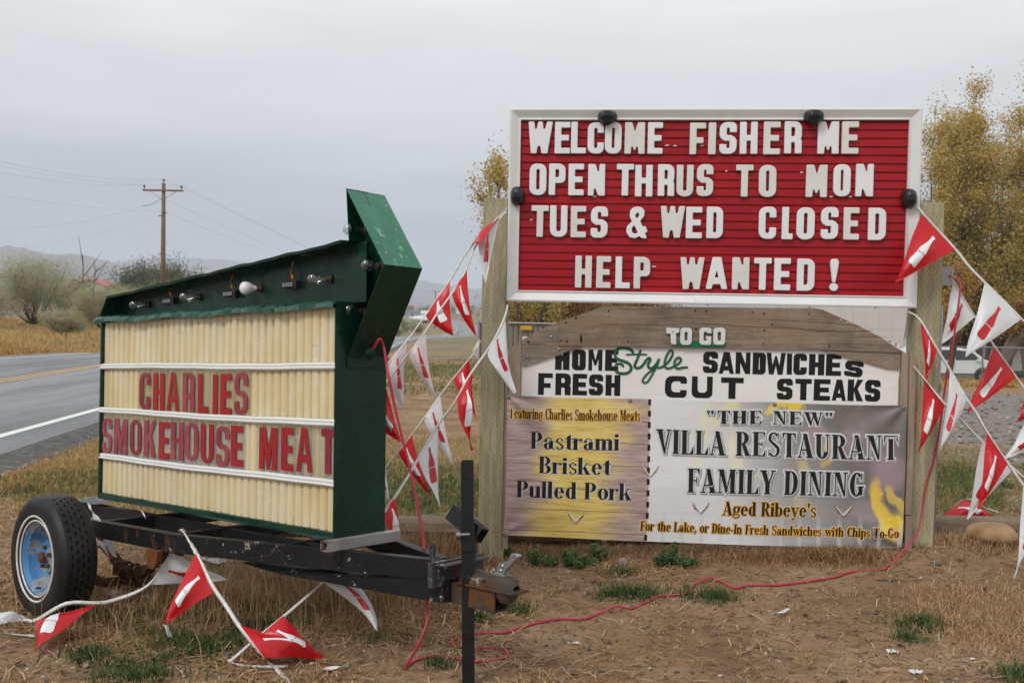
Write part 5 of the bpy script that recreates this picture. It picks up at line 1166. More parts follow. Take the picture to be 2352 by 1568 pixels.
# ---- printed type (fat-face romans drawn from stems, bowls and hairlines)
T_, HL = .20, .05
def R_(x0, x1, y0, y1): return ('p', [(x0, y0), (x1, y0), (x1, y1), (x0, y1)])
def ring(cx_, cy, rx, ry, tx, ty, a0=0, a1=360): return ('r', cx_, cy, rx, ry, tx, ty, a0, a1)
def ball(x, y, r=.085): return ('p', circ(x, y, r, r * .85, 10))
def stem(x, y0, y1, foot=True, head='flag', t=T_):
    o = [R_(x, x + t, y0, y1)]
    if foot: o.append(R_(x - .055, x + t + .055, y0, y0 + HL * .8))
    if head == 'flag': o.append(('p', [(x - .07, y1 - .05), (x + .02, y1 - .05), (x + .02, y1), (x - .07, y1 - .01)]))
    elif head == 'slab': o.append(R_(x - .055, x + t + .055, y1 - HL * .8, y1))
    return o
X_ = .68
def ftype(ch):
    a = 0.0
    if ch == ' ': return [], .30
    D = {
     'a': ([ring(.21, .19, .21, .205, .17, .05), ring(.24, .50, .20, .19, .06, .05, 15, 165), ball(.10, .50), *stem(.27, .03, .5, False, None), R_(.45, .56, 0, .05)], .56),
     'b': ([*stem(0, 0, 1, False), ring(.27, .34, .27, .345, .19, .05)], .56), 'c': ([ring(.26, .34, .26, .345, .19, .05, 40, 320), ball(.40, .52)], .50),
     'd': ([ring(.26, .34, .26, .345, .19, .05), *stem(.31, 0, 1, True)], .56), 'e': ([ring(.26, .34, .26, .345, .18, .05, 0, 322), R_(.1, .46, .36, .41)], .53),
     'f': ([*stem(.09, 0, .80, True, None), ring(.29, .80, .20, .19, .19, .05, 60, 180), ball(.38, .88, .07), R_(0, .40, .62, .67)], .38),
     'g': ([ring(.25, .44, .25, .24, .16, .045), ring(.25, -.02, .26, .17, .06, .06), R_(.02, .10, .06, .26), ball(.50, .62, .06)], .54),
     'h': ([*stem(0, 0, 1), *stem(.33, 0, .5, True, None), ring(.33, .50, .20, .18, .19, .05, 0, 150)], .60), 'i': ([*stem(0, 0, X_), ball(.1, .87, .115)], .26),
     'k': ([*stem(0, 0, 1), ('p', [(.18, .30), (.22, .30), (.48, X_), (.42, X_)]), ('p', [(.24, .38), (.34, .52), (.60, 0), (.38, 0)]), R_(.35, .58, X_ - .04, X_), R_(.34, .64, 0, .04)], .62),
     'l': ([*stem(0, 0, 1)], .26), 'm': ([*stem(0, 0, X_), *stem(.32, 0, .5, True, None), *stem(.64, 0, .5, True, None), ring(.32, .5, .20, .18, .19, .05, 0, 150), ring(.64, .5, .20, .18, .19, .05, 0, 150)], .91),
     'n': ([*stem(0, 0, X_), *stem(.33, 0, .5, True, None), ring(.33, .50, .20, .18, .19, .05, 0, 150)], .60), 'o': ([ring(.27, .34, .27, .345, .19, .05)], .55),
     'p': ([*stem(0, -.25, X_), ring(.28, .34, .27, .345, .19, .05)], .57), 'r': ([*stem(0, 0, X_), ring(.33, .48, .17, .19, .06, .05, 60, 170), ball(.38, .58)], .46),
     's': ([ring(.20, .50, .19, .185, .10, .05, 30, 215), ring(.20, .18, .20, .185, .10, .05, -150, 35), ('p', [(.02, .52), (.10, .38), (.38, .14), (.36, .30)]), ball(.33, .56, .05), ball(.07, .12, .05)], .42),
     't': ([*stem(.09, .10, .80, False, None), ring(.28, .14, .19, .145, .19, .05, 180, 300), R_(0, .38, .62, .67), ('p', [(.09, .78), (.29, .78), (.29, .90)])], .38),
     'u': ([*stem(0, .15, X_, False), *stem(.33, 0, X_, True), ring(.20, .17, .20, .175, .19, .05, 180, 330)], .58), 'w': ([('p', [(0, X_), (.20, X_), (.34, 0), (.24, 0)]), ('p', [(.24, 0), (.29, 0), (.46, X_), (.40, X_)]), ('p', [(.32, X_), (.52, X_), (.64, 0), (.55, 0)]), ('p', [(.55, 0), (.60, 0), (.78, X_), (.72, X_)]), R_(-.04, .26, X_ - .04, X_), R_(.66, .84, X_ - .04, X_)], .82),
     'y': ([('p', [(0, X_), (.21, X_), (.37, 0), (.27, 0)]), ('p', [(.27, .05), (.33, .05), (.54, X_), (.48, X_)]), ('p', [(.33, .10), (.28, .06), (.16, -.20), (.22, -.20)]), ball(.13, -.17, .07), R_(-.04, .28, X_ - .04, X_), R_(.40, .60, X_ - .04, X_)], .58),
     ',': ([ball(.1, .08, .09), ('p', [(.10, .02), (.18, .06), (.08, -.18), (.04, -.16)])], .22), '-': ([R_(0, .26, .27, .37)], .32), "'": ([('p', [(.02, 1), (.20, 1), (.14, .66), (.08, .66)])], .22),
     '"': ([('p', [(.0, 1), (.13, 1), (.09, .72), (.04, .72)]), ('p', [(.20, 1), (.33, 1), (.29, .72), (.24, .72)])], .40),
     'A': ([('p', [(.22, 1), (.40, 1), (.66, 0), (.44, 0)]), ('p', [(.26, .92), (.30, .98), (.09, 0), (.03, 0)]), R_(.12, .48, .30, .35), R_(-.04, .18, 0, .045), R_(.38, .72, 0, .045)], .70),
     'B': ([*stem(.04, 0, 1, True, 'slab'), ring(.30, .755, .27, .25, .19, .045, -90, 90), ring(.32, .255, .29, .26, .20, .045, -90, 90), R_(.2, .32, .955, 1), R_(.2, .34, .485, .53), R_(.2, .34, 0, .045)], .64),
     'C': ([ring(.32, .5, .32, .51, .21, .05, 45, 315), R_(.52, .56, .68, .98), R_(.52, .55, .04, .25)], .60), 'D': ([*stem(.04, 0, 1, True, 'slab'), ring(.30, .5, .33, .5, .21, .045, -90, 90), R_(.2, .32, .955, 1), R_(.2, .32, 0, .045)], .66),
     'E': ([*stem(.04, 0, 1, True, 'slab'), R_(.2, .54, .955, 1), R_(.2, .56, 0, .045), R_(.2, .42, .48, .525), ('p', [(.44, 1), (.54, 1), (.54, .74)]), ('p', [(.44, 0), (.57, .28), (.57, 0)]), R_(.40, .43, .40, .62)], .60),
     'F': ([*stem(.04, 0, 1, True, 'slab'), R_(.2, .54, .955, 1), R_(.2, .42, .48, .525), ('p', [(.42, 1), (.55, 1), (.55, .72)]), R_(.40, .43, .38, .64)], .56),
     'G': ([ring(.32, .5, .32, .51, .21, .05, 45, 315), R_(.52, .56, .68, .98), R_(.42, .60, .06, .40), R_(.36, .66, .38, .42)], .68), 'H': ([*stem(.04, 0, 1, True, 'slab'), *stem(.44, 0, 1, True, 'slab'), R_(.2, .46, .48, .53)], .72),
     'I': ([*stem(.04, 0, 1, True, 'slab')], .30), 'L': ([*stem(.04, 0, 1, True, 'slab'), R_(.2, .54, 0, .045), ('p', [(.40, 0), (.56, .34), (.56, 0)])], .58),
     'M': ([R_(.07, .11, 0, 1), ('p', [(.04, 1), (.26, 1), (.47, .10), (.38, .0)]), ('p', [(.38, .0), (.43, .06), (.66, 1), (.60, 1)]), *stem(.60, 0, 1, True, 'slab'), R_(-.02, .20, 0, .045), R_(-.02, .10, .955, 1)], .88),
     'N': ([R_(.07, .11, 0, 1), ('p', [(.04, 1), (.28, 1), (.56, .02), (.50, 0)]), R_(.52, .57, 0, 1), R_(-.02, .20, 0, .045), R_(-.02, .10, .955, 1), R_(.44, .66, .955, 1)], .68),
     'P': ([*stem(.04, 0, 1, True, 'slab'), ring(.30, .72, .29, .28, .20, .045, -90, 90), R_(.2, .32, .955, 1), R_(.2, .32, .44, .485)], .62),
     'R': ([*stem(.04, 0, 1, True, 'slab'), ring(.30, .74, .28, .26, .20, .045, -90, 90), R_(.2, .32, .955, 1), R_(.2, .32, .48, .525), ('p', [(.26, .50), (.40, .52), (.64, 0), (.43, 0)]), R_(.42, .70, 0, .045)], .68),
     'S': ([ring(.26, .74, .25, .265, .13, .05, 30, 215), ring(.26, .26, .27, .27, .13, .05, -150, 35), ('p', [(.02, .76), (.12, .56), (.50, .24), (.46, .44)]), R_(.44, .47, .72, .98), R_(.02, .05, .03, .30)], .56),
     'T': ([*stem(.20, 0, 1, True, None), R_(0, .60, .955, 1), ('p', [(0, 1), (0, .70), (.10, .97)]), ('p', [(.60, 1), (.60, .70), (.50, .97)])], .62),
     'U': ([R_(.04, .24, .28, 1), R_(-.02, .30, .955, 1), R_(.52, .57, .28, 1), R_(.44, .65, .955, 1), ring(.305, .28, .265, .29, .20, .05, 180, 360)], .66),
     'V': ([('p', [(0, 1), (.22, 1), (.40, 0), (.32, 0)]), ('p', [(.32, 0), (.37, 0), (.58, 1), (.52, 1)]), R_(-.05, .28, .955, 1), R_(.44, .66, .955, 1)], .64),
     'W': ([('p', [(0, 1), (.21, 1), (.36, 0), (.28, 0)]), ('p', [(.28, 0), (.33, 0), (.48, .9), (.43, .9)]), ('p', [(.34, 1), (.55, 1), (.69, 0), (.61, 0)]), ('p', [(.61, 0), (.66, 0), (.84, 1), (.79, 1)]), R_(-.05, .60, .955, 1), R_(.72, .92, .955, 1)], .90),
     'Y': ([*stem(.22, 0, .46, True, None), ('p', [(0, 1), (.22, 1), (.42, .42), (.22, .42)]), ('p', [(.36, .44), (.42, .44), (.62, 1), (.56, 1)]), R_(-.05, .28, .955, 1), R_(.48, .70, .955, 1)], .64)}
    return D[ch]
def bolder(pl, k):  # algerian-like caps: thicken hairlines
    return pl
def pieces(txt, track=.05):
    x = 0; res = []
    for ch in txt:
        p, ad = ftype(ch)
        for q in p:
            if q[0] == 'p': res.append(('p', [(x + a, b) for a, b in q[1]]))
            else: res.append(('r', x + q[1]) + q[2:])
        x += ad + track
    return res, x - track
def grow_poly(lp, g):
    a = sum(lp[k][0] * lp[(k + 1) % len(lp)][1] - lp[(k + 1) % len(lp)][0] * lp[k][1] for k in range(len(lp)))
    return lp_off(lp, -g if a > 0 else g)
def typeset(txt, p0, p1, cap, mat, layer, grow=0, shift=(0, 0), name='printed_line', track=.05, hair=0, vscale=None):
    """print txt on the banner between two picture points of its baseline; cap = capital height in metres"""
    a = SF.px(*p0, 1, -.018); b = SF.px(*p1, 1, -.018); ps, wid = pieces(txt, track); L = math.hypot(b[0] - a[0], b[2] - a[2]); ux, uz = (b[0] - a[0]) / L, (b[2] - a[2]) / L; sx = L / wid
    mb = MB(); gx = grow / sx; gy = grow / cap
    def put(x, y, k): 
        if vscale: y = vscale(x / wid, y)
        X = a[0] + shift[0] + ux * x * sx - uz * y * cap * 0; Z = a[2] + shift[1] + uz * x * sx + y * cap
        return bn(X, Z, .0009 * layer + .00003 * k)
    for k, q in enumerate(ps):
        if q[0] == 'p':
            lp = q[1]
            lp2 = [(x * sx, y * cap) for x, y in lp]
            g_ = grow + hair
            if g_: lp2 = grow_poly(lp2, g_)
            lp3 = [(x / sx, y / cap) for x, y in lp2]
            fl = [put(x, y, k % 9) for x, y in lp3]; tr = tessellate_polygon([[Vector((x, y, 0)) for x, y in lp3]]); mb.add(fl, [tuple(t) for t in tr])
        else:
            _, cx_, cy, rx, ry, tx, ty, a0, a1 = q; n = max(6, int(abs(a1 - a0) / 18)); V = []
            gx_, gy_ = gx + hair / sx, gy + hair / cap
            for i in range(n + 1):
                t = rad(a0 + (a1 - a0) * i / n); c_, s_ = math.cos(t), math.sin(t)
                V.append(put(cx_ + (rx + gx_) * c_, cy + (ry + gy_) * s_, k % 9)); V.append(put(cx_ + max(rx - tx - gx_, 0) * c_, cy + max(ry - ty - gy_, 0) * s_, k % 9))
            mb.add(V, [(2 * i, 2 * i + 1, 2 * i + 3, 2 * i + 2) for i in range(n)])
    return mb.build(name, M[mat], BN)
K5 = (1136.9, 890, .249); K6 = (1464.2, 890, .27099)
def k5(x, y): return (K5[0] + x * K5[2], K5[1] + y * K5[2])
def k6(x, y): return (K6[0] + x * K6[2], K6[1] + y * K6[2])
def orange_line(txt, p0, p1, cap):
    typeset(txt, p0, p1, cap, 'ink_white', 1, grow=.0075, name='printed_halo'); typeset(txt, p0, p1, cap, 'ink_orange', 2, grow=.0048, name='printed_halo'); typeset(txt, p0, p1, cap, 'ink_black', 3)
orange_line('Featuring Charlies Smokehouse Meats', k5(142, 277), k5(1340, 306), .069)
for txt, p0, p1, cap in (('Pastrami', k5(330, 555), k5(1150, 573), .108), ('Brisket', k5(405, 780), k5(1068, 797), .108), ('Pulled Pork', k5(200, 1004), k5(1262, 1028), .108)):
    typeset(txt, p0, p1, cap, 'ink_white', 1, shift=(.006, -.004), name='printed_halo', grow=.001); typeset(txt, p0, p1, cap, 'ink_black', 2)
def inline_line(txt, p0, p1, cap, track=.10):
    typeset(txt, p0, p1, cap, 'ink_shadow', 1, grow=.0095, shift=(.006, -.006), name='printed_shadow', track=track); typeset(txt, p0, p1, cap, 'ink_white', 2, grow=.0105, name='printed_halo', track=track)
    typeset(txt, p0, p1, cap, 'ink_black', 3, shift=(.0078, -.0068), name='printed_shadow', track=track, hair=.0012); typeset(txt, p0, p1, cap, 'ink_white', 4, shift=(.0055, -.0048), name='printed_inline', track=track, hair=.0012)
    typeset(txt, p0, p1, cap, 'ink_black', 5, track=track, hair=.0008)
inline_line('"THE NEW"', k6(590, 296), k6(1665, 316), .082, .12)
inline_line('VILLA RESTAURANT', k6(165, 545), k6(2200, 612), .150)
inline_line('FAMILY DINING', k6(425, 872), k6(1915, 920), .150)
orange_line("Aged Ribeye's", k6(725, 1070), k6(1515, 1094), .088)
orange_line('For the Lake, or Dine-In Fresh Sandwiches with Chips To-Go', k6(30, 1197), k6(2215, 1282), .060)

# ================================================================== MARQUEE SIGN ON THE TRAILER
MQ = thing('marquee_sign', 'green box marquee with arrow and ribbed cream panels reading CHARLIES SMOKEHOUSE MEAT', 'marquee sign', frame=TF)
FL, FH, FT = 2.25, 1.06, .305
m, nt, P = newmat('cream_fibreglass')
fb = nt.nodes.new('ShaderNodeTexVoronoi'); fb.feature = 'DISTANCE_TO_EDGE'; fb.inputs['Scale'].default_value = 30
tcn = nt.nodes.new('ShaderNodeTexCoord'); mpn = nt.nodes.new('ShaderNodeMapping'); nt.links.new(tcn.outputs['Object'], mpn.inputs[0])
dn = nt.nodes.new('ShaderNodeTexNoise'); dn.inputs['Scale'].default_value = 18; nt.links.new(mpn.outputs[0], dn.inputs['Vector'])
va = nt.nodes.new('ShaderNodeVectorMath'); va.operation = 'ADD'; vs_ = nt.nodes.new('ShaderNodeVectorMath'); vs_.operation = 'SCALE'; vs_.inputs['Scale'].default_value = .25
nt.links.new(dn.outputs['Color'], vs_.inputs[0]); nt.links.new(mpn.outputs[0], va.inputs[0]); nt.links.new(vs_.outputs[0], va.inputs[1]); nt.links.new(va.outputs[0], fb.inputs['Vector'])
fib = mth(nt, 'SUBTRACT', 1, step(nt, fb.outputs['Distance'], .006, .03))
patch = step(nt, noise(nt, 5, 4, .6, (1, 1, .5)), .42, .62)
c = ramp(nt, noise(nt, 3, 4, .6, (1, 1, .4)), [(.3, (.63, .50, .26)), (.7, (.75, .625, .38))])
c = mixc(nt, mth(nt, 'MULTIPLY', mth(nt, 'MULTIPLY', fib, patch), .9), c, (.88, .86, .76)); c = mixc(nt, mth(nt, 'MULTIPLY', patch, .28), c, (.72, .67, .55))
c = mixc(nt, mth(nt, 'MULTIPLY', step(nt, noise(nt, 30, 3, .7), .70, .74), .4), c, (.16, .12, .06))
nt.links.new(c, P.inputs['Base Color']); P.inputs['Roughness'].default_value = .38; bump(nt, P, fb.outputs['Distance'], .25, .004); M['cream'] = m
bd = [(.012, .236), (.256, .512), (.532, .778), (.798, 1.052)]
NR = 36; RP = FL / NR
def ribbed(z0, z1, ph):
    V = []; n = NR * 8; rows = 5
    for j in range(rows + 1):
        z = lerp(z0, z1, j / rows)
        for i in range(n + 1):
            t = (i % 8) / 8; x = -FL + .012 + (FL - .018) * (i - (i % 8) + [0, .25, 1.6, 3.0, 4.6, 5.6, 6.4, 7.4][i % 8]) / n; t = [0, .125, .25, .40, .56, .70, .80, .93][i % 8]
            # sharp-edged cushions: slow rise then a quick valley
            d = .032 * np.interp(t, [0, .125, .56, .70, .80, .93, 1], [0, .97, 1, .80, .45, .06, 0])
            V.append((x, .044 - d + .0015 * math.sin(i * .05 + z * 4), z))
    return MB().add(V, [(j * (n + 1) + i, j * (n + 1) + i + 1, (j + 1) * (n + 1) + i + 1, (j + 1) * (n + 1) + i) for j in range(rows) for i in range(n)]).build('ribbed_panel', M['cream'], MQ, smooth='auto')
for a, b in bd: ribbed(a, b, 0)
sc_ = MB()
for k in range(58):
    i = rnd.randrange(NR); z = rnd.choice([.03, .045, .215, .49, .76, .99, 1.0, 1.01, .27, .54]) + rnd.uniform(-.01, .01); x = -FL + .02 + (i + .5) * RP
    sc_.lathe((x, .0125, z), (0, -1, 0), [(.0035, 0), (.0035, .0015), (.0001, .003)], 6)
sc_.build('panel_nail', M['screw'], MQ, kind='stuff')
M['track_white'] = simple('white_track_vinyl', (.74, .735, .71), .4, 0, .08, 6, c2=(.66, .65, .62), stretch=(1, 1, 6))
for ti, zt in enumerate((.787, .522, .246)):    # bowed channels that hold the letters
    V = []; n = 60; prof_ = [(.004, -.020), (-.006, -.0185), (-.010, -.012), (-.006, -.005), (-.008, .004), (-.004, .013), (.006, .0145)]
    for i in range(n + 1):
        x = -FL - .006 + (FL + .006) * i / n; dz = .0038 * math.sin(i * .11 + ti) + .0008 * math.sin(i * .5 + 2 * ti); dy = -.002 * math.sin(i * .21 + ti * 2)
        for y, z in prof_: V.append((x, y + dy, zt + z + dz))
    mm = len(prof_); MB().add(V, [(i * mm + j, (i + 1) * mm + j, (i + 1) * mm + j + 1, i * mm + j + 1) for i in range(n) for j in range(mm - 1)] + [tuple(range(mm))[::-1], tuple(n * mm + j for j in range(mm))]).build('letter_track', M['track_white'], MQ, smooth='auto')
def lettermat(name, a, b):
    m, nt, P = newmat(name); nt.links.new(ramp(nt, noise(nt, 9, 5, .6, (1, 1, .5)), [(.35, a), (.65, b)]), P.inputs['Base Color']); P.inputs['Roughness'].default_value = .22; return m
M['lred'] = lettermat('red_marquee_letter', (.29, .007, .012), (.37, .010, .014)); M['lfade'] = lettermat('faded_red_marquee_letter', (.34, .07, .09), (.25, .02, .035)); M['lmid'] = lettermat('dull_red_marquee_letter', (.28, .03, .04), (.22, .014, .025))
K1 = (218.2, 689.0, .29784)
ML = [('C', 338, 425, 548, 855, 'lmid'), ('H', 445, 533, 560, 857, 'lred'), ('A', 550, 645, 555, 857, 'lred'), ('R', 672, 767, 560, 868, 'lfade'), ('L', 790, 872, 560, 872, 'lred'), ('I', 903, 943, 565, 880, 'lred'), ('E', 962, 1052, 565, 887, 'lred'), ('S', 1072, 1177, 552, 890, 'lfade'),
      ('S', 52, 130, 893, 1187, 'lfade'), ('M', 143, 248, 903, 1192, 'lfade'), ('O', 265, 358, 912, 1213, 'lmid'), ('K', 373, 470, 918, 1218, 'lfade'), ('E', 487, 572, 930, 1232, 'lred'), ('H', 580, 683, 935, 1242, 'lfade'), ('O', 688, 797, 935, 1255, 'lfade'), ('U', 810, 915, 950, 1272, 'lred'),
      ('S', 930, 1035, 963, 1290, 'lfade'), ('E', 1045, 1140, 967, 1292, 'lred'), ('M', 1262, 1402, 970, 1310, 'lred'), ('E', 1430, 1525, 978, 1322, 'lred'), ('A', 1548, 1673, 980, 1328, 'lred'), ('T', 1738, 1848, 985, 1340, 'lmid')]
for i, (ch, x0, x1, y0, y1, mt) in enumerate(ML):
    yl = .0005; a = TF.px(K1[0] + x0 * K1[2], K1[1] + y1 * K1[2], 1, yl); b = TF.px(K1[0] + x1 * K1[2], K1[1] + y0 * K1[2], 1, yl)
    c_ = TF.px(K1[0] + (x0 + x1) / 2 * K1[2], K1[1] + (y0 + y1) / 2 * K1[2], 1, yl)
    row = 0 if i < 8 else 1; za, zb = ((.534, .775) if row == 0 else (.258, .509)); h_ = .212 if row == 0 else .208; w_ = b[0] - a[0]; zc = c_[2]
    pa = a[0] - .022; pb = b[0] + .022
    lp = MB().box(pa, min(pb, -.004), .0035, .0058, za - .003, zb + .003).build('letter_panel', M['panel_clear'], MQ)
    t_ = w_ * (1.09 if ch != 'I' else 1) * {'H': .34, 'C': .31, 'A': .3, 'R': .33, 'L': .37, 'I': 1, 'E': .40, 'S': .29, 'M': .26, 'O': .30, 'K': .32, 'U': .32, 'T': .36}[ch]
    L = place(block('a' if ch == 'A' else ch, w_, h_, t_, {'E': .036, 'L': .038, 'T': .036, 'H': .027}.get(ch, .024), rk=1.15 if ch in 'SCOU' else .9), a[0], zc - h_ / 2 + rnd.uniform(-.003, .003), rot=rnd.uniform(-.01, .01))
    L = [[(min(p[0], -.0045), p[1]) for p in q] for q in L]
    MB().prism(L, .0008, .0026, closed=False).build('letter', M[mt], lp)
# box: end plates, back, top flange, bottom rail, edge trims
g = M['green']
def dent(V, amp, f): return V
def sheet(name, o, du, dv, nu, nv, nrm, mat, amp=.002, par=MQ, seed=0):
    V = []; rg = np.random.RandomState(seed); o, du, dv, nrm = [np.array(q, float) for q in (o, du, dv, nrm)]
    ph = rg.rand(6) * 6
    for i in range(nu + 1):
        for j in range(nv + 1):
            u, v = i / nu, j / nv; e = math.sin(pi * u) * math.sin(pi * v)
            V.append(o + du * u + dv * v + nrm * amp * e * (math.sin(3 * u + ph[0]) + math.sin(7 * v + ph[1]) + .6 * math.sin(11 * u + 9 * v + ph[2])))
    return MB().add(V, [(i * (nv + 1) + j, (i + 1) * (nv + 1) + j, (i + 1) * (nv + 1) + j + 1, i * (nv + 1) + j + 1) for i in range(nu) for j in range(nv)]).build(name, mat, par, smooth=True)
sheet('end_plate', (0, 0, 0), (0, FT, 0), (0, 0, FH + .02), 10, 30, (1, 0, 0), g, .0042, seed=1)
sheet('end_plate', (-FL, 0, 0), (0, FT, 0), (0, 0, FH + .05), 6, 16, (-1, 0, 0), g, .002, seed=2)
MB().box(-FL, 0, FT - .002, FT, 0, FH + .09).build('back_plate', g, MQ)
MB().box(-FL + .002, -.002, .032, FT - .004, 0, .01).build('bottom_plate', g, MQ)
MB().box(-.0035, .003, -.006, .03, .0, FH - .008).build('corner_trim', g, MQ)
MB().box(-FL - .006, -FL + .012, -.006, .028, .0, FH + .0).build('corner_trim', g, MQ)
V = []; n = 40
for i in range(n + 1):
    x = -FL + (FL) * i / n; d = .0025 * math.sin(i * .45); V += [(x, .03, -.006), (x, -.008 + d, -.010), (x, -.006, .0), (x, -.004 + d * .4, .024 + .0015 * math.sin(i * .9)), (x, .028, .026)]
MB().add(V, [(i * 5 + j, (i + 1) * 5 + j, (i + 1) * 5 + j + 1, i * 5 + j + 1) for i in range(n) for j in range(4)]).build('bottom_rail', g, MQ)
# creased flashing over the panel head
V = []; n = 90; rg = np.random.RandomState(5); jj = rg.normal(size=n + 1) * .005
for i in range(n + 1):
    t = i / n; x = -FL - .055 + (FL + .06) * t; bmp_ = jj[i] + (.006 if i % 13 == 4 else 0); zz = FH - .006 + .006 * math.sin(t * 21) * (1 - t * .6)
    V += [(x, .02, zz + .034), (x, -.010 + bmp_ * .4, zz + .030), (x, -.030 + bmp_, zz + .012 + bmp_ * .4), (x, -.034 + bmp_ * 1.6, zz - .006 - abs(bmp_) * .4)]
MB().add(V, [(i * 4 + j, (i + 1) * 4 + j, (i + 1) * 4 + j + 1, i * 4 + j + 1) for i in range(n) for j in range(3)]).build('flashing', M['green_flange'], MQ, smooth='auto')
# header: recessed light panel under a sloping hood
HP = .105
def hz0(x): return 1.205 + (x + 2.19) * (1.352 - 1.205) / 2.19
sheetV = [(-FL - .01, HP, FH + .03), (.085, HP, FH + .012), (.085, HP, hz0(.085) - .02), (-2.2, HP, hz0(-2.2) - .01)]
V = []; nu, nv = 40, 8
for i in range(nu + 1):
    for j in range(nv + 1):
        u, v = i / nu, j / nv; x = lerp(-FL - .01, .085, u); z0_, z1_ = FH + .02, hz0(x) + .003; V.append((x, HP + .002 * math.sin(u * 17) * math.sin(v * 3), lerp(z0_, z1_, v)))
MB().add(V, [(i * (nv + 1) + j, (i + 1) * (nv + 1) + j, (i + 1) * (nv + 1) + j + 1, i * (nv + 1) + j + 1) for i in range(nu) for j in range(nv)]).build('header_panel', g, MQ, smooth=True)
V = []; n = 60
for i in range(n + 1):
    t = i / n; x = lerp(-2.19, .03, t); w_ = .003 * math.sin(t * 33) + .002 * math.sin(t * 71); z = hz0(x) + w_
    V += [(x, -.008 + w_, z - .014), (x, -.010 + w_, z), (x, FT, z + .012)]
    V += [(x, FT - .0, z + .008), (x, -.006 + w_, z - .004)]
MB().add(V, [(i * 5 + j, (i + 1) * 5 + j, (i + 1) * 5 + j + 1, i * 5 + j + 1) for i in range(n) for j in range(4)]).build('hood', g, MQ, smooth='auto')
MB().add([(-FL - .012, -.012, FH + .03), (-2.19, -.008, hz0(-2.19)), (-2.19, FT, hz0(-2.19) + .01), (-FL - .012, FT, FH + .03), (-FL - .006, -.010, FH + .03), (-2.182, -.006, hz0(-2.19) - .004), (-2.182, FT, hz0(-2.19) + .006), (-FL - .006, FT, FH + .03)],
         [(0, 1, 2, 3), (7, 6, 5, 4), (0, 4, 5, 1)]).build('hood_cheek', g, MQ)
# chevron arrow head
AY0, AY1, AP = .066, .302, .165
apx, tip, bot = (-.020, 1.612), (.250, 1.238), (.006, .82)
def band(a, b, nm, mat, seed, y0=AY0, y1=AY1, ext=0):
    a, b = np.array(a), np.array(b); d = (b - a); nrm_ = np.array([-d[1], d[0]]) / np.linalg.norm(d)
    sheet(nm, (a[0], y0, a[1]), (b[0] - a[0], 0, b[1] - a[1]), (0, y1 - y0, 0), 16, 8, (-nrm_[0], 0, -nrm_[1]), mat, .0036, seed=seed)
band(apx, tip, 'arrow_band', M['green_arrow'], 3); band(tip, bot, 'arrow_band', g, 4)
t_ = .004
for (a, b) in ((apx, tip), (tip, bot)):     # inner skins give the band a thickness
    a, b = np.array(a), np.array(b); d = (b - a) / np.linalg.norm(b - a); nn = np.array([d[1], -d[0]])
    if nn[0] > 0: nn = -nn
    MB().add([(a[0], AY0, a[1]), (b[0], AY0, b[1]), (b[0] + nn[0] * t_, AY0, b[1] + nn[1] * t_), (a[0] + nn[0] * t_, AY0, a[1] + nn[1] * t_), (a[0] + nn[0] * t_, AY1, a[1] + nn[1] * t_), (b[0] + nn[0] * t_, AY1, b[1] + nn[1] * t_)],
             [(0, 1, 2, 3), (3, 2, 5, 4)]).build('arrow_lip', g, MQ)
MB().add([(apx[0] - .002, AY0, apx[1]), (.002, AY0, 1.352), (.002, AP + .03, 1.352), (apx[0] - .002, AP + .03, apx[1]), (apx[0] + .003, AY0, apx[1]), (.007, AY0, 1.352), (.007, AP + .03, 1.352), (apx[0] + .003, AP + .03, apx[1])],
         [(0, 1, 2, 3), (7, 6, 5, 4), (0, 4, 5, 1)]).build('arrow_back_lip', g, MQ)
MB().prism([[(apx[0] + .003, apx[1] - .004), (.004, 1.34), (-.04, 1.335), (-.04, 1.075), (.0, 1.06), (.0, .826), (tip[0] - .006, tip[1])]], AP, AP + .004).build('arrow_panel', g, MQ)
MB().add([(apx[0], AY1, apx[1]), (tip[0], AY1, tip[1]), (bot[0], AY1, bot[1]), (-.02, AY1, 1.0), (-.03, AY1, 1.3)], [(0, 4, 3, 2, 1)]).build('arrow_back', g, MQ)
MB().box(.0025, .010, AY0 - .004, AY1 + .004, .775, .828).build('arrow_foot_strip', M['green'], MQ)
# screws on the arrow band
sc_ = MB(); d = np.array([tip[0] - apx[0], 0, tip[1] - apx[1]])
for u, v in ((.14, .36), (.16, .88), (.52, .28), (.50, .80), (.84, .20), (.87, .70)):
    p = np.array([apx[0], AY0, apx[1]]) + d * u + np.array([0, (AY1 - AY0) * v, 0]); sc_.lathe(p, (.81, 0, .58), [(.006, -.001), (.006, .002), (.0001, .004)], 8)
sc_.build('screw', M['screw'], MQ)
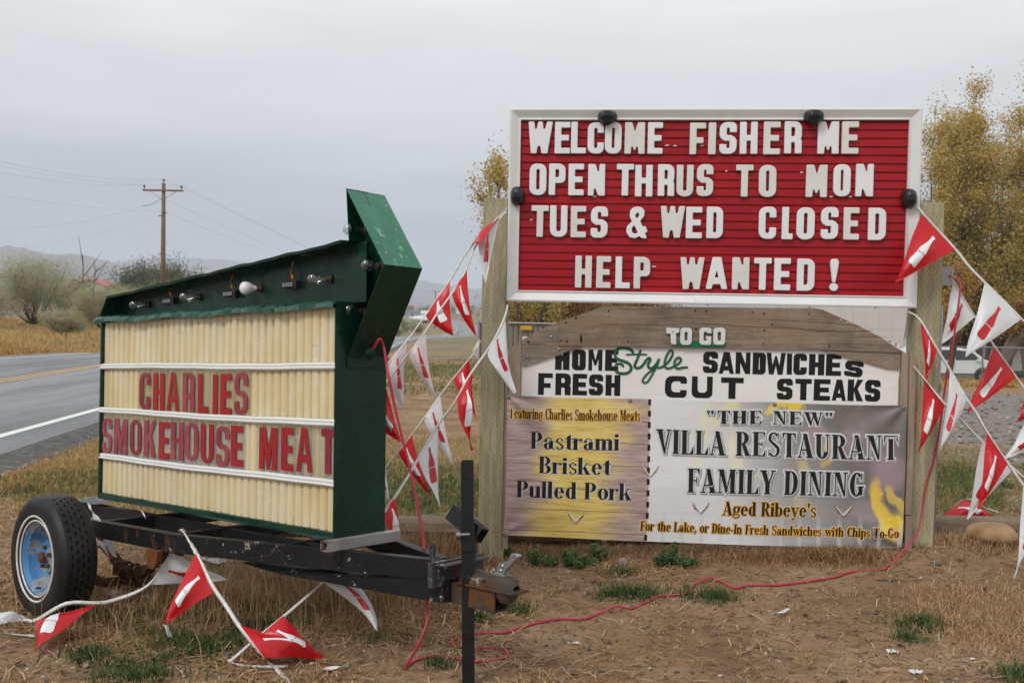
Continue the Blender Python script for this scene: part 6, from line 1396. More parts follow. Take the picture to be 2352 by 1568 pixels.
# edison bulbs: clear ones and a frosted one; axis points along -y out of the panel, drooping a little toward -x
def bulb(px, py, yp, label=None, big=False, frosted=False, ax=(-.55, -1, -.03)):
    c = TF.px(px, py, 1, yp); ax = np.array(ax, float); ax /= np.linalg.norm(ax)
    c = np.array([c[0], yp, c[2]]); so = MB().lathe(c, ax, [(.022, 0), (.022, .006), (.016, .008), (.0155, .026), (.013, .027), (.0001, .027)], 14).build('bulb_socket', M['bulb_base'], MQ, smooth='auto')
    s_ = 1.15 if frosted else 1.0
    prof_ = [(.0125, .024), (.0135, .034), (.019 * s_, .048), (.0265 * s_, .062), (.0305 * s_, .078), (.0285 * s_, .094), (.020 * s_, .105), (.009 * s_, .1105), (.0001, .112)]
    MB().lathe(c, ax, prof_, 20).build('light_bulb', M['bulb_white'] if frosted else M['bulb_glass'], so, smooth=True)
    if not frosted: MB().tube([c + ax * .026, c + ax * .055, c + ax * .058 + (0, 0, .008), c + ax * .062 + (0, 0, -.006)], .0022, 5).build('filament_mount', M['screw'], so)
for px, py, fr in ((343, 700, 0), (460, 682, 0), (601, 662, 1), (760, 641, 0)): bulb(px, py, HP, frosted=bool(fr))
for px, py in ((836, 530), (876, 612), (835, 714)): bulb(px, py, AP, ax=(-.12, -1, .0))
def strobe(px, py):
    c = TF.px(px, py, 1, HP - .03); r_ = MB(); x, z = c[0], c[2]
    b = r_.prism([fil([(x - .052, z - .014, .006), (x + .052, z - .014, .006), (x + .052, z + .014, .006), (x - .052, z + .014, .006)])], HP - .034, HP - .002, b=.003).build('strobe_light', M['black_plastic'], MQ)
    for k in range(4): MB().box(x - .040 + k * .021, x - .023 + k * .021, HP - .039, HP - .033, z - .010, z + .010).build('led_lens', M['led'], b)
    MB().box(x + .030, x + .060, HP - .030, HP - .001, z - .019, z + .018).build('mount', M['black_plastic'], b)
    for k, mt in enumerate(('black_wire', 'red_wire', 'black_wire', 'yellow_wire')):
        o = .006 * (k - 1.5); MB().tube([(x + .02 + o, HP - .02, z + .014), (x + .015 + o * 2, HP - .035, z + .035), (x + .025 - o, HP - .03, z + .055), (x + .012 + o, HP - .02, hz0(x) - .016)], .0022, 5).build('wire', M[mt], b)
    MB().tube([(x + .03, HP - .03, z + .030), (x + .036, HP - .032, z + .046)], [.006, .003], 6).build('wire_nut', M['yellow_wire'], b)
for px, py in ((385, 691), (525, 675), (663, 654)): strobe(px, py)
MB().tube([(.0, AP - .02, 1.36), (.02, AP - .05, 1.346), (.04, AP - .03, 1.35)], .003, 5).build('wire', M['red_wire'], MQ)
# plug and hole in the lower arrow band
c = np.array([.006 + .244 * .13, .18, .82 + .418 * .13]); nrm_ = np.array([.864, 0, -.504])
MB().lathe(c + nrm_ * .0015, nrm_, [(.026, 0), (.026, .001), (.0001, .0012)], 18).build('cable_hole', M['black_hole'], MQ)
MB().lathe(c + (.012, -.028, -.03) , (.9, -.2, -.35), [(.0001, .0), (.026, 0), (.028, .006), (.026, .018), (.018, .024), (.0001, .025)], 18).build('outlet_cover', M['green'], MQ, smooth='auto')

# ================================================================== TRAILER
TR = thing('flatbed_trailer', 'black rusty single-axle trailer frame with a whitewall wheel, carrying the marquee sign', 'trailer', frame=TF)
fb_ = M['frame_black']
def channel(a, b, hgt, dep, mat, name, side=1, t=.008):      # C-section rail: top at z, web on the near face
    a, b = np.array(a, float), np.array(b, float); d = (b - a); d[2] = 0; d /= np.linalg.norm(d); s = np.array([-d[1], d[0], 0]) * side
    mb = MB(); up = np.array([0, 0, 1.]); V = []; pr = [(0, 0), (dep, 0), (dep, -t), (t, -t), (t, -hgt + t), (dep, -hgt + t), (dep, -hgt), (0, -hgt)]
    for p in (a, b):
        for u, z in pr: V.append(p + s * u + up * z)
    n = 8; return mb.add(V, [(i, (i + 1) % n, n + (i + 1) % n, n + i) for i in range(n)] + [tuple(range(n))[::-1], tuple(n + i for i in range(n))]).build(name, mat, TR)
ZR = -.056
channel((-1.75, -.315, ZR), (-.98, -.268, ZR), .088, .05, fb_, 'side_rail')
channel((-.995, -.275, ZR - .001), (.512, .165, ZR - .003), .090, .05, M['tongue_black'], 'tongue_rail')
channel((-1.75, .90, ZR), (-.98, .76, ZR), .088, .05, fb_, 'side_rail', -1)
channel((-.98, .76, ZR), (.512, .235, ZR), .090, .05, fb_, 'tongue_rail', -1)
channel((-2.62, .02, ZR - .006), (.10, .05, ZR - .006), .080, .05, fb_, 'sign_bearer')
for x, y0, y1 in ((-1.64, -.25, .85), (-.96, -.22, .72), (-.30, -.02, .45)): channel((x, y0, ZR - .004), (x - .02, y1, ZR - .004), .075, .045, fb_, 'cross_member')
# lower doubler under the tongue
MB().add([(-.66, .0 - .185 + .13, -.187), (.548, .155, -.142), (.548, .155, -.236), (-.30, -.085, -.190), (-.66, .06, -.187), (.548, .255, -.142), (.548, .255, -.236), (-.30, .03, -.190)],
         [(0, 3, 2, 1), (4, 5, 6, 7), (0, 1, 5, 4), (3, 7, 6, 2), (1, 2, 6, 5)]).build('tongue_doubler', M['tongue_black'], TR)
MB().hollow((.022, -.075, -.026), (.022, .365, -.026), .05, .046, .004).build('support_tube', M['silver_tube'], TR)
MB().add([(-2.62, -.02, -.05), (-2.24, -.02, -.045), (-2.24, .32, -.03), (-2.55, .32, -.03)], [(0, 1, 2, 3)]).build('deck_plate', M['silver_black'], TR)
# front cross plate, chain lugs
MB().box(.512, .540, .10, .42, -.165, -.06).build('front_plate', M['silver_black'], TR)
MB().box(.50, .60, .12, .40, -.072, -.066).build('front_plate', M['silver_black'], TR)
def lug(x, y):
    L = [circ(x, .0, .0135, .018, 12, 0, 180)[0:] + [(x - .0135, -.075), (x + .0135, -.075)]]; L = [[(p[0], p[1]) for p in L[0]]]
    hole = [(p[0], p[1]) for p in circ(x, -.002, .005, .009, 10)][::-1]
    MB().prism([L[0], hole], y, y + .010).build('chain_lug', M['silver_black'], TR)
lug(.487, .145); lug(.585, .30)
MB().box(.475, .500, .142, .160, -.15, -.06).build('lug_weld', M['tongue_black'], TR)
# coupler tongue, ball socket and latch
MB().hollow((.50, .25, -.197), (.80, .25, -.205), .082, .088, .006).build('tongue_tube', M['coupler'], TR)
cp = MB(); V = []; secs = [(.585, .036, .0), (.60, .040, .052), (.68, .042, .052), (.745, .040, .046), (.79, .044, .056), (.835, .046, .058), (.868, .036, .046), (.885, .02, .02)]
n = 12
for x, hw, hh in secs:
    for i in range(n + 1):
        t = pi * i / n; V.append((x, .25 - hw * math.cos(t) ** 1 if abs(math.cos(t)) < .999 else .25 - hw * math.cos(t), -.150 + hh * (math.sin(t) ** .45 if math.sin(t) > 1e-6 else 0)))
f = [(j * (n + 1) + i, (j + 1) * (n + 1) + i, (j + 1) * (n + 1) + i + 1, j * (n + 1) + i + 1) for j in range(len(secs) - 1) for i in range(n)]; cp.add(V, f); cp.build('coupler', M['coupler'], TR, smooth='auto')
MB().prism([[(.58, -.154), (.905, -.158), (.905, -.150), (.58, -.147)]], .196, .304, b=.001).build('coupler_flange', M['coupler'], TR)
MB().lathe((.832, .25, -.151), (0, 0, -1), [(.048, 0), (.046, .03), (.03, .052), (.0001, .056)], 16).build('ball_socket', M['coupler'], TR, smooth='auto')
for x in (.648, .735): MB().lathe((x, .208, -.118), (0, -1, 0), [(.009, -.004), (.009, .003), (.005, .006), (.0001, .006)], 12).build('rivet', M['coupler'], TR)
MB().prism([[(.755, -.097), (.845, -.099), (.83, -.092), (.80, -.086), (.765, -.088)]], .232, .272, b=.001).build('latch_plate', M['steel'], TR)
MB().prism([[(.785, -.092), (.815, -.094), (.842, -.062), (.905, -.004), (.893, .004), (.862, .002), (.848, -.028), (.815, -.040), (.792, -.046), (.783, -.070)], circ(.876, -.014, .004, .004, 8)[::-1]], .238, .262, b=.0015).build('latch_lever', M['steel'], TR)
for x, z in ((.808, -.074), (.818, -.054)): MB().lathe((x, .238, z), (0, -1, 0), [(.008, -.002), (.008, .003), (.004, .006), (.0001, .006)], 12).build('latch_pin', M['steel'], TR)
MB().tube([(.755, .24, -.090), (.750, .24, -.080), (.760, .24, -.074), (.775, .24, -.080)], .004, 6).build('latch_trigger', M['steel'], TR)
# wheel: tyre, rim, nuts
wo = TF.l(C0 + ray(77, 1283) * ((.315 - EYE) / ray(77, 1283)[2])); wc = np.array([wo[0], wo[1], wo[2]])
ax = np.array([0, -1, 0.]); TW = .20; RT = .318; RRIM = .178
pr = []; # outer side to inner side; h measured inboard (+) from outer face
def tyre_prof():
    P_ = [(RRIM - .004, .030), (RRIM + .008, .020), (RRIM + .020, .012), (.232, .004), (.262, .0), (.285, .004), (.300, .013), (.308, .024)]
    zz = .030
    for k in range(5):
        w_ = .0225; P_ += [(.3145 + .0022 * math.sin(pi * (k + .1) / 5), zz), (.3150 + .0025 * math.sin(pi * (k + .9) / 5), zz + w_)]
        if k < 4: P_ += [(.3065, zz + w_ + .0008), (.3065, zz + w_ + .0042)]
        zz += w_ + .005
    P_ += [(.308, TW - .022), (.300, TW - .013), (.285, TW - .004), (.262, TW), (.232, TW - .004), (RRIM + .01, TW - .02), (RRIM - .004, TW - .03)]
    return P_
TPF = tyre_prof()
def tj(i, k, r, h, t):
    if 8 <= i < 8 + 18: h = h + .0032 * (1 if k % 4 < 2 else -1) * (1 if (i // 4) % 2 else -1) if 9 <= i <= 24 else h
    d = .0
    # flattened, slightly bulged at the ground
    if math.sin(t) < -.93: r = min(r, .3085 / max(.93, -math.sin(t)) if r > .29 else r)
    return r, h
WL = MB().lathe(wc, (0, 1, 0), [(.0001, .06), (.03, .06)], 8)
m, nt, P = newmat('tyre_rubber'); nt.links.new(ramp(nt, noise(nt, 9, 6), [(.3, (.007, .007, .0075)), (.7, (.019, .018, .018))]), P.inputs['Base Color']); P.inputs['Roughness'].default_value = .5; P.inputs['Specular IOR Level'].default_value = .3; bump(nt, P, noise(nt, 80, 3), .15, .002); M['tyre'] = m
m, nt, P = newmat('dirty_whitewall'); nt.links.new(ramp(nt, noise(nt, 14, 5), [(.3, (.50, .46, .41)), (.6, (.68, .66, .63))]), P.inputs['Base Color']); P.inputs['Roughness'].default_value = .6; M['ww'] = m
m, nt, P = newmat('flaking_blue_rim_paint')
r1 = noise(nt, 11, 8, .7); r0 = noise(nt, 3, 3); c = mixc(nt, step(nt, mth(nt, 'ADD', r1, mth(nt, 'MULTIPLY_ADD', r0, .8, -.4)), .525, .57), (.045, .19, .43), (.27, .28, .29))
c = mixc(nt, step(nt, noise(nt, 19, 7, .7, off=(5, 5, 5)), .60, .66), c, (.16, .09, .045)); nt.links.new(c, P.inputs['Base Color']); P.inputs['Roughness'].default_value = .55; bump(nt, P, r1, .3, .003); M['rim'] = m
hub = MB().lathe(wc, (0, 1, 0), [(.0001, .040), (.018, .040), (.026, .046), (.030, .062), (.060, .066), (.078, .062), (.088, .080), (.093, .120), (.120, .118), (.150, .085), (.158, .060), (.163, .040), (.172, .034), (.178, .024), (.184, .020), (.186, .026), (.180, .06), (.17, .13), (.178, TW - .03)], 48).build('rim', M['rim'], None, smooth='auto')
# build wheel as part with sub-parts
whl = MB().lathe(wc, (0, 1, 0), TPF, 176, jit=tj).build('wheel', M['tyre'], TR, smooth='auto')
hub.parent = whl
MB().lathe(wc, (0, 1, 0), [(.2095, .0075), (.2105, .0030), (.2185, .0015), (.2200, .0045)], 64).build('whitewall_ring', M['ww'], whl, smooth=True)
MB().lathe(wc, (0, 1, 0), [(.187, .0165), (.188, .0115), (.194, .0105), (.1955, .014)], 64).build('whitewall_ring', M['ww'], whl, smooth=True)
# tread cross cuts
sip = MB()
for k in range(130):
    t = 2 * pi * k / 130
    for q in range(5):
        h = .033 + q * .0275 + .004 * ((k + q) % 2); tt = t + .012 * q; rr_ = .3168 + .0015 * math.sin(pi * (q + .5) / 5)
        A_ = np.cross((0, 1, 0), (0, 0, 1)); a_1 = np.array([1., 0, 0]); b_1 = np.array([0, 0, -1.])
        e = a_1 * math.cos(tt) + b_1 * math.sin(tt); tg_ = -a_1 * math.sin(tt) + b_1 * math.cos(tt)
        if e[2] < -.9: continue
        p = wc + e * (rr_ + .0006) + np.array([0, h, 0]); V = [p - tg_ * .0005, p + tg_ * .0005, p + tg_ * (.0005 + .004) + np.array([0, .012, 0]), p + tg_ * (-.0005 + .004) + np.array([0, .012, 0])]
        sip.add(V, [(0, 1, 2, 3)])
sip.build('tread_cut', M['black_hole'], whl, kind='stuff')
for k in range(5):
    t = 2 * pi * k / 5 + .4; p = wc + np.array([.052 * math.cos(t), .060, .052 * math.sin(t)]); MB().lathe(p, (0, -1, 0), [(.0105, -.004), (.0105, .010), (.007, .014), (.0001, .014)], 6).build('wheel_nut', M['rusty'], whl)
MB().lathe(wc + (0, .052, 0), (0, -1, 0), [(.028, -.005), (.027, .016), (.018, .024), (.0001, .025)], 16).build('hub_cap', M['rusty'], whl, smooth='auto')
MB().tube([wc + (.02, .03, -.148), wc + (.022, .005, -.145)], [.006, .005], 8).build('valve', M['black_plastic'], whl)
# axle, spring, shackles
MB().tube([wc + (0, .15, 0), wc + (0, .24, -.03), wc + (.0, .32, -.15), wc + (0, .37, -.175), wc + (0, .60, -.19)], [.03, .03, .028, .026, .026], 12).build('axle', M['spring_rust'], TR, smooth=True)
MB().beam(wc + (0, .52, -.19), wc + (0, 1.02, -.235), .06, .062).build('axle_beam', M['rusty'], TR)
sy = -.17
lp_ = [(-1.87, -.225), (-1.80, -.232), (-1.72, -.262), (-1.64, -.305), (-1.53, -.318), (-1.42, -.300), (-1.32, -.262), (-1.22, -.212), (-1.13, -.172), (-1.09, -.155)]
for k in range(5):
    a = k; P_ = lp_[min(a, 3): len(lp_) - min(a, 3)] if k else lp_; P_ = lp_ if k == 0 else [q for i, q in enumerate(lp_) if k <= i <= len(lp_) - 1 - k] if k < 4 else lp_[3:7]
    V = []; 
    for (x, z) in P_: zz = z - k * .0095; V += [(x, sy - .028, zz), (x, sy + .028, zz), (x, sy + .028, zz - .008), (x, sy - .028, zz - .008)]
    n = len(P_); MB().add(V, [(i * 4 + j, i * 4 + (j + 1) % 4, (i + 1) * 4 + (j + 1) % 4, (i + 1) * 4 + j) for i in range(n - 1) for j in range(4)] + [(0, 3, 2, 1), (n * 4 - 4, n * 4 - 3, n * 4 - 2, n * 4 - 1)]).build('spring_leaf', M['spring_rust'], TR, smooth='auto')
for x in (-1.58, -1.49): MB().tube([(x, sy - .036, -.42), (x, sy - .036, -.300), (x, sy - .02, -.288), (x, sy + .02, -.288), (x, sy + .036, -.300), (x, sy + .036, -.42)], .008, 8).build('u_bolt', M['spring_rust'], TR, smooth=True)
MB().box(-1.62, -1.44, sy - .045, sy + .045, -.385, -.372).build('spring_plate', M['spring_rust'], TR)
MB().box(-1.66, -1.62, sy - .036, sy + .036, -.36, -.288).build('spring_clip', M['spring_rust'], TR); MB().box(-1.42, -1.385, sy - .034, sy + .034, -.352, -.280).build('spring_clip', M['spring_rust'], TR)
MB().prism([[(-1.13, -.145), (-1.02, -.145), (-1.03, -.20), (-1.06, -.235), (-1.10, -.235), (-1.125, -.20)]], -.30, -.27, b=.003).build('spring_hanger', M['rusty'], TR)
MB().prism([[(-1.15, -.155), (-1.02, -.150), (-1.05, -.19), (-1.20, -.215)]], sy - .034, sy + .034, b=.002).build('spring_hanger', M['rusty'], TR)
MB().tube([(-1.83, -.22, -.145), (-1.80, -.22, -.175), (-1.76, -.22, -.175), (-1.76, -.22, -.145)], .010, 6).build('shackle', M['rusty'], TR)
# jack: square leg through a sleeve with a swivel tube
JK = thing('trailer_jack', 'black square-tube jack stand holding up the trailer tongue', 'jack stand', (-.165, 4.24, float(H(-.165, 4.24)) - .02))
def onY(px, py, Y): return W(px, py, Y)
jt = onY(1073.5, 1058, 4.24); jb = onY(1076.5, 1580, 4.24)
MB().hollow(jb - (0, 0, .03), jt, .0525, .0525, .004, up=(0, 1, 0)).build('leg', M['jack_black'], JK, world=True)
s0, s1 = onY(1075.5, 1262, 4.235), onY(1075, 1195, 4.235)
MB().hollow(s0, s1, .060, .060, .004, up=(0, 1, 0)).build('sleeve', M['jack_black'], JK, world=True)
MB().hollow(onY(1040, 1176, 4.34), onY(1106, 1230, 4.24), .068, .064, .005, up=(0, 1, 0)).build('swivel_tube', M['jack_black'], JK, world=True)
b0 = onY(1062, 1226, 4.20); MB().tube([b0 + (.03, .0, 0), b0 + (-.012, -.01, 0)], .006, 6).tube([b0 + (-.012, -.01, 0), b0 + (-.026, -.014, 0)], .011, 6).build('clamp_bolt', M['steel'], JK, world=True)

# ================================================================== BUNTING
SCRIPT = [  # a flowing two-word script logo, drawn as strokes in a 10 x 3 box
 [(1.9, 2.5), (1.3, 2.9), (.5, 2.3), (.3, 1.3), (.8, .6), (1.6, .8), (2.1, 1.2)], [(2.7, 1.5), (2.2, 1.4), (2.1, .9), (2.5, .7), (2.9, 1.0), (2.7, 1.5)], [(3.8, 1.4), (3.3, 1.4), (3.1, .9), (3.5, .7), (3.9, .9)],
 [(4.7, 1.4), (4.2, 1.4), (4.1, .9), (4.5, .7), (4.8, 1.4), (4.8, .8), (5.1, .8)], [(5.1, 1.5), (5.5, 1.6)], [(7.2, 2.6), (6.6, 3.0), (5.9, 2.3), (5.7, 1.4), (6.1, .7), (6.9, .9), (7.3, 1.3)],
 [(7.8, 1.5), (7.4, 1.4), (7.3, .9), (7.7, .7), (8.0, 1.0), (7.8, 1.5)], [(8.4, 1.0), (9.0, 2.5), (8.7, 2.8), (8.4, 1.6), (8.5, .8), (8.9, .8)], [(9.7, 1.4), (9.2, 1.4), (9.1, .9), (9.5, .7), (9.8, 1.4), (9.8, .8), (10.1, .9)],
 [(.9, .3), (1.8, .05), (3.2, .45), (4.0, .2)]]
class Bunting:
    def __init__(s, label, pts, group='strings of red and white pennants', wd=.013, twist=1.0):
        P_ = [np.array(p, float) for p in pts]; s.root = thing('bunting_string', label, 'bunting', P_[0], group); s.o = P_[0]; s.belly = 1.0
        C = []
        for i in range(len(P_) - 1):
            k = max(2, int(np.linalg.norm(P_[i + 1] - P_[i]) / .03))
            p0, p1, p2, p3 = P_[max(i - 1, 0)], P_[i], P_[i + 1], P_[min(i + 2, len(P_) - 1)]
            for j in range(k):
                t = j / k; C.append(.5 * ((2 * p1) + (-p0 + p2) * t + (2 * p0 - 5 * p1 + 4 * p2 - p3) * t * t + (-p0 + 3 * p1 - 3 * p2 + p3) * t ** 3))
        C.append(P_[-1]); V = []; ph = rnd.random() * 6
        for i, c in enumerate(C):
            d = C[min(i + 1, len(C) - 1)] - C[max(i - 1, 0)]; d /= np.linalg.norm(d) + 1e-9; u = np.cross(d, (0, 1, 0)); u /= np.linalg.norm(u) + 1e-9; v = np.cross(d, u)
            a = twist * (.5 * math.sin(i * .11 + ph) + .35 * math.sin(i * .31 + ph)); q = (u * math.cos(a) + v * math.sin(a)) * wd / 2; e_ = (-u * math.sin(a) + v * math.cos(a)) * .0012; V += [c - s.o - q, c - s.o - e_, c - s.o + q, c - s.o + e_]
        n = len(C); MB().add(V, [(4 * i + j, 4 * i + (j + 1) % 4, 4 * i + 4 + (j + 1) % 4, 4 * i + 4 + j) for i in range(n - 1) for j in range(4)]).build('tape', M['tape'], s.root, smooth=True)
    def flag(s, A, B, C, col='red', amp=.02, bend=0.0, rip=.012, bottle=True, curl=0.0, flip=False, lab=None, ground=False, belly=1.0):
        belly = s.belly; A, B, C = [np.array(p, float) - s.o for p in (A, B, C)]; ph = rnd.random() * 6
        mid = (A + B) / 2; nn = np.cross(B - A, C - mid); nn /= np.linalg.norm(nn) + 1e-9; ab = (B - A); Lc = np.linalg.norm(C - mid)
        if nn[1] > 0: nn = -nn
        def surf(u, t, off=0):
            # the flag hangs full near the tape and gathers toward its tip
            p = (A * (1 - t) + C * t) * (1 - u) + (B * (1 - t ** belly) + C * t ** belly) * u
            p = p + nn * (amp * math.sin(pi * u) * math.sin(pi * min(t * 1.1, 1)) + rip * math.sin(7 * t + 3 * u + ph) * t + rip * .6 * math.sin(u * 9 + ph) * math.sin(pi * t) + curl * t * t * t) + ab * (bend * math.sin(pi * t * .9) + .05 * math.sin(5 * t + ph) * t * (1 - t))
            if ground:
                w_ = p + s.o; hgt = float(H(w_[0], w_[1])) + .012
                if w_[2] < hgt: p = p + np.array([0, 0, hgt - w_[2]])
            return p + nn * off
        nu, nt_ = 10, 22; V = []; F_ = []
        for j in range(nt_ + 1):
            for i in range(nu + 1): V.append(surf(i / nu, .985 * j / nt_))
        for j in range(nt_):
            for i in range(nu): a = j * (nu + 1) + i; F_.append((a, a + 1, a + nu + 2, a + nu + 1))
        mt = {'red': 'flag_red', 'white': 'flag_white', 'pink': 'flag_pink'}[col]
        fl = MB().add(V, F_).build('pennant', M[mt], s.root, smooth=True, label=lab)
        if bottle:
            W0 = np.linalg.norm(ab); sc = max(W0, .24); prof_ = [(0, .040), (.05, .042), (.055, .034), (.10, .032), (.22, .038), (.34, .056), (.46, .080), (.56, .090), (.66, .084), (.78, .090), (.90, .097), (.96, .090), (1, .066)]
            t0, t1 = .13, .66; c2 = M['print_white'] if col == 'red' else M['print_red']; cs = M['print_red'] if col == 'red' else M['print_white']
            for sd_ in (1, -1):
                V = []
                for k in range(27):
                    q = k / 26; hw = np.interp(q, [a for a, b in prof_], [b for a, b in prof_]); t = lerp(t0, t1, q)
                    for e in (-1, -.5, 0, .5, 1): V.append(surf(.5 + e * hw / (1 - t), t, .0012 * sd_))
                MB().add(V, [(k * 5 + e, k * 5 + e + 1, k * 5 + e + 6, k * 5 + e + 5) for k in range(26) for e in range(4)]).build('bottle_print', c2, fl, smooth=True)
                mb = MB()
                for st_ in SCRIPT:
                    V = []; wd_ = .0075
                    for i, (x, y) in enumerate(st_):
                        xa, ya = st_[max(i - 1, 0)]; xb, yb = st_[min(i + 1, len(st_) - 1)]; dx, dy = xb - xa, yb - ya; l = math.hypot(dx, dy) or 1
                        for g_ in (-1, 1):
                            X = (x - 5.1) / 10 * .20 + g_ * (-dy / l) * wd_ * .5 / 1; Y = (y - 1.5) / 10 * .20 + g_ * (dx / l) * wd_ * .5
                            t = lerp(t0, t1, .60) - Y * .55; V.append(surf(.5 + (X if not flip else -X) / (1 - t), t, .0022 * sd_))
                    mb.add(V, [(2 * i, 2 * i + 1, 2 * i + 3, 2 * i + 2) for i in range(len(st_) - 1)])
                mb.build('script_print', cs, fl, kind='stuff')
        return fl
def WP(L): return [W(x, y, Y) for x, y, Y in L]
def along(L, x):   # a point of the string at picture column x (strings run one way)
    xs = [p[0] for p in L]; o = sorted(range(len(L)), key=lambda i: xs[i]); X = [L[i][0] for i in o]
    return W(x, np.interp(x, X, [L[i][1] for i in o]), np.interp(x, X, [L[i][2] for i in o]))
# left side
L1 = [(1166, 478, 6.33), (1146, 498, 6.28), (1077, 572, 6.2), (1033, 644, 6.12), (979, 721, 6.05), (936, 780, 5.98), (895, 831, 5.9), (868, 868, 5.85)]
s = Bunting('uppermost pennant string from the left post top to behind the marquee arrow', WP(L1)); s.belly = 1.7
s.flag(along(L1, 1148), along(L1, 1079), W(1098, 560, 6.05), 'red', bottle=False, amp=.03, lab='red pennant blown flat along its tape')
s.flag(along(L1, 1034), along(L1, 979), W(1044, 770, 6.0), 'red', .03, .10, curl=.02); s.flag(along(L1, 936), along(L1, 891), W(929, 940, 5.9), 'pink', .03, .14)
L2 = [(1163, 486, 6.31), (1146, 503, 6.27), (1096, 560, 6.18), (1066, 629, 6.10), (1039, 672, 6.05), (1000, 726, 6.0), (977, 762, 5.95), (941, 808, 5.9), (902, 859, 5.85), (872, 895, 5.8)]
s = Bunting('second pennant string down, with the white pennant against the left post', WP(L2)); s.belly = 1.7
s.flag(along(L2, 1147), along(L2, 1099), W(1117, 652, 6.1), 'white', .02, .06); s.flag(along(L2, 1072), along(L2, 1040), W(1096, 768, 6.0), 'red', .03, .18); s.flag(along(L2, 977), along(L2, 941), W(1004, 915, 5.9), 'pink', .03, .16)
L3 = [(1104, 782, 6.62), (1089, 811, 6.6), (1047, 862, 6.5), (1006, 915, 6.42), (947, 997, 6.3), (883, 1076, 6.2), (862, 1102, 6.15)]
s = Bunting('third pennant string, emerging from behind the left post', WP(L3)); s.belly = 1.7
s.flag(W(1102, 775, 6.6), W(1085, 806, 6.58), W(1101, 832, 6.6), 'white', .02, bottle=False); s.flag(along(L3, 1078), along(L3, 1041), W(1097, 964, 6.4), 'red', .02, .08); s.flag(along(L3, 1011), along(L3, 974), W(1043, 1067, 6.3), 'white', .02, .10)
s.flag(along(L3, 946), along(L3, 915), W(992, 1139, 6.2), 'red', .02, .12); s.flag(along(L3, 886), along(L3, 864), W(896, 1153, 6.1), 'white', .02, .05)
L4 = [(1165, 700, 6.30), (1163, 716, 6.26), (1148, 757, 6.16), (1122, 801, 6.05), (1079, 862, 5.92), (1046, 921, 5.8), (1005, 977, 5.65), (960, 1053, 5.5), (940, 1088, 5.42), (910, 1136, 5.3), (879, 1180, 5.15), (872, 1190, 5.1)]
s = Bunting('longest front pennant string from under the letter board down to the trailer', WP(L4), wd=.016); s.belly = 1.7
s.flag(along(L4, 1160), along(L4, 1120), W(1180, 906, 6.0), 'white', .02, .10, curl=.03); s.flag(along(L4, 1087), along(L4, 1049), W(1086, 1034, 5.75), 'red', .05, .12, rip=.02); s.flag(along(L4, 1006), along(L4, 960), W(1012, 1168, 5.45), 'white', .02, .03)
s.flag(along(L4, 911), along(L4, 880), W(925, 1290, 5.2), 'red', .02, .06, lab='red pennant half hidden behind the marquee foot')
L5 = [(862, 850, 5.5), (884, 888, 5.5), (886, 1000, 5.45), (878, 1040, 5.4)]
s = Bunting('short string hanging behind the marquee with one red pennant showing', WP(L5)); s.belly = 1.7; s.flag(W(886, 890, 5.5), W(872, 985, 5.45), W(921, 1016, 5.4), 'red', .02, .0)
# right side
L6 = [(2108, 474, 6.12), (2120, 492, 6.08), (2195, 573, 6.05), (2226, 612, 6.02), (2262, 649, 6.0), (2352, 737, 5.95), (2400, 790, 5.9)]
s = Bunting('top pennant string leaving the right post toward the right edge', WP(L6), wd=.018)
s.flag(along(L6, 2118), along(L6, 2195), W(2055, 651, 5.95), 'red', .02, flip=False, lab='red pennant hanging across the corner of the letter board'); s.flag(along(L6, 2262), along(L6, 2347), W(2216, 822, 5.85), 'white', .03)
L7 = [(2188, 642, 6.25), (2196, 655, 6.24), (2240, 728, 6.22), (2269, 770, 6.2), (2284, 795, 6.18), (2335, 866, 6.15), (2390, 940, 6.1)]
s = Bunting('pennant string from the grey outlet box, behind the top one', WP(L7))
s.flag(along(L7, 2190), along(L7, 2240), W(2163, 790, 6.2), 'white', .02); s.flag(along(L7, 2284), along(L7, 2335), W(2221, 949, 6.05), 'red', .02)
L8 = [(2087, 716, 6.12), (2113, 733, 6.05), (2151, 799, 6.02), (2183, 851, 6.0), (2223, 920, 5.95), (2243, 948, 5.94), (2267, 992, 5.92), (2316, 1065, 5.88), (2352, 1115, 5.85), (2390, 1165, 5.8)]
s = Bunting('middle pennant string tied under the right corner of the letter board', WP(L8), wd=.018)
s.flag(along(L8, 2114), along(L8, 2153), W(2127, 872, 6.0), 'red', .02, .02); s.flag(along(L8, 2182), along(L8, 2221), W(2156, 1036, 5.92), 'white', .03, .08); s.flag(along(L8, 2267), along(L8, 2315), W(2245, 1170, 5.85), 'red', .02, .04)
s.flag(W(2083, 722, 6.3), W(2086, 760, 6.3), W(2073, 800, 6.3), 'pink', .01, bottle=False)
L9 = [(2099, 840, 6.10), (2131, 879, 6.06), (2169, 926, 6.04), (2191, 946, 6.05), (2227, 984, 6.07), (2263, 1020, 6.08), (2352, 1097, 6.05), (2400, 1140, 6.0)]
s = Bunting('lowest pennant string on the right post, starting on the side cleat', WP(L9), wd=.018)
s.flag(along(L9, 2122), along(L9, 2172), W(2108, 1040, 6.0), 'red', .02, .05); s.flag(along(L9, 2256), along(L9, 2328), W(2221, 1194, 6.12), 'white', .02, .0)
L10 = [(2356, 930, 5.6), (2385, 1000, 5.6), (2392, 1110, 5.55), (2420, 1180, 5.5)]
s = Bunting('pennant string mostly outside the right picture edge', WP(L10))
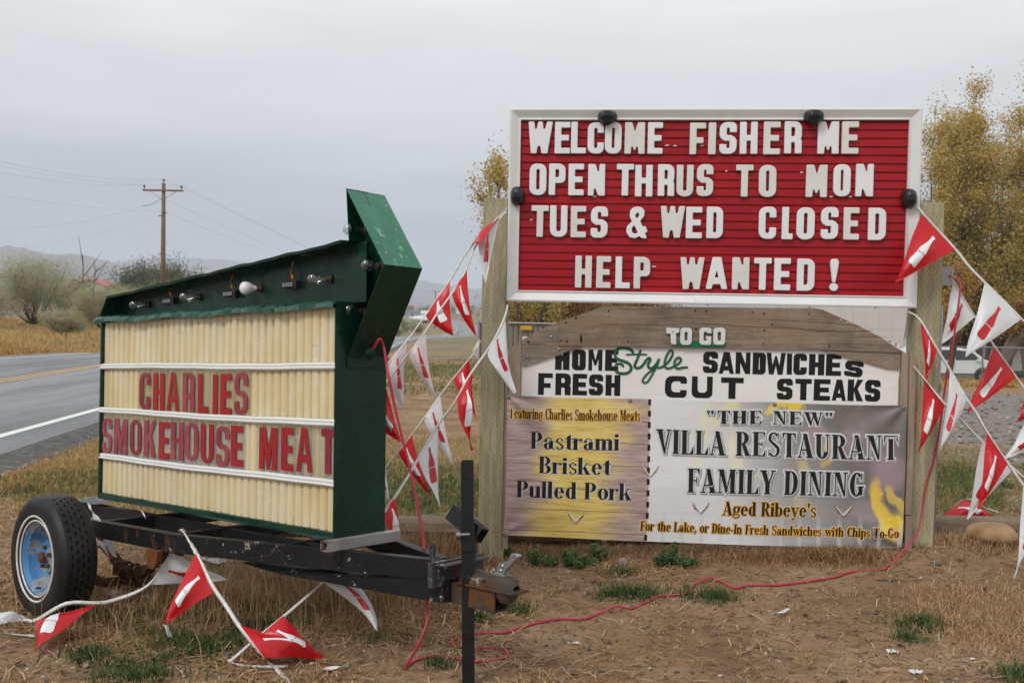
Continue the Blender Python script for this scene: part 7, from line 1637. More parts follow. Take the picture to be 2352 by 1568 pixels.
s.flag(W(2358, 905, 5.6), W(2372, 960, 5.6), W(2336, 968, 5.6), 'red', .01, bottle=False); s.flag(W(2360, 965, 5.6), W(2420, 1010, 5.6), W(2309, 1052, 5.55), 'white', .02); s.flag(W(2350, 1118, 5.5), W(2410, 1140, 5.5), W(2328, 1330, 5.4), 'white', .03, .05)
# behind the log and under the trailer
def GP_(px, py, h=.01): return G(px, py, h)
s = Bunting('pennant string lying on the dirt behind the right log', [GP_(2150, 1160, .02), GP_(2164, 1180, .03), W(2217, 1146, 7.2), W(2260, 1165, 7.4), GP_(2300, 1178, .02)])
s.flag(W(2217, 1146, 7.1), W(2159, 1186, 7.0), W(2284, 1188, 6.95), 'red', .03)
# string draped over the trailer rail
rail = TF.w((-.93, -.285, -.04)); k0 = W(408, 1224, 4.93)
P_ = [TF.w((-.93, -.20, -.048)), W(414, 1216, 4.88), W(425, 1225, 4.80), W(456, 1280, 4.70), W(487, 1344, 4.60), W(523, 1395, 4.52), W(551, 1438, 4.45), W(606, 1508, 4.36), GP_(632, 1533, .01), GP_(668, 1572, .008), GP_(700, 1640, .008)]
s = Bunting('pennant string slung over the trailer rail and trailing to the lower picture edge', P_, wd=.022, twist=2.4)
s.flag(W(449, 1270, 4.71), W(494, 1358, 4.59), W(374, 1438, 4.45), 'red', .03, -.02, curl=.02); s.flag(W(551, 1434, 4.40), W(606, 1508, 4.30), G(745, 1508, .02), 'red', .05, ground=True)
s.flag(W(372, 1432, 4.46), W(386, 1436, 4.47), W(396, 1466, 4.5), 'white', .02, bottle=False)
P_ = [G(-40, 1428, .01), G(20, 1428, .015), W(58, 1424, 4.92), W(82, 1424, 4.86), W(152, 1386, 4.82), W(222, 1385, 4.86), W(262, 1378, 4.92), W(341, 1342, 5.0), W(392, 1268, 5.0), TF.w((-.93, -.28, -.13))]
s = Bunting('pennant string lying round the whitewall wheel and up under the trailer rail', P_, wd=.022, twist=1.2)
s.flag(W(82, 1424, 4.70), W(224, 1386, 4.76), G(80, 1496, .03), 'red', .05, .0, ground=True); s.flag(W(392, 1268, 5.0), W(342, 1343, 5.0), W(520, 1330, 5.08), 'white', .02)
s.flag(W(78, 1476, 4.74), W(82, 1488, 4.72), G(10, 1452, .02), 'white', .01, bottle=False, ground=True); s.flag(G(-30, 1398, .06), G(-10, 1434, .02), G(62, 1420, .02), 'white', .03, ground=True, bottle=False)
P_ = [TF.w((-.2, .15, -.15)), W(744, 1331, 4.75), W(649, 1417, 4.62), W(595, 1461, 4.5), G(533, 1514, .02), G(523, 1518, .01), G(560, 1529, .01), G(620, 1531, .008), G(661, 1529, .008)]
s = Bunting('pennant string from under the tongue to the stake in the dirt', P_, wd=.016, twist=1.0)
s.flag(W(818, 1336, 4.72), W(738, 1334, 4.75), W(858, 1446, 4.52), 'white', .06, -.22, curl=-.02); s.flag(W(650, 1413, 4.50), W(588, 1466, 4.42), G(730, 1502, .03), 'red', .06, .0, ground=True)
MB().lathe(G(523, 1516, .0) + (0, 0, -.05), (0, 0, 1), [(.006, 0), (.006, .075), (.014, .078), (.013, .086), (.0001, .088)], 12).build('stake', M['steel'], thing('ground_stake', 'grey metal stake head at the end of the white tape on the dirt', 'stake', G(523, 1516)), world=True)
s = Bunting('pennant string hidden behind the wheel with a white pennant by the spring', [W(200, 1225, 5.6), W(236, 1245, 5.6), W(292, 1318, 5.55), G(330, 1360, .02)])
s.flag(W(222, 1240, 5.5), W(258, 1240, 5.5), W(285, 1332, 5.45), 'white', .02); s.flag(G(236, 1352, .02), G(262, 1378, .02), G(364, 1374, .015), 'white', .02, ground=True); s.flag(G(452, 1280, .01), G(500, 1294, .03), G(520, 1284, .02), 'white', .03, ground=True, bottle=False)
def ribbon_scrap(label, pts, wd=.02, name='torn_tape'):
    r_ = thing(name, label, 'tape scrap', pts[0]); V = []; n = len(pts)
    for i, p in enumerate(pts):
        d = pts[min(i + 1, n - 1)] - pts[max(i - 1, 0)]; d /= np.linalg.norm(d); u = np.cross(d, (0, 1, 0.3)); u /= np.linalg.norm(u); a = i * 1.3; v = np.cross(d, u); q = (u * math.cos(a) + v * math.sin(a)) * wd / 2 * (1 + .5 * math.sin(i * 2.1)); V += [p - q, p + q]
    MB().add(V, [(2 * i, 2 * i + 1, 2 * i + 3, 2 * i + 2) for i in range(n - 1)]).build('strip', M['tape'], r_, world=True, smooth=True)
ribbon_scrap('twisted white tape hanging from the grey plate at the marquee left end', [W(199, 1144, 5.32), W(204, 1156, 5.3), W(207, 1166, 5.28), W(214, 1178, 5.25), W(219, 1188, 5.22), W(232, 1196, 5.2)])
ribbon_scrap('short white tape end dangling under the marquee floor', [W(319, 1163, 5.3), W(325, 1172, 5.28), W(331, 1182, 5.27), W(335, 1191, 5.25)], .012)
ribbon_scrap('torn white tape scrap lying on the dirt right of the fallen red pennants', [G(743, 1542, .01), G(755, 1534, .02), G(770, 1532, .012), G(785, 1530, .02), G(800, 1526, .01)], .025)

# ================================================================== RED CABLE, CONDUIT, OUTLET BOX
pl = TF.w((.045, .165, .845))
Y0 = pl[1]
up = [W(872, 778, Y0 - .03), W(882, 800, Y0), W(890, 850, 4.55), W(898, 890, 4.55), W(906, 930, 4.56), W(925, 1010, 4.57), W(945, 1090, 4.58), W(960, 1165, 4.58), W(975, 1262, 4.57), W(979, 1330, 4.5), W(981, 1385, 4.42), W(980, 1430, 4.36), W(957, 1487, 4.33)]
gr = [(931, 1534), (940, 1525), (963, 1512), (1000, 1505), (1046, 1511), (1094, 1517), (1137, 1514), (1160, 1507), (1166, 1499), (1152, 1488), (1091, 1487), (1049, 1482), (1037, 1473), (1049, 1465), (1091, 1453), (1131, 1452), (1164, 1450), (1214, 1434), (1278, 1421), (1343, 1420), (1372, 1409), (1413, 1392), (1451, 1396), (1481, 1382), (1516, 1368), (1574, 1363),
      (1595, 1341), (1627, 1326), (1648, 1331), (1686, 1349), (1721, 1343), (1780, 1343), (1803, 1341), (1856, 1334), (1915, 1325), (1953, 1313), (2030, 1306)]
pts = [TF.w((.030, .185, .872)), TF.w((.060, .17, .862))] + up + [G(x, y, .010 + (.02 if x in (1627, 1413) else 0)) for x, y in gr]
for x, y, yy in ((2044, 1296, -.40), (2060, 1282, -.33), (2076, 1263, -.25), (2096, 1240, -.17), (2108, 1222, -.10), (2115, 1190, -.04), (2126, 1117, -.01), (2147, 1048, -.01), (2159, 980, -.01), (2171, 887, -.015), (2183, 827, -.03), (2195, 747, -.03), (2206, 661, .0), (2201, 645, .02), (2187, 637, .03), (2178, 634, .03)):
    pts.append(SF.w(SF.px(x, y, 1, yy + .04)))
C = []
for i in range(len(pts) - 1):
    p0, p1, p2, p3 = pts[max(i - 1, 0)], pts[i], pts[i + 1], pts[min(i + 2, len(pts) - 1)]
    for j in range(5):
        t = j / 5; C.append(.5 * ((2 * p1) + (-p0 + p2) * t + (2 * p0 - 5 * p1 + 4 * p2 - p3) * t * t + (-p0 + 3 * p1 - 3 * p2 + p3) * t ** 3))
C.append(pts[-1])
cb = thing('power_cable', 'long red power cable from the marquee arrow across the dirt to the right post', 'cable', G(931, 1534)); MB().tube(C, .0062, 8).build('cable', M['cable'], cb, world=True, smooth=True)
cd = thing('electrical_conduit', 'thin grey electrical conduit with outlet box on the side of the right post', 'conduit', frame=SF)
MB().tube([(2.718, .10, -1.60), (2.722, .10, .02)], .012, 12).build('pipe', M['conduit'], cd, smooth=True); MB().tube([(2.7195, .10, -.52), (2.7195, .10, -.47)], .017, 12).build('coupling', M['steel'], cd, smooth='auto')
a = SF.px(2166, 612, 1, .07); b = SF.px(2186, 655, 1, .07); MB().box(2.708, b[0], .07, .15, b[2], a[2]).build('outlet_box', M['conduit'], cd); MB().box(b[0] - .006, b[0] + .006, .065, .155, b[2] + .01, a[2] - .01).build('box_lid', M['conduit'], cd)

# ================================================================== LOGS, BOULDER, LIDS, SCRAPS
def log(label, p0, p1, r, seed):
    rg = np.random.RandomState(seed); a = np.array(p0); b = np.array(p1); L = np.linalg.norm(b - a); d = (b - a) / L; f_ = Frame(a, math.atan2(d[1], d[0])); root = thing('log_barrier', label, 'log', a, 'log barriers behind the sign', rz=f_.e[2])
    n = 28; V = []; m_ = 20; k_ = rg.rand(4) * 6
    for i in range(n + 1):
        x = L * i / n
        for j in range(m_):
            t = 2 * pi * j / m_; rr_ = r * (1 + .04 * math.sin(3 * t + k_[0] + x) + .03 * math.sin(x * 2.2 + k_[1]) + .015 * math.sin(9 * t + k_[2]))
            if abs(t - 2.9) < .17: rr_ *= .90
            V.append((x, rr_ * math.cos(t) + .02 * math.sin(x * 1.3 + k_[3]), rr_ * math.sin(t) + r * .82 + (b[2] - a[2]) * i / n))
    MB().add(V, [(i * m_ + j, i * m_ + (j + 1) % m_, (i + 1) * m_ + (j + 1) % m_, (i + 1) * m_ + j) for i in range(n) for j in range(m_)] + [tuple(range(m_))[::-1], tuple(n * m_ + j for j in range(m_))]).build('log', M['log'], root, smooth='auto')
def lp3(px, Y, dz=0): q = W(px, 1240, Y); return (q[0], Y, float(H(q[0], Y)) + dz)
log('weathered log barrier seen between the marquee and the left post', (W(560, 1240, 6.95)[0], 6.95, .004), (W(1380, 1240, 6.92)[0], 6.92, .006), .083, 1)
log('weathered log barrier mostly hidden behind the banner foot', (W(1395, 1240, 6.9)[0], 6.9, .01), (W(2095, 1240, 6.75)[0], 6.75, .11), .083, 2)
log('cracked log barrier running out of the right picture edge', (W(2120, 1240, 6.72)[0], 6.72, .128), (W(2700, 1240, 6.7)[0], 6.7, .130), .080, 3)
def rock(name, label, p, s, seed, mat, cat='rock'):
    rg = np.random.RandomState(seed); b_ = bmesh.new(); bmesh.ops.create_icosphere(b_, subdivisions=4, radius=1); V = []
    for v_ in b_.verts:
        c = np.array(v_.co); k = 1 + .16 * (fbm(c[0] * 1.3 + seed, c[1] * 1.3 + c[2] * .9, seed) - .5) * 2 + .05 * (fbm(c[0] * 5 + c[2], c[1] * 5, seed + 3) - .5); V.append(c * k * np.array(s) * np.array([1, 1, 1 if c[2] > 0 else .6]))
    f = [tuple(v_.index for v_ in f_.verts) for f_ in b_.faces]; b_.free(); r_ = MB().add(V, f).build(name, mat, None, smooth=True); r_.location = p; ROOT[r_.name] = Frame(p); tag(r_, label, cat)
M['sandstone'] = simple('orange_sandstone', (.46, .30, .155), .9, 0, .3, 5, bmp=.6, bscale=24, c2=(.30, .175, .085), bdist=.01)
q = lp3(2258, 6.42); rock('boulder', 'rounded orange sandstone boulder in front of the right log', (q[0], q[1] - .12, q[2] + .060), (.150, .11, .088), 4, M['sandstone'])
q = G(1430, 1296); rock('stone', 'pale angular stone beside the green weed clump under the banner', (q[0], q[1], q[2] + .01), (.035, .03, .035), 6, M['stone'], 'stone'); q = G(2150, 1297); rock('stone', 'dark grey stone on the dirt below the right post', (q[0], q[1], q[2] + .006), (.024, .02, .014), 7, simple('grey_stone', (.12, .12, .12), .8, c2=(.07, .07, .07)), 'stone')
q = np.array(lp3(940, 7.35)); r_ = thing('utility_lid', 'round pale lid with black rim on the grass behind the log', 'lid', q); MB().lathe((0, 0, .005), (0, 0, 1), [(.105, -.01), (.105, .022), (.094, .028), (.090, .026)], 32).build('rim', M['black_plastic'], r_); MB().lathe((0, 0, .005), (0, 0, 1), [(.090, .024), (.085, .032), (.0001, .034)], 32).build('disc', M['white_scrap'], r_)
q = np.array(lp3(1022, 7.45)); r_ = thing('manhole_cover', 'flat ribbed grey manhole cover on the grass beside the pale lid', 'manhole cover', q); MB().lathe((0, 0, 0), (0, 0, 1), [(.26, -.01), (.26, .018), (.24, .024), (.0001, .026)], 40).build('plate', M['steel'], r_)
for k in range(9): MB().box(-.20 + abs(k - 4) * .02, .20 - abs(k - 4) * .02, -.2 + k * .05 - .008, -.2 + k * .05 + .008, .024, .031).build('rib', M['steel'], r_)
def crumple(label, px, py, s_, seed, cat='litter'):
    rg = np.random.RandomState(seed); p = G(px, py); r_ = thing('paper_scrap', label, cat, p); n = 7; V = []
    for i in range(n):
        for j in range(n): V.append((s_ * (i / (n - 1) - .5) * (1 + .3 * rg.rand()), s_ * .6 * (j / (n - 1) - .5) * (1 + .3 * rg.rand()), .006 + s_ * .30 * rg.rand()))
    MB().add(V, [(i * n + j, (i + 1) * n + j, (i + 1) * n + j + 1, i * n + j + 1) for i in range(n - 1) for j in range(n - 1)]).build('sheet', M['white_scrap'], r_)
crumple('crumpled white paper scrap on the dirt, lower right of centre', 2049, 1500, .045, 1); crumple('ragged pale paper scrap at the lower right picture edge area', 2105, 1548, .05, 2); crumple('small white plastic clip on bare dirt near the lower right corner', 2232, 1516, .022, 3); crumple('torn whitish wrapper in the dry grass left of the bare dirt', 1322, 1480, .03, 4)
q = G(1790, 1412); r_ = thing('feather', 'pale downy feather in the straw at right of the cable', 'feather', q)
MB().tube([(-.045, 0, .004), (0, .004, .016), (.045, .01, .030)], [.002, .0015, .0008], 5).build('quill', M['white_scrap'], r_); MB().add([(-.01, 0, .012), (.02, -.014, .018), (.055, -.006, .036), (.05, .022, .034), (.015, .016, .020)], [(0, 1, 2, 3, 4)]).build('vane', M['white_scrap'], r_)
q0, q1 = G(2014, 1331, .006), G(2068, 1332, .006); r_ = thing('iron_nail', 'long dark nail lying on the dirt below the right post', 'nail', q0); MB().tube([q0, q1], .003, 6).lathe(q1, q1 - q0, [(.007, 0), (.007, .003), (.0001, .003)], 8).build('shaft', M['black_plastic'], r_, world=True)
# green weeds at the foot of the banner
for i, (px, py, hh, ww) in enumerate([(1228, 1298, 52, 60), (1262, 1300, 30, 44), (1305, 1300, 55, 62), (1338, 1304, 40, 60), (1372, 1292, 62, 52), (1545, 1296, 62, 78), (1520, 1300, 40, 44), (1582, 1300, 28, 50), (1162, 1280, 34, 36), (1062, 1260, 34, 40)]):
    q = G(px, py); Y = q[1]; k = FPX / Y
    labs = ['leafy green weed at the banner foot, first right of the left post', 'low yellowish weed clump below the first tall weed', 'broad green weed under the yellow wood-print part of the banner', 'low spreading weed right of the broad green one', 'tall upright green weed under the centre of the wood print',
            'dense round green weed clump under the black dashed line', 'left fringe of the dense round weed clump', 'low right fringe of the dense round weed clump', 'small weed tucked against the left post base', 'green weed behind the trailer coupler beside the log']
    rg = np.random.RandomState(90 + i); root = thing('weed', labs[i], 'weed', q, 'green weeds at the foot of the banner'); h = hh / k; r = ww / 2 / k; sm = MB(); P_ = []
    for s_ in range(16):
        az = rg.rand() * 2 * pi; l = r * math.sqrt(rg.rand()); e = np.array([math.cos(az) * l, math.sin(az) * l * .7, h * (.55 + .45 * rg.rand()) * (1 - .4 * l / r)]); sm.tube([(e[0] * .2, e[1] * .2, 0), e * (.7, .7, .55), e], [.0022, .0018, .001], 4, cap=False)
        for t in np.linspace(.15, 1, 26): P_.append(np.array([e[0] * (.2 + .8 * t), e[1] * (.2 + .8 * t), e[2] * t]) + rg.normal(size=3) * .009)
    sm.build('stems', M['leaf_weed'], root); P_ = np.array(P_); v, f = leafquads(P_, .020, rng=rg, asp=.9); npmesh('foliage', v, f, M['leaf_weed'], parent=root, attrs={'var': var4(np.clip(.1 + .5 * rg.rand(len(P_)) + (.35 if i in (0, 1, 3) else 0) * rg.rand(len(P_)) + .15 * P_[:, 2] / h, 0, 1))})

# ================================================================== BACKGROUND THINGS
# pale building behind the letter board
def facing(name, label, cat, px, Y, **k):
    b = base_at(px, Y); return thing(name, label, cat, b, **k), b
M['pale_wall'] = simple('pale_wall_panel', (.60, .565, .53), .8, 0, .05, .6, c2=(.56, .53, .49)); M['roof_grey'] = simple('grey_metal_roof', (.30, .31, .32), .5, 0, .1, 1)
bl, b = facing('pale_building', 'long pale windowless building behind the right part of the sign', 'building', 1870, 60)
x1 = W(2140, 700, 60)[0] - b[0]; ht = htop(1900, 655, 60) - b[2]; n = 9
for k in range(n):
    MB().box(x1 * k / n + .004, x1 * (k + 1) / n - .004, 0, .15, -.3, ht * .52).build('wall_panel', M['pale_wall'], bl); MB().box(x1 * k / n + .004, x1 * (k + 1) / n - .004, 0, .15, ht * .52 + .01, ht).build('wall_panel', M['pale_wall'], bl)
MB().box(0, x1, .152, 9, -.3, ht - .01).build('wall', M['pale_wall'], bl); MB().prism([[(-.3, ht), (x1 + .3, ht), (x1 + .3, ht + .25), (-.3, ht + .25)]], -.3, 9.3, b=.01).build('roof', M['roof_grey'], bl)
bl, b = facing('storage_shed', 'pale flat-sided shed behind the leaning trunk at the right edge', 'shed', 2305, 78); x1 = 7.5; ht = htop(2330, 785, 78) - b[2]
for k in range(4): MB().box(x1 * k / 4 + .01, x1 * (k + 1) / 4 - .01, 0, .12, -.2, ht).build('wall_panel', M['pale_wall'], bl)
MB().box(0, x1, .122, 4, -.2, ht - .01).build('wall', M['pale_wall'], bl); MB().prism([[(-.2, ht), (x1 + .2, ht), (x1 + .2, ht + .12), (-.2, ht + .12)]], -.2, 4.2, b=.01).build('roof', M['roof_grey'], bl)
# slatted grey fence
b = base_at(1100, 31); fr = thing('slatted_fence', 'grey vertical-slat fence with a pipe rail seen between the left post and the plank arch', 'fence', b); top = htop(1200, 742, 31) - b[2]; Wf = W(1900, 700, 31)[0] - b[0]
MB().tube([(0, -.05, top), (Wf, -.05, top)], .03, 8).build('top_rail', M['steel'], fr); MB().box(0, Wf, .03, .07, .25, .33).build('back_rail', M['fence_slat'], fr); MB().box(0, Wf, .03, .07, top - .25, top - .17).build('back_rail', M['fence_slat'], fr)
slm = MB().box(-.062, .062, 0, .022, 0, 1).build('slat', M['fence_slat'], fr); n = int(Wf / .155)
for k in range(n):
    o = slm if k == 0 else slm.copy()
    if k: COL.objects.link(o)
    o.location = (.08 + k * .155, rnd.uniform(-.004, .004), -.05 - rnd.random() * .02); o.scale = (1, 1, top + .02 + rnd.random() * .05); o.rotation_euler = (0, rnd.uniform(-.012, .012), 0)
for k in range(5): MB().tube([(.02 + k * Wf / 4.2, -.06, -.3), (.02 + k * Wf / 4.2, -.06, top + .05)], .035, 8).build('fence_post', M['steel'], fr)
q0 = W(1197, 752, 30.9); M['yellow_tag'] = simple('yellow_notice', (.62, .36, .02), .5); MB().box(q0[0] - b[0] - .02, q0[0] - b[0] + .33, -.10, -.09, q0[2] - b[2] - .07, q0[2] - b[2] + .06).build('yellow_notice', M['yellow_tag'], fr)
# chain-link fence on the right
b = base_at(2100, 38.7); b = (b[0], b[1], float(H(b[0] + 3, 38.7))); cf = thing('chain_link_fence', 'galvanised chain-link fence in front of the white minivan', 'fence', b); top = htop(2250, 797, 38.7) - b[2]; Wf = 8.0
MB().tube([(0, 0, top), (Wf, 0, top)], .025, 8).build('top_rail', M['steel'], cf)
for px in (2120, 2259, 2400): x = W(px, 800, 38.7)[0] - b[0]; MB().tube([(x, .03, -.2), (x, .03, top + .06)], .032, 8).build('fence_post', M['steel'], cf)
mb = MB(); k = -top
while k < Wf:
    for sg in (1, -1):
        xa, xb = (k, k + top) if sg > 0 else (k + top, k); mb.beam((xa, .01 * sg, 0), (xb, .01 * sg, top), .0045, .0045, up=(0, 1, 0), ends=False)
    k += .10
mb.build('mesh', M['steel'], cf, kind='stuff')
# minivan
M['car_white'] = simple('white_car_paint', (.76, .77, .78), .25, 0, .02, 2); M['car_glass'] = simple('dark_car_glass', (.05, .062, .066), .08, 0, .2, 2); M['car_black'] = simple('black_trim', (.02, .02, .02), .5)
vx = W(2238, 860, 52)[0]; vz = float(H(vx, 52)) ; vz = htop(2238, 876, 52)
vn = thing('minivan', 'white minivan parked beyond the chain-link fence', 'minivan', (vx, 52, vz))
prof_ = [(-3.85, .42), (-3.9, .9), (-3.82, 1.15), (-3.55, 1.62), (-3.35, 1.72), (-2.4, 1.79), (-1.2, 1.78), (-.55, 1.68), (.15, 1.18), (.72, 1.02), (.98, .80), (1.02, .42), (.42, .36), (.40, .38), (-.40, .38), (-.42, .34), (-2.55, .34), (-2.57, .38), (-3.35, .38), (-3.37, .40)]
def arch_(cx_): return [(cx_ + .42 * math.cos(t), .33 + .42 * math.sin(t)) for t in np.linspace(0, pi, 10)]
body = prof_[:12] + arch_(0)[0:] + arch_(-2.95)
L = [(x, max(z, .30)) for x, z in body]; MB().prism([L[::-1]], -.92, .92, b=.06).build('body', M['car_white'], vn, smooth='auto')
for pts_ in ([(-3.55, 1.14), (-3.38, 1.60), (-2.62, 1.66), (-2.60, 1.14)], [(-2.52, 1.14), (-2.54, 1.66), (-1.52, 1.66), (-1.50, 1.14)], [(-1.42, 1.14), (-1.44, 1.66), (-.66, 1.60), (-.08, 1.16)]):
    MB().prism([pts_[::-1]], -.927, -.90, b=.004).build('window', M['car_glass'], vn)
for x in (-2.56, -1.46): MB().box(x - .006, x + .006, -.924, -.90, .42, 1.12).build('door_gap', M['car_black'], vn)
MB().box(-1.62, -1.46 - .02, -.945, -.915, .98, 1.01).build('door_handle', M['car_white'], vn); MB().box(-3.6, .3, -.93, -.91, .40, .47).build('side_trim', M['car_black'], vn)
MB().box(.86, 1.0, -.90, -.55, .66, .84).build('headlight', M['led'], vn); MB().box(-.35, -.18, -1.06, -.90, 1.10, 1.24).build('mirror', M['car_white'], vn)
for x in (0, -2.95):
    wh = MB().lathe((x, -.93, .33), (0, 1, 0), [(.20, 0), (.30, 0), (.33, .03), (.33, .18), (.30, .2)], 28).build('wheel', M['tyre'], vn, smooth='auto'); MB().lathe((x, -.925, .33), (0, 1, 0), [(.0001, -.01), (.05, -.01), (.06, .01), (.20, .0), (.21, .02)], 20).build('hub_cap', M['steel'], wh, smooth='auto')
    for k in range(5): t = 2 * pi * k / 5; MB().beam((x + .05 * math.cos(t), -.937, .33 + .05 * math.sin(t)), (x + .19 * math.cos(t), -.937, .33 + .19 * math.sin(t)), .05, .012, up=(0, 1, 0)).build('spoke', M['steel'], wh)
# wood pile and dark drum at the right edge
b = G(2345, 838); r_ = thing('firewood_pile', 'pile of orange-brown split firewood at the right edge beyond the gravel', 'firewood pile', b); M['split'] = wood('split_firewood', (.20, .12, .06), (.38, .24, .13), 'x', 1, knots=False)
for k in range(34):
    x = -.6 + rnd.random() * 2.4; z = .06 + rnd.random() * .45; MB().beam((x, -.1 + rnd.random() * .3, z), (x + .35 + .1 * rnd.random(), rnd.random() * .3, z + rnd.uniform(-.05, .05)), .10, .09).build('split_log', M['split'], r_)
b = G(2345, 868); r_ = thing('black_culvert_pipe', 'short black ribbed pipe lying by the leaf drift at the right edge', 'pipe', b)
MB().lathe((-.35, 0, .22), (1, 0, .05), [(.14, 0), (.20, 0)] + [(.20 + .018 * (k % 2), .05 + k * .05) for k in range(22)] + [(.20, 1.2), (.14, 1.2)], 20).build('pipe', M['black_plastic'], r_, smooth='auto')
# barn with a red roof
b = (W(243, 680, 200)[0], 200.0, float(H(W(243, 680, 200)[0], 200))); r_ = thing('red_roofed_barn', 'cream barn with a red metal roof behind the olive bushes', 'barn', b, rz=0)
def bp(px, py, Y): q = W(px, py, Y); return q - np.array(b)
M['red_roof'] = simple('red_metal_roof', (.40, .05, .055), .45, 0, .1, .5); M['cream_wall'] = simple('cream_barn_wall', (.46, .43, .34), .8, 0, .05, .4)
e0, ap, e1 = bp(170, 651, 202), bp(204, 642, 201), bp(243, 657.5, 200); rf, ef, e2 = bp(241, 643.4, 209), bp(278, 657.6, 209), None
z0_ = 0; g0, g1, g2 = (e0[0], e0[1], z0_), (e1[0], e1[1], z0_), (ef[0], ef[1], z0_)
MB().add([g0, g1, e1 - (0, 0, .05), ap - (0, 0, .08), e0 - (0, 0, .05)], [(0, 1, 2, 3, 4)]).build('gable_wall', M['cream_wall'], r_); MB().add([g1, g2, ef - (0, 0, .05), e1 - (0, 0, .05)], [(0, 1, 2, 3)]).build('side_wall', M['cream_wall'], r_)
MB().add([e1 + (.1, -.3, -.1), ef + (.1, .2, -.1), rf, ap + (0, -.4, 0), e1 + (.1, -.3, -.02), ef + (.1, .2, -.02), rf + (0, 0, .1), ap + (0, -.4, .1)], [(4, 5, 6, 7), (0, 1, 5, 4), (0, 4, 7, 3)]).build('roof', M['red_roof'], r_)
MB().add([e0 + (-.1, -.3, -.1), ap + (0, -.4, 0), rf, bp(208, 652, 210), e0 + (-.1, -.3, 0), ap + (0, -.4, .1)], [(0, 1, 2, 3), (0, 4, 5, 1)]).build('roof', M['red_roof'], r_)
q = bp(212, 672, 200.4); M['door_white'] = simple('white_barn_door', (.66, .66, .66), .6); MB().box(q[0] - 1.0, q[0] + 1.6, q[1] - .15, q[1] - .05, 0, q[2] + 1.0).build('door', M['door_white'], r_)
# power poles
M['wire_grey'] = simple('weathered_wire', (.40, .40, .41), .5, 0, .1)
M['insul'] = simple('dark_insulator', (.05, .045, .045), .3)
def ppole(label, px, Y, ytop, arm_l, arm_r, yarm, full, base=None):
    x = W(px, 650, Y)[0]; b = (x, Y, float(H(x, Y)) if base is None else base); r_ = thing('power_pole', label, 'power pole', b, 'wooden power poles along the road'); h = htop(px, ytop, Y) - b[2]; za = htop(px, yarm, Y) - b[2]; s_ = Y / FPX
    lean_ = W(px + (2 if full else 0), ytop, Y)[0] - x
    MB().tube([(0, 0, -.3), (lean_ * .5, 0, h * .5), (lean_, 0, h)], [.19, .16, .125] if full else [.16, .14, .12], 12).build('pole', M['pole'], r_, smooth=True)
    xa, xb = (arm_l - px) * s_ + lean_, (arm_r - px) * s_ + lean_; MB().box(xa, xb, -.19, -.08, za - .06, za + .06).build('crossarm', M['pole'], r_)
    out_ = []
    for x_, zt in ((xa + .1, za), (lean_, h), (xb - .12, za)):
        MB().lathe((x_, -.13 if x_ != lean_ else 0, zt + (.06 if x_ != lean_ else 0)), (0, 0, 1), [(.02, 0), (.02, .12), (.075, .13), (.08, .17), (.05, .19), (.075, .22), (.06, .28), (.0001, .30)], 10).build('insulator', M['insul'], r_); out_.append(np.array(b) + (x_, -.13 if x_ != lean_ else 0, zt + .36 if x_ != lean_ else zt + .28))
    if full:
        for sg in (-1, 1): MB().beam((lean_ + sg * .9, -.14, za - .07), (lean_ + sg * .08, -.14, za - .62), .035, .035, up=(0, 1, 0)).build('brace', M['steel'], r_)
        for zz, sg in ((htop(px, 489, Y) - b[2], 1), (htop(px, 496, Y) - b[2], -1)): MB().box(min(0, sg * .28) + lean_ * .7, max(0, sg * .28) + lean_ * .7, -.17, -.12, zz - .03, zz + .03).build('bracket', M['insul'], r_)
    return out_
o1 = ppole('tall brown wooden power pole with crossarm rising behind the marquee', 374, 69, 421, 328, 420, 438, True)
o2 = ppole('small distant power pole just right of the dark trees', 463, 255, 614, 451, 476, 617, False)
o3 = ppole('distant power pole with crossarms in the gap beside the arrow tip', 1000, 300, 667, 991, 1011, 670, False)
def wire(label, pts, r=.005):
    a, b = [np.array(p) for p in pts[:2]]; sag = pts[2]; P_ = [lerp(a, b, t) - np.array([0, 0, sag * 4 * t * (1 - t)]) for t in np.linspace(0, 1, 24)]
    r_ = thing('overhead_wire', label, 'wire', a, 'overhead wires at the power pole'); MB().tube(P_, r, 4, cap=False).build('wire', M['wire_grey'], r_, world=True)
wire('highest overhead wire running left from the main pole top', (o1[1], W(-60, 358, 40), .35)); wire('second overhead wire running left from the right end of the crossarm', (o1[2], W(-60, 368, 42), .35)); wire('third overhead wire running left from the left end of the crossarm', (o1[0], W(-60, 384, 44), .3))
wire('slightly slanting wire meeting the main pole below its brace', (W(374, 486, 69), W(-60, 439, 46), .2)); wire('wire rising from the left to the dead-end insulator beside the pole', (W(330, 472, 66), W(-60, 523, 52), .5)); wire('lowest wire curving from far left up to the main pole bracket', (W(370, 495, 69), W(-60, 575, 90), .6))
wire('wire from the main pole top falling right toward the small distant pole', (o1[1], W(1000, 668, 300), 1.6), .008); wire('wire from the right crossarm end falling toward the far gap', (o1[2], W(1012, 672, 300), 1.8), .008); wire('wire from the pole middle falling right behind the marquee', (W(378, 458, 69), W(1000, 690, 300), 1.6), .008); wire('lower wire from the bracket falling right behind the marquee', (W(378, 488, 69), W(1000, 700, 300), 1.2), .008)
wire('short dead-end wire with insulators slung under the left crossarm', (W(372, 455, 69), W(328, 473, 66), .12), .03)
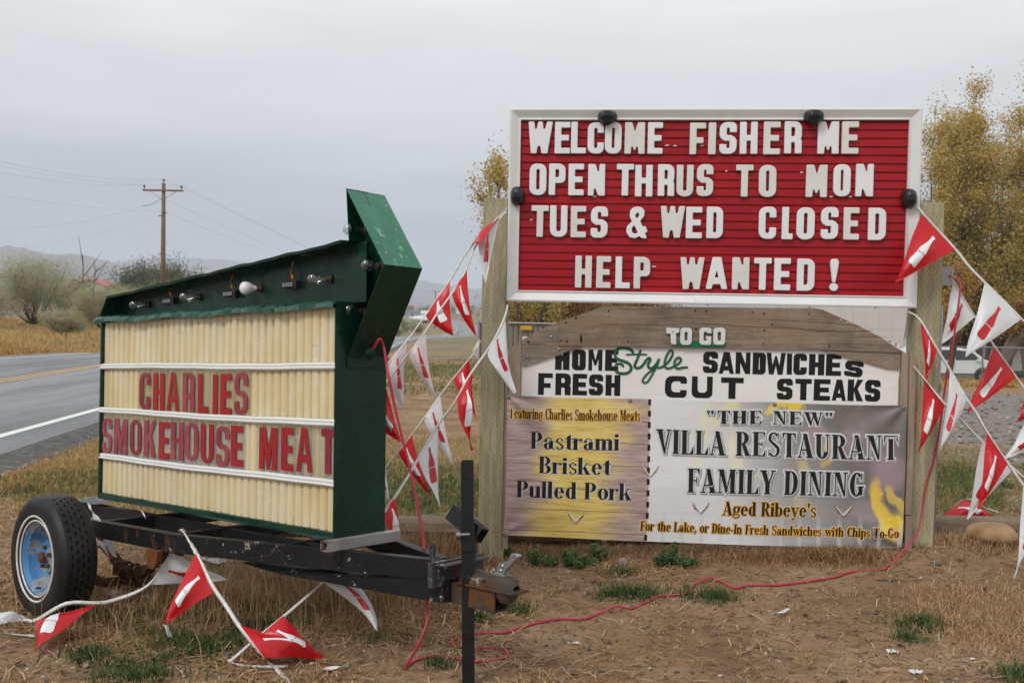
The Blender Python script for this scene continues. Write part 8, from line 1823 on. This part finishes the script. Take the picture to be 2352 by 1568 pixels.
# far shed, boat, houses, marker post
def smallhouse(label, px, py, Y, w_px, h_px, wall, roof, name='house', rf=.35, group=None):
    q = W(px, py, Y); b = (q[0], Y, q[2]); r_ = thing(name, label, 'house' if name == 'house' else 'shed', b, group); s_ = Y / FPX; w_ = w_px * s_ / 2; h = h_px * s_
    MB().box(-w_, w_, 0, w_ * 1.2, -2, h * (1 - rf)).build('wall', wall, r_); MB().add([(-w_ * 1.05, -.2, h * (1 - rf)), (w_ * 1.05, -.2, h * (1 - rf)), (w_ * .9, w_ * .6, h), (-w_ * .9, w_ * .6, h), (-w_ * 1.05, w_ * 1.3, h * (1 - rf)), (w_ * 1.05, w_ * 1.3, h * (1 - rf))], [(0, 1, 2, 3), (3, 2, 5, 4), (0, 3, 4), (1, 5, 2)]).build('roof', roof, r_)
    for k in (-.5, .3): MB().box(w_ * k, w_ * (k + .22), -.08, 0.02, h * .22, h * .48).build('window', M['car_glass'], r_)
wh_ = simple('white_siding', (.68, .69, .70), .6); gy = simple('grey_siding', (.36, .37, .38), .6); bu = simple('blue_metal_roof', (.08, .14, .22), .4); rr2 = simple('dark_red_siding', (.30, .06, .07), .6)
smallhouse('grey far shed with a blue roof beside the covered boat', 938, 727, 380, 44, 15, gy, bu, 'far_shed', .3); smallhouse('white gabled canopy peeking over the covered boat', 974, 725, 375, 16, 12, wh_, wh_, 'canopy', .6)
q = W(966, 739, 350); bt = thing('covered_boat', 'white shrink-wrapped boat on its trailer by the far road', 'boat', q); s_ = 350 / FPX
V = []; xs = [-27, -22, -12, 0, 10, 17, 22, 26]; tz = [7, 11, 13, 14, 16, 17, 12, 4]; bz = [5, 3, 1, 0, 0, 0, 0, 2]; hw = [.1, .6, 1.0, 1.2, 1.2, 1.2, 1.1, 1.0]
for x, t, b_1, w_ in zip(xs, tz, bz, hw): V += [(x * s_, -w_, (b_1 + 4) * s_), (x * s_, -w_, (b_1 + 7.5) * s_), (x * s_, 0, t * s_), (x * s_, w_, (b_1 + 7.5) * s_), (x * s_, w_, (b_1 + 4) * s_), (x * s_, 0, b_1 * s_)]
MB().add(V, [(i * 6 + j, (i + 1) * 6 + j, (i + 1) * 6 + (j + 1) % 6, i * 6 + (j + 1) % 6) for i in range(7) for j in range(6)] + [tuple(range(6)), tuple(range(42, 48))]).build('hull', wh_, bt)
MB().box(-24 * s_, 26 * s_, -.5, .5, -1.5 * s_, 0).build('trailer', gy, bt); 
for x in (8, 14): MB().lathe((x * s_, -1.1, -1 * s_), (0, 1, 0), [(.0001, 0), (.38, 0), (.38, .25)], 14).build('wheel', M['tyre'], bt)
MB().box(20 * s_, 27 * s_, -.4, .4, -4 * s_, 6 * s_).build('motor', M['black_plastic'], bt)
hs = [(930, 712, 900, 10, 6, wh_, gy), (944, 709, 880, 14, 8, rr2, rr2), (958, 711, 860, 12, 6, wh_, gy), (972, 712, 820, 10, 6, gy, gy), (986, 711, 840, 11, 6, wh_, rr2), (1023, 712, 800, 12, 7, wh_, wh_), (1040, 711, 850, 10, 6, gy, gy), (1056, 714, 700, 18, 8, wh_, gy), (1072, 713, 720, 14, 7, wh_, wh_), (1086, 712, 780, 12, 6, gy, gy)]
hl = ['white house farthest left in the distant town', 'dark red house in the distant town', 'white house right of the dark red one in the distant town', 'grey house in the distant town left of the far pole', 'white house with reddish roof left of the far pole', 'all-white house just right of the far pole',
      'grey house in the distant town near the road bend', 'long white building with grey roof above the road bend', 'all-white building in the distant town beside the left post', 'grey house touching the left post in the distant town']
for (px, py, Y, a, b_2, c1, c2), lb in zip(hs, hl): smallhouse(lb, px, py, Y, a, b_2, c1, c2, group='houses of the distant town')
for i in range(16):
    px = 922 + i * 11.5 + rnd.uniform(-3, 3); shrub('far_tree', ['small hazy tree left of the distant red house', 'hazy far tree just beside the distant red house', 'hazy far tree between two distant houses', 'round hazy tree in the distant town', 'low hazy tree in the distant town', 'hazy tree left of the far power pole', 'hazy tree close behind the far power pole', 'hazy tree right of the far power pole', 'small hazy tree beside the all-white distant house', 'pale hazy tree in the distant town centre', 'dark hazy tree in the distant town centre', 'hazy tree above the road bend', 'hazy tree beside the long white distant building', 'pale hazy tree beyond the long white distant building', 'hazy far tree near the left post', 'hazy far tree touching the left post'][i], px, 760 + rnd.uniform(-80, 80), rnd.uniform(12, 22), rnd.uniform(698, 704), M['leaf_dark'] if i % 3 else M['leaf_poplar'], 1.1, 220, 5, 200 + i, 'trees of the distant town', cat='tree')
q = G(1052, 776); r_ = thing('marker_post', 'thin dark marker post on the verge beside the far road bend', 'post', q); MB().tube([(0, 0, -.1), (0, 0, 25 * q[1] / FPX)], .06, 8).build('shaft', M['pole'], r_); MB().box(-.07, .07, -.075, -.06, 20 * q[1] / FPX, 24 * q[1] / FPX).build('reflector', M['white_scrap'], r_)
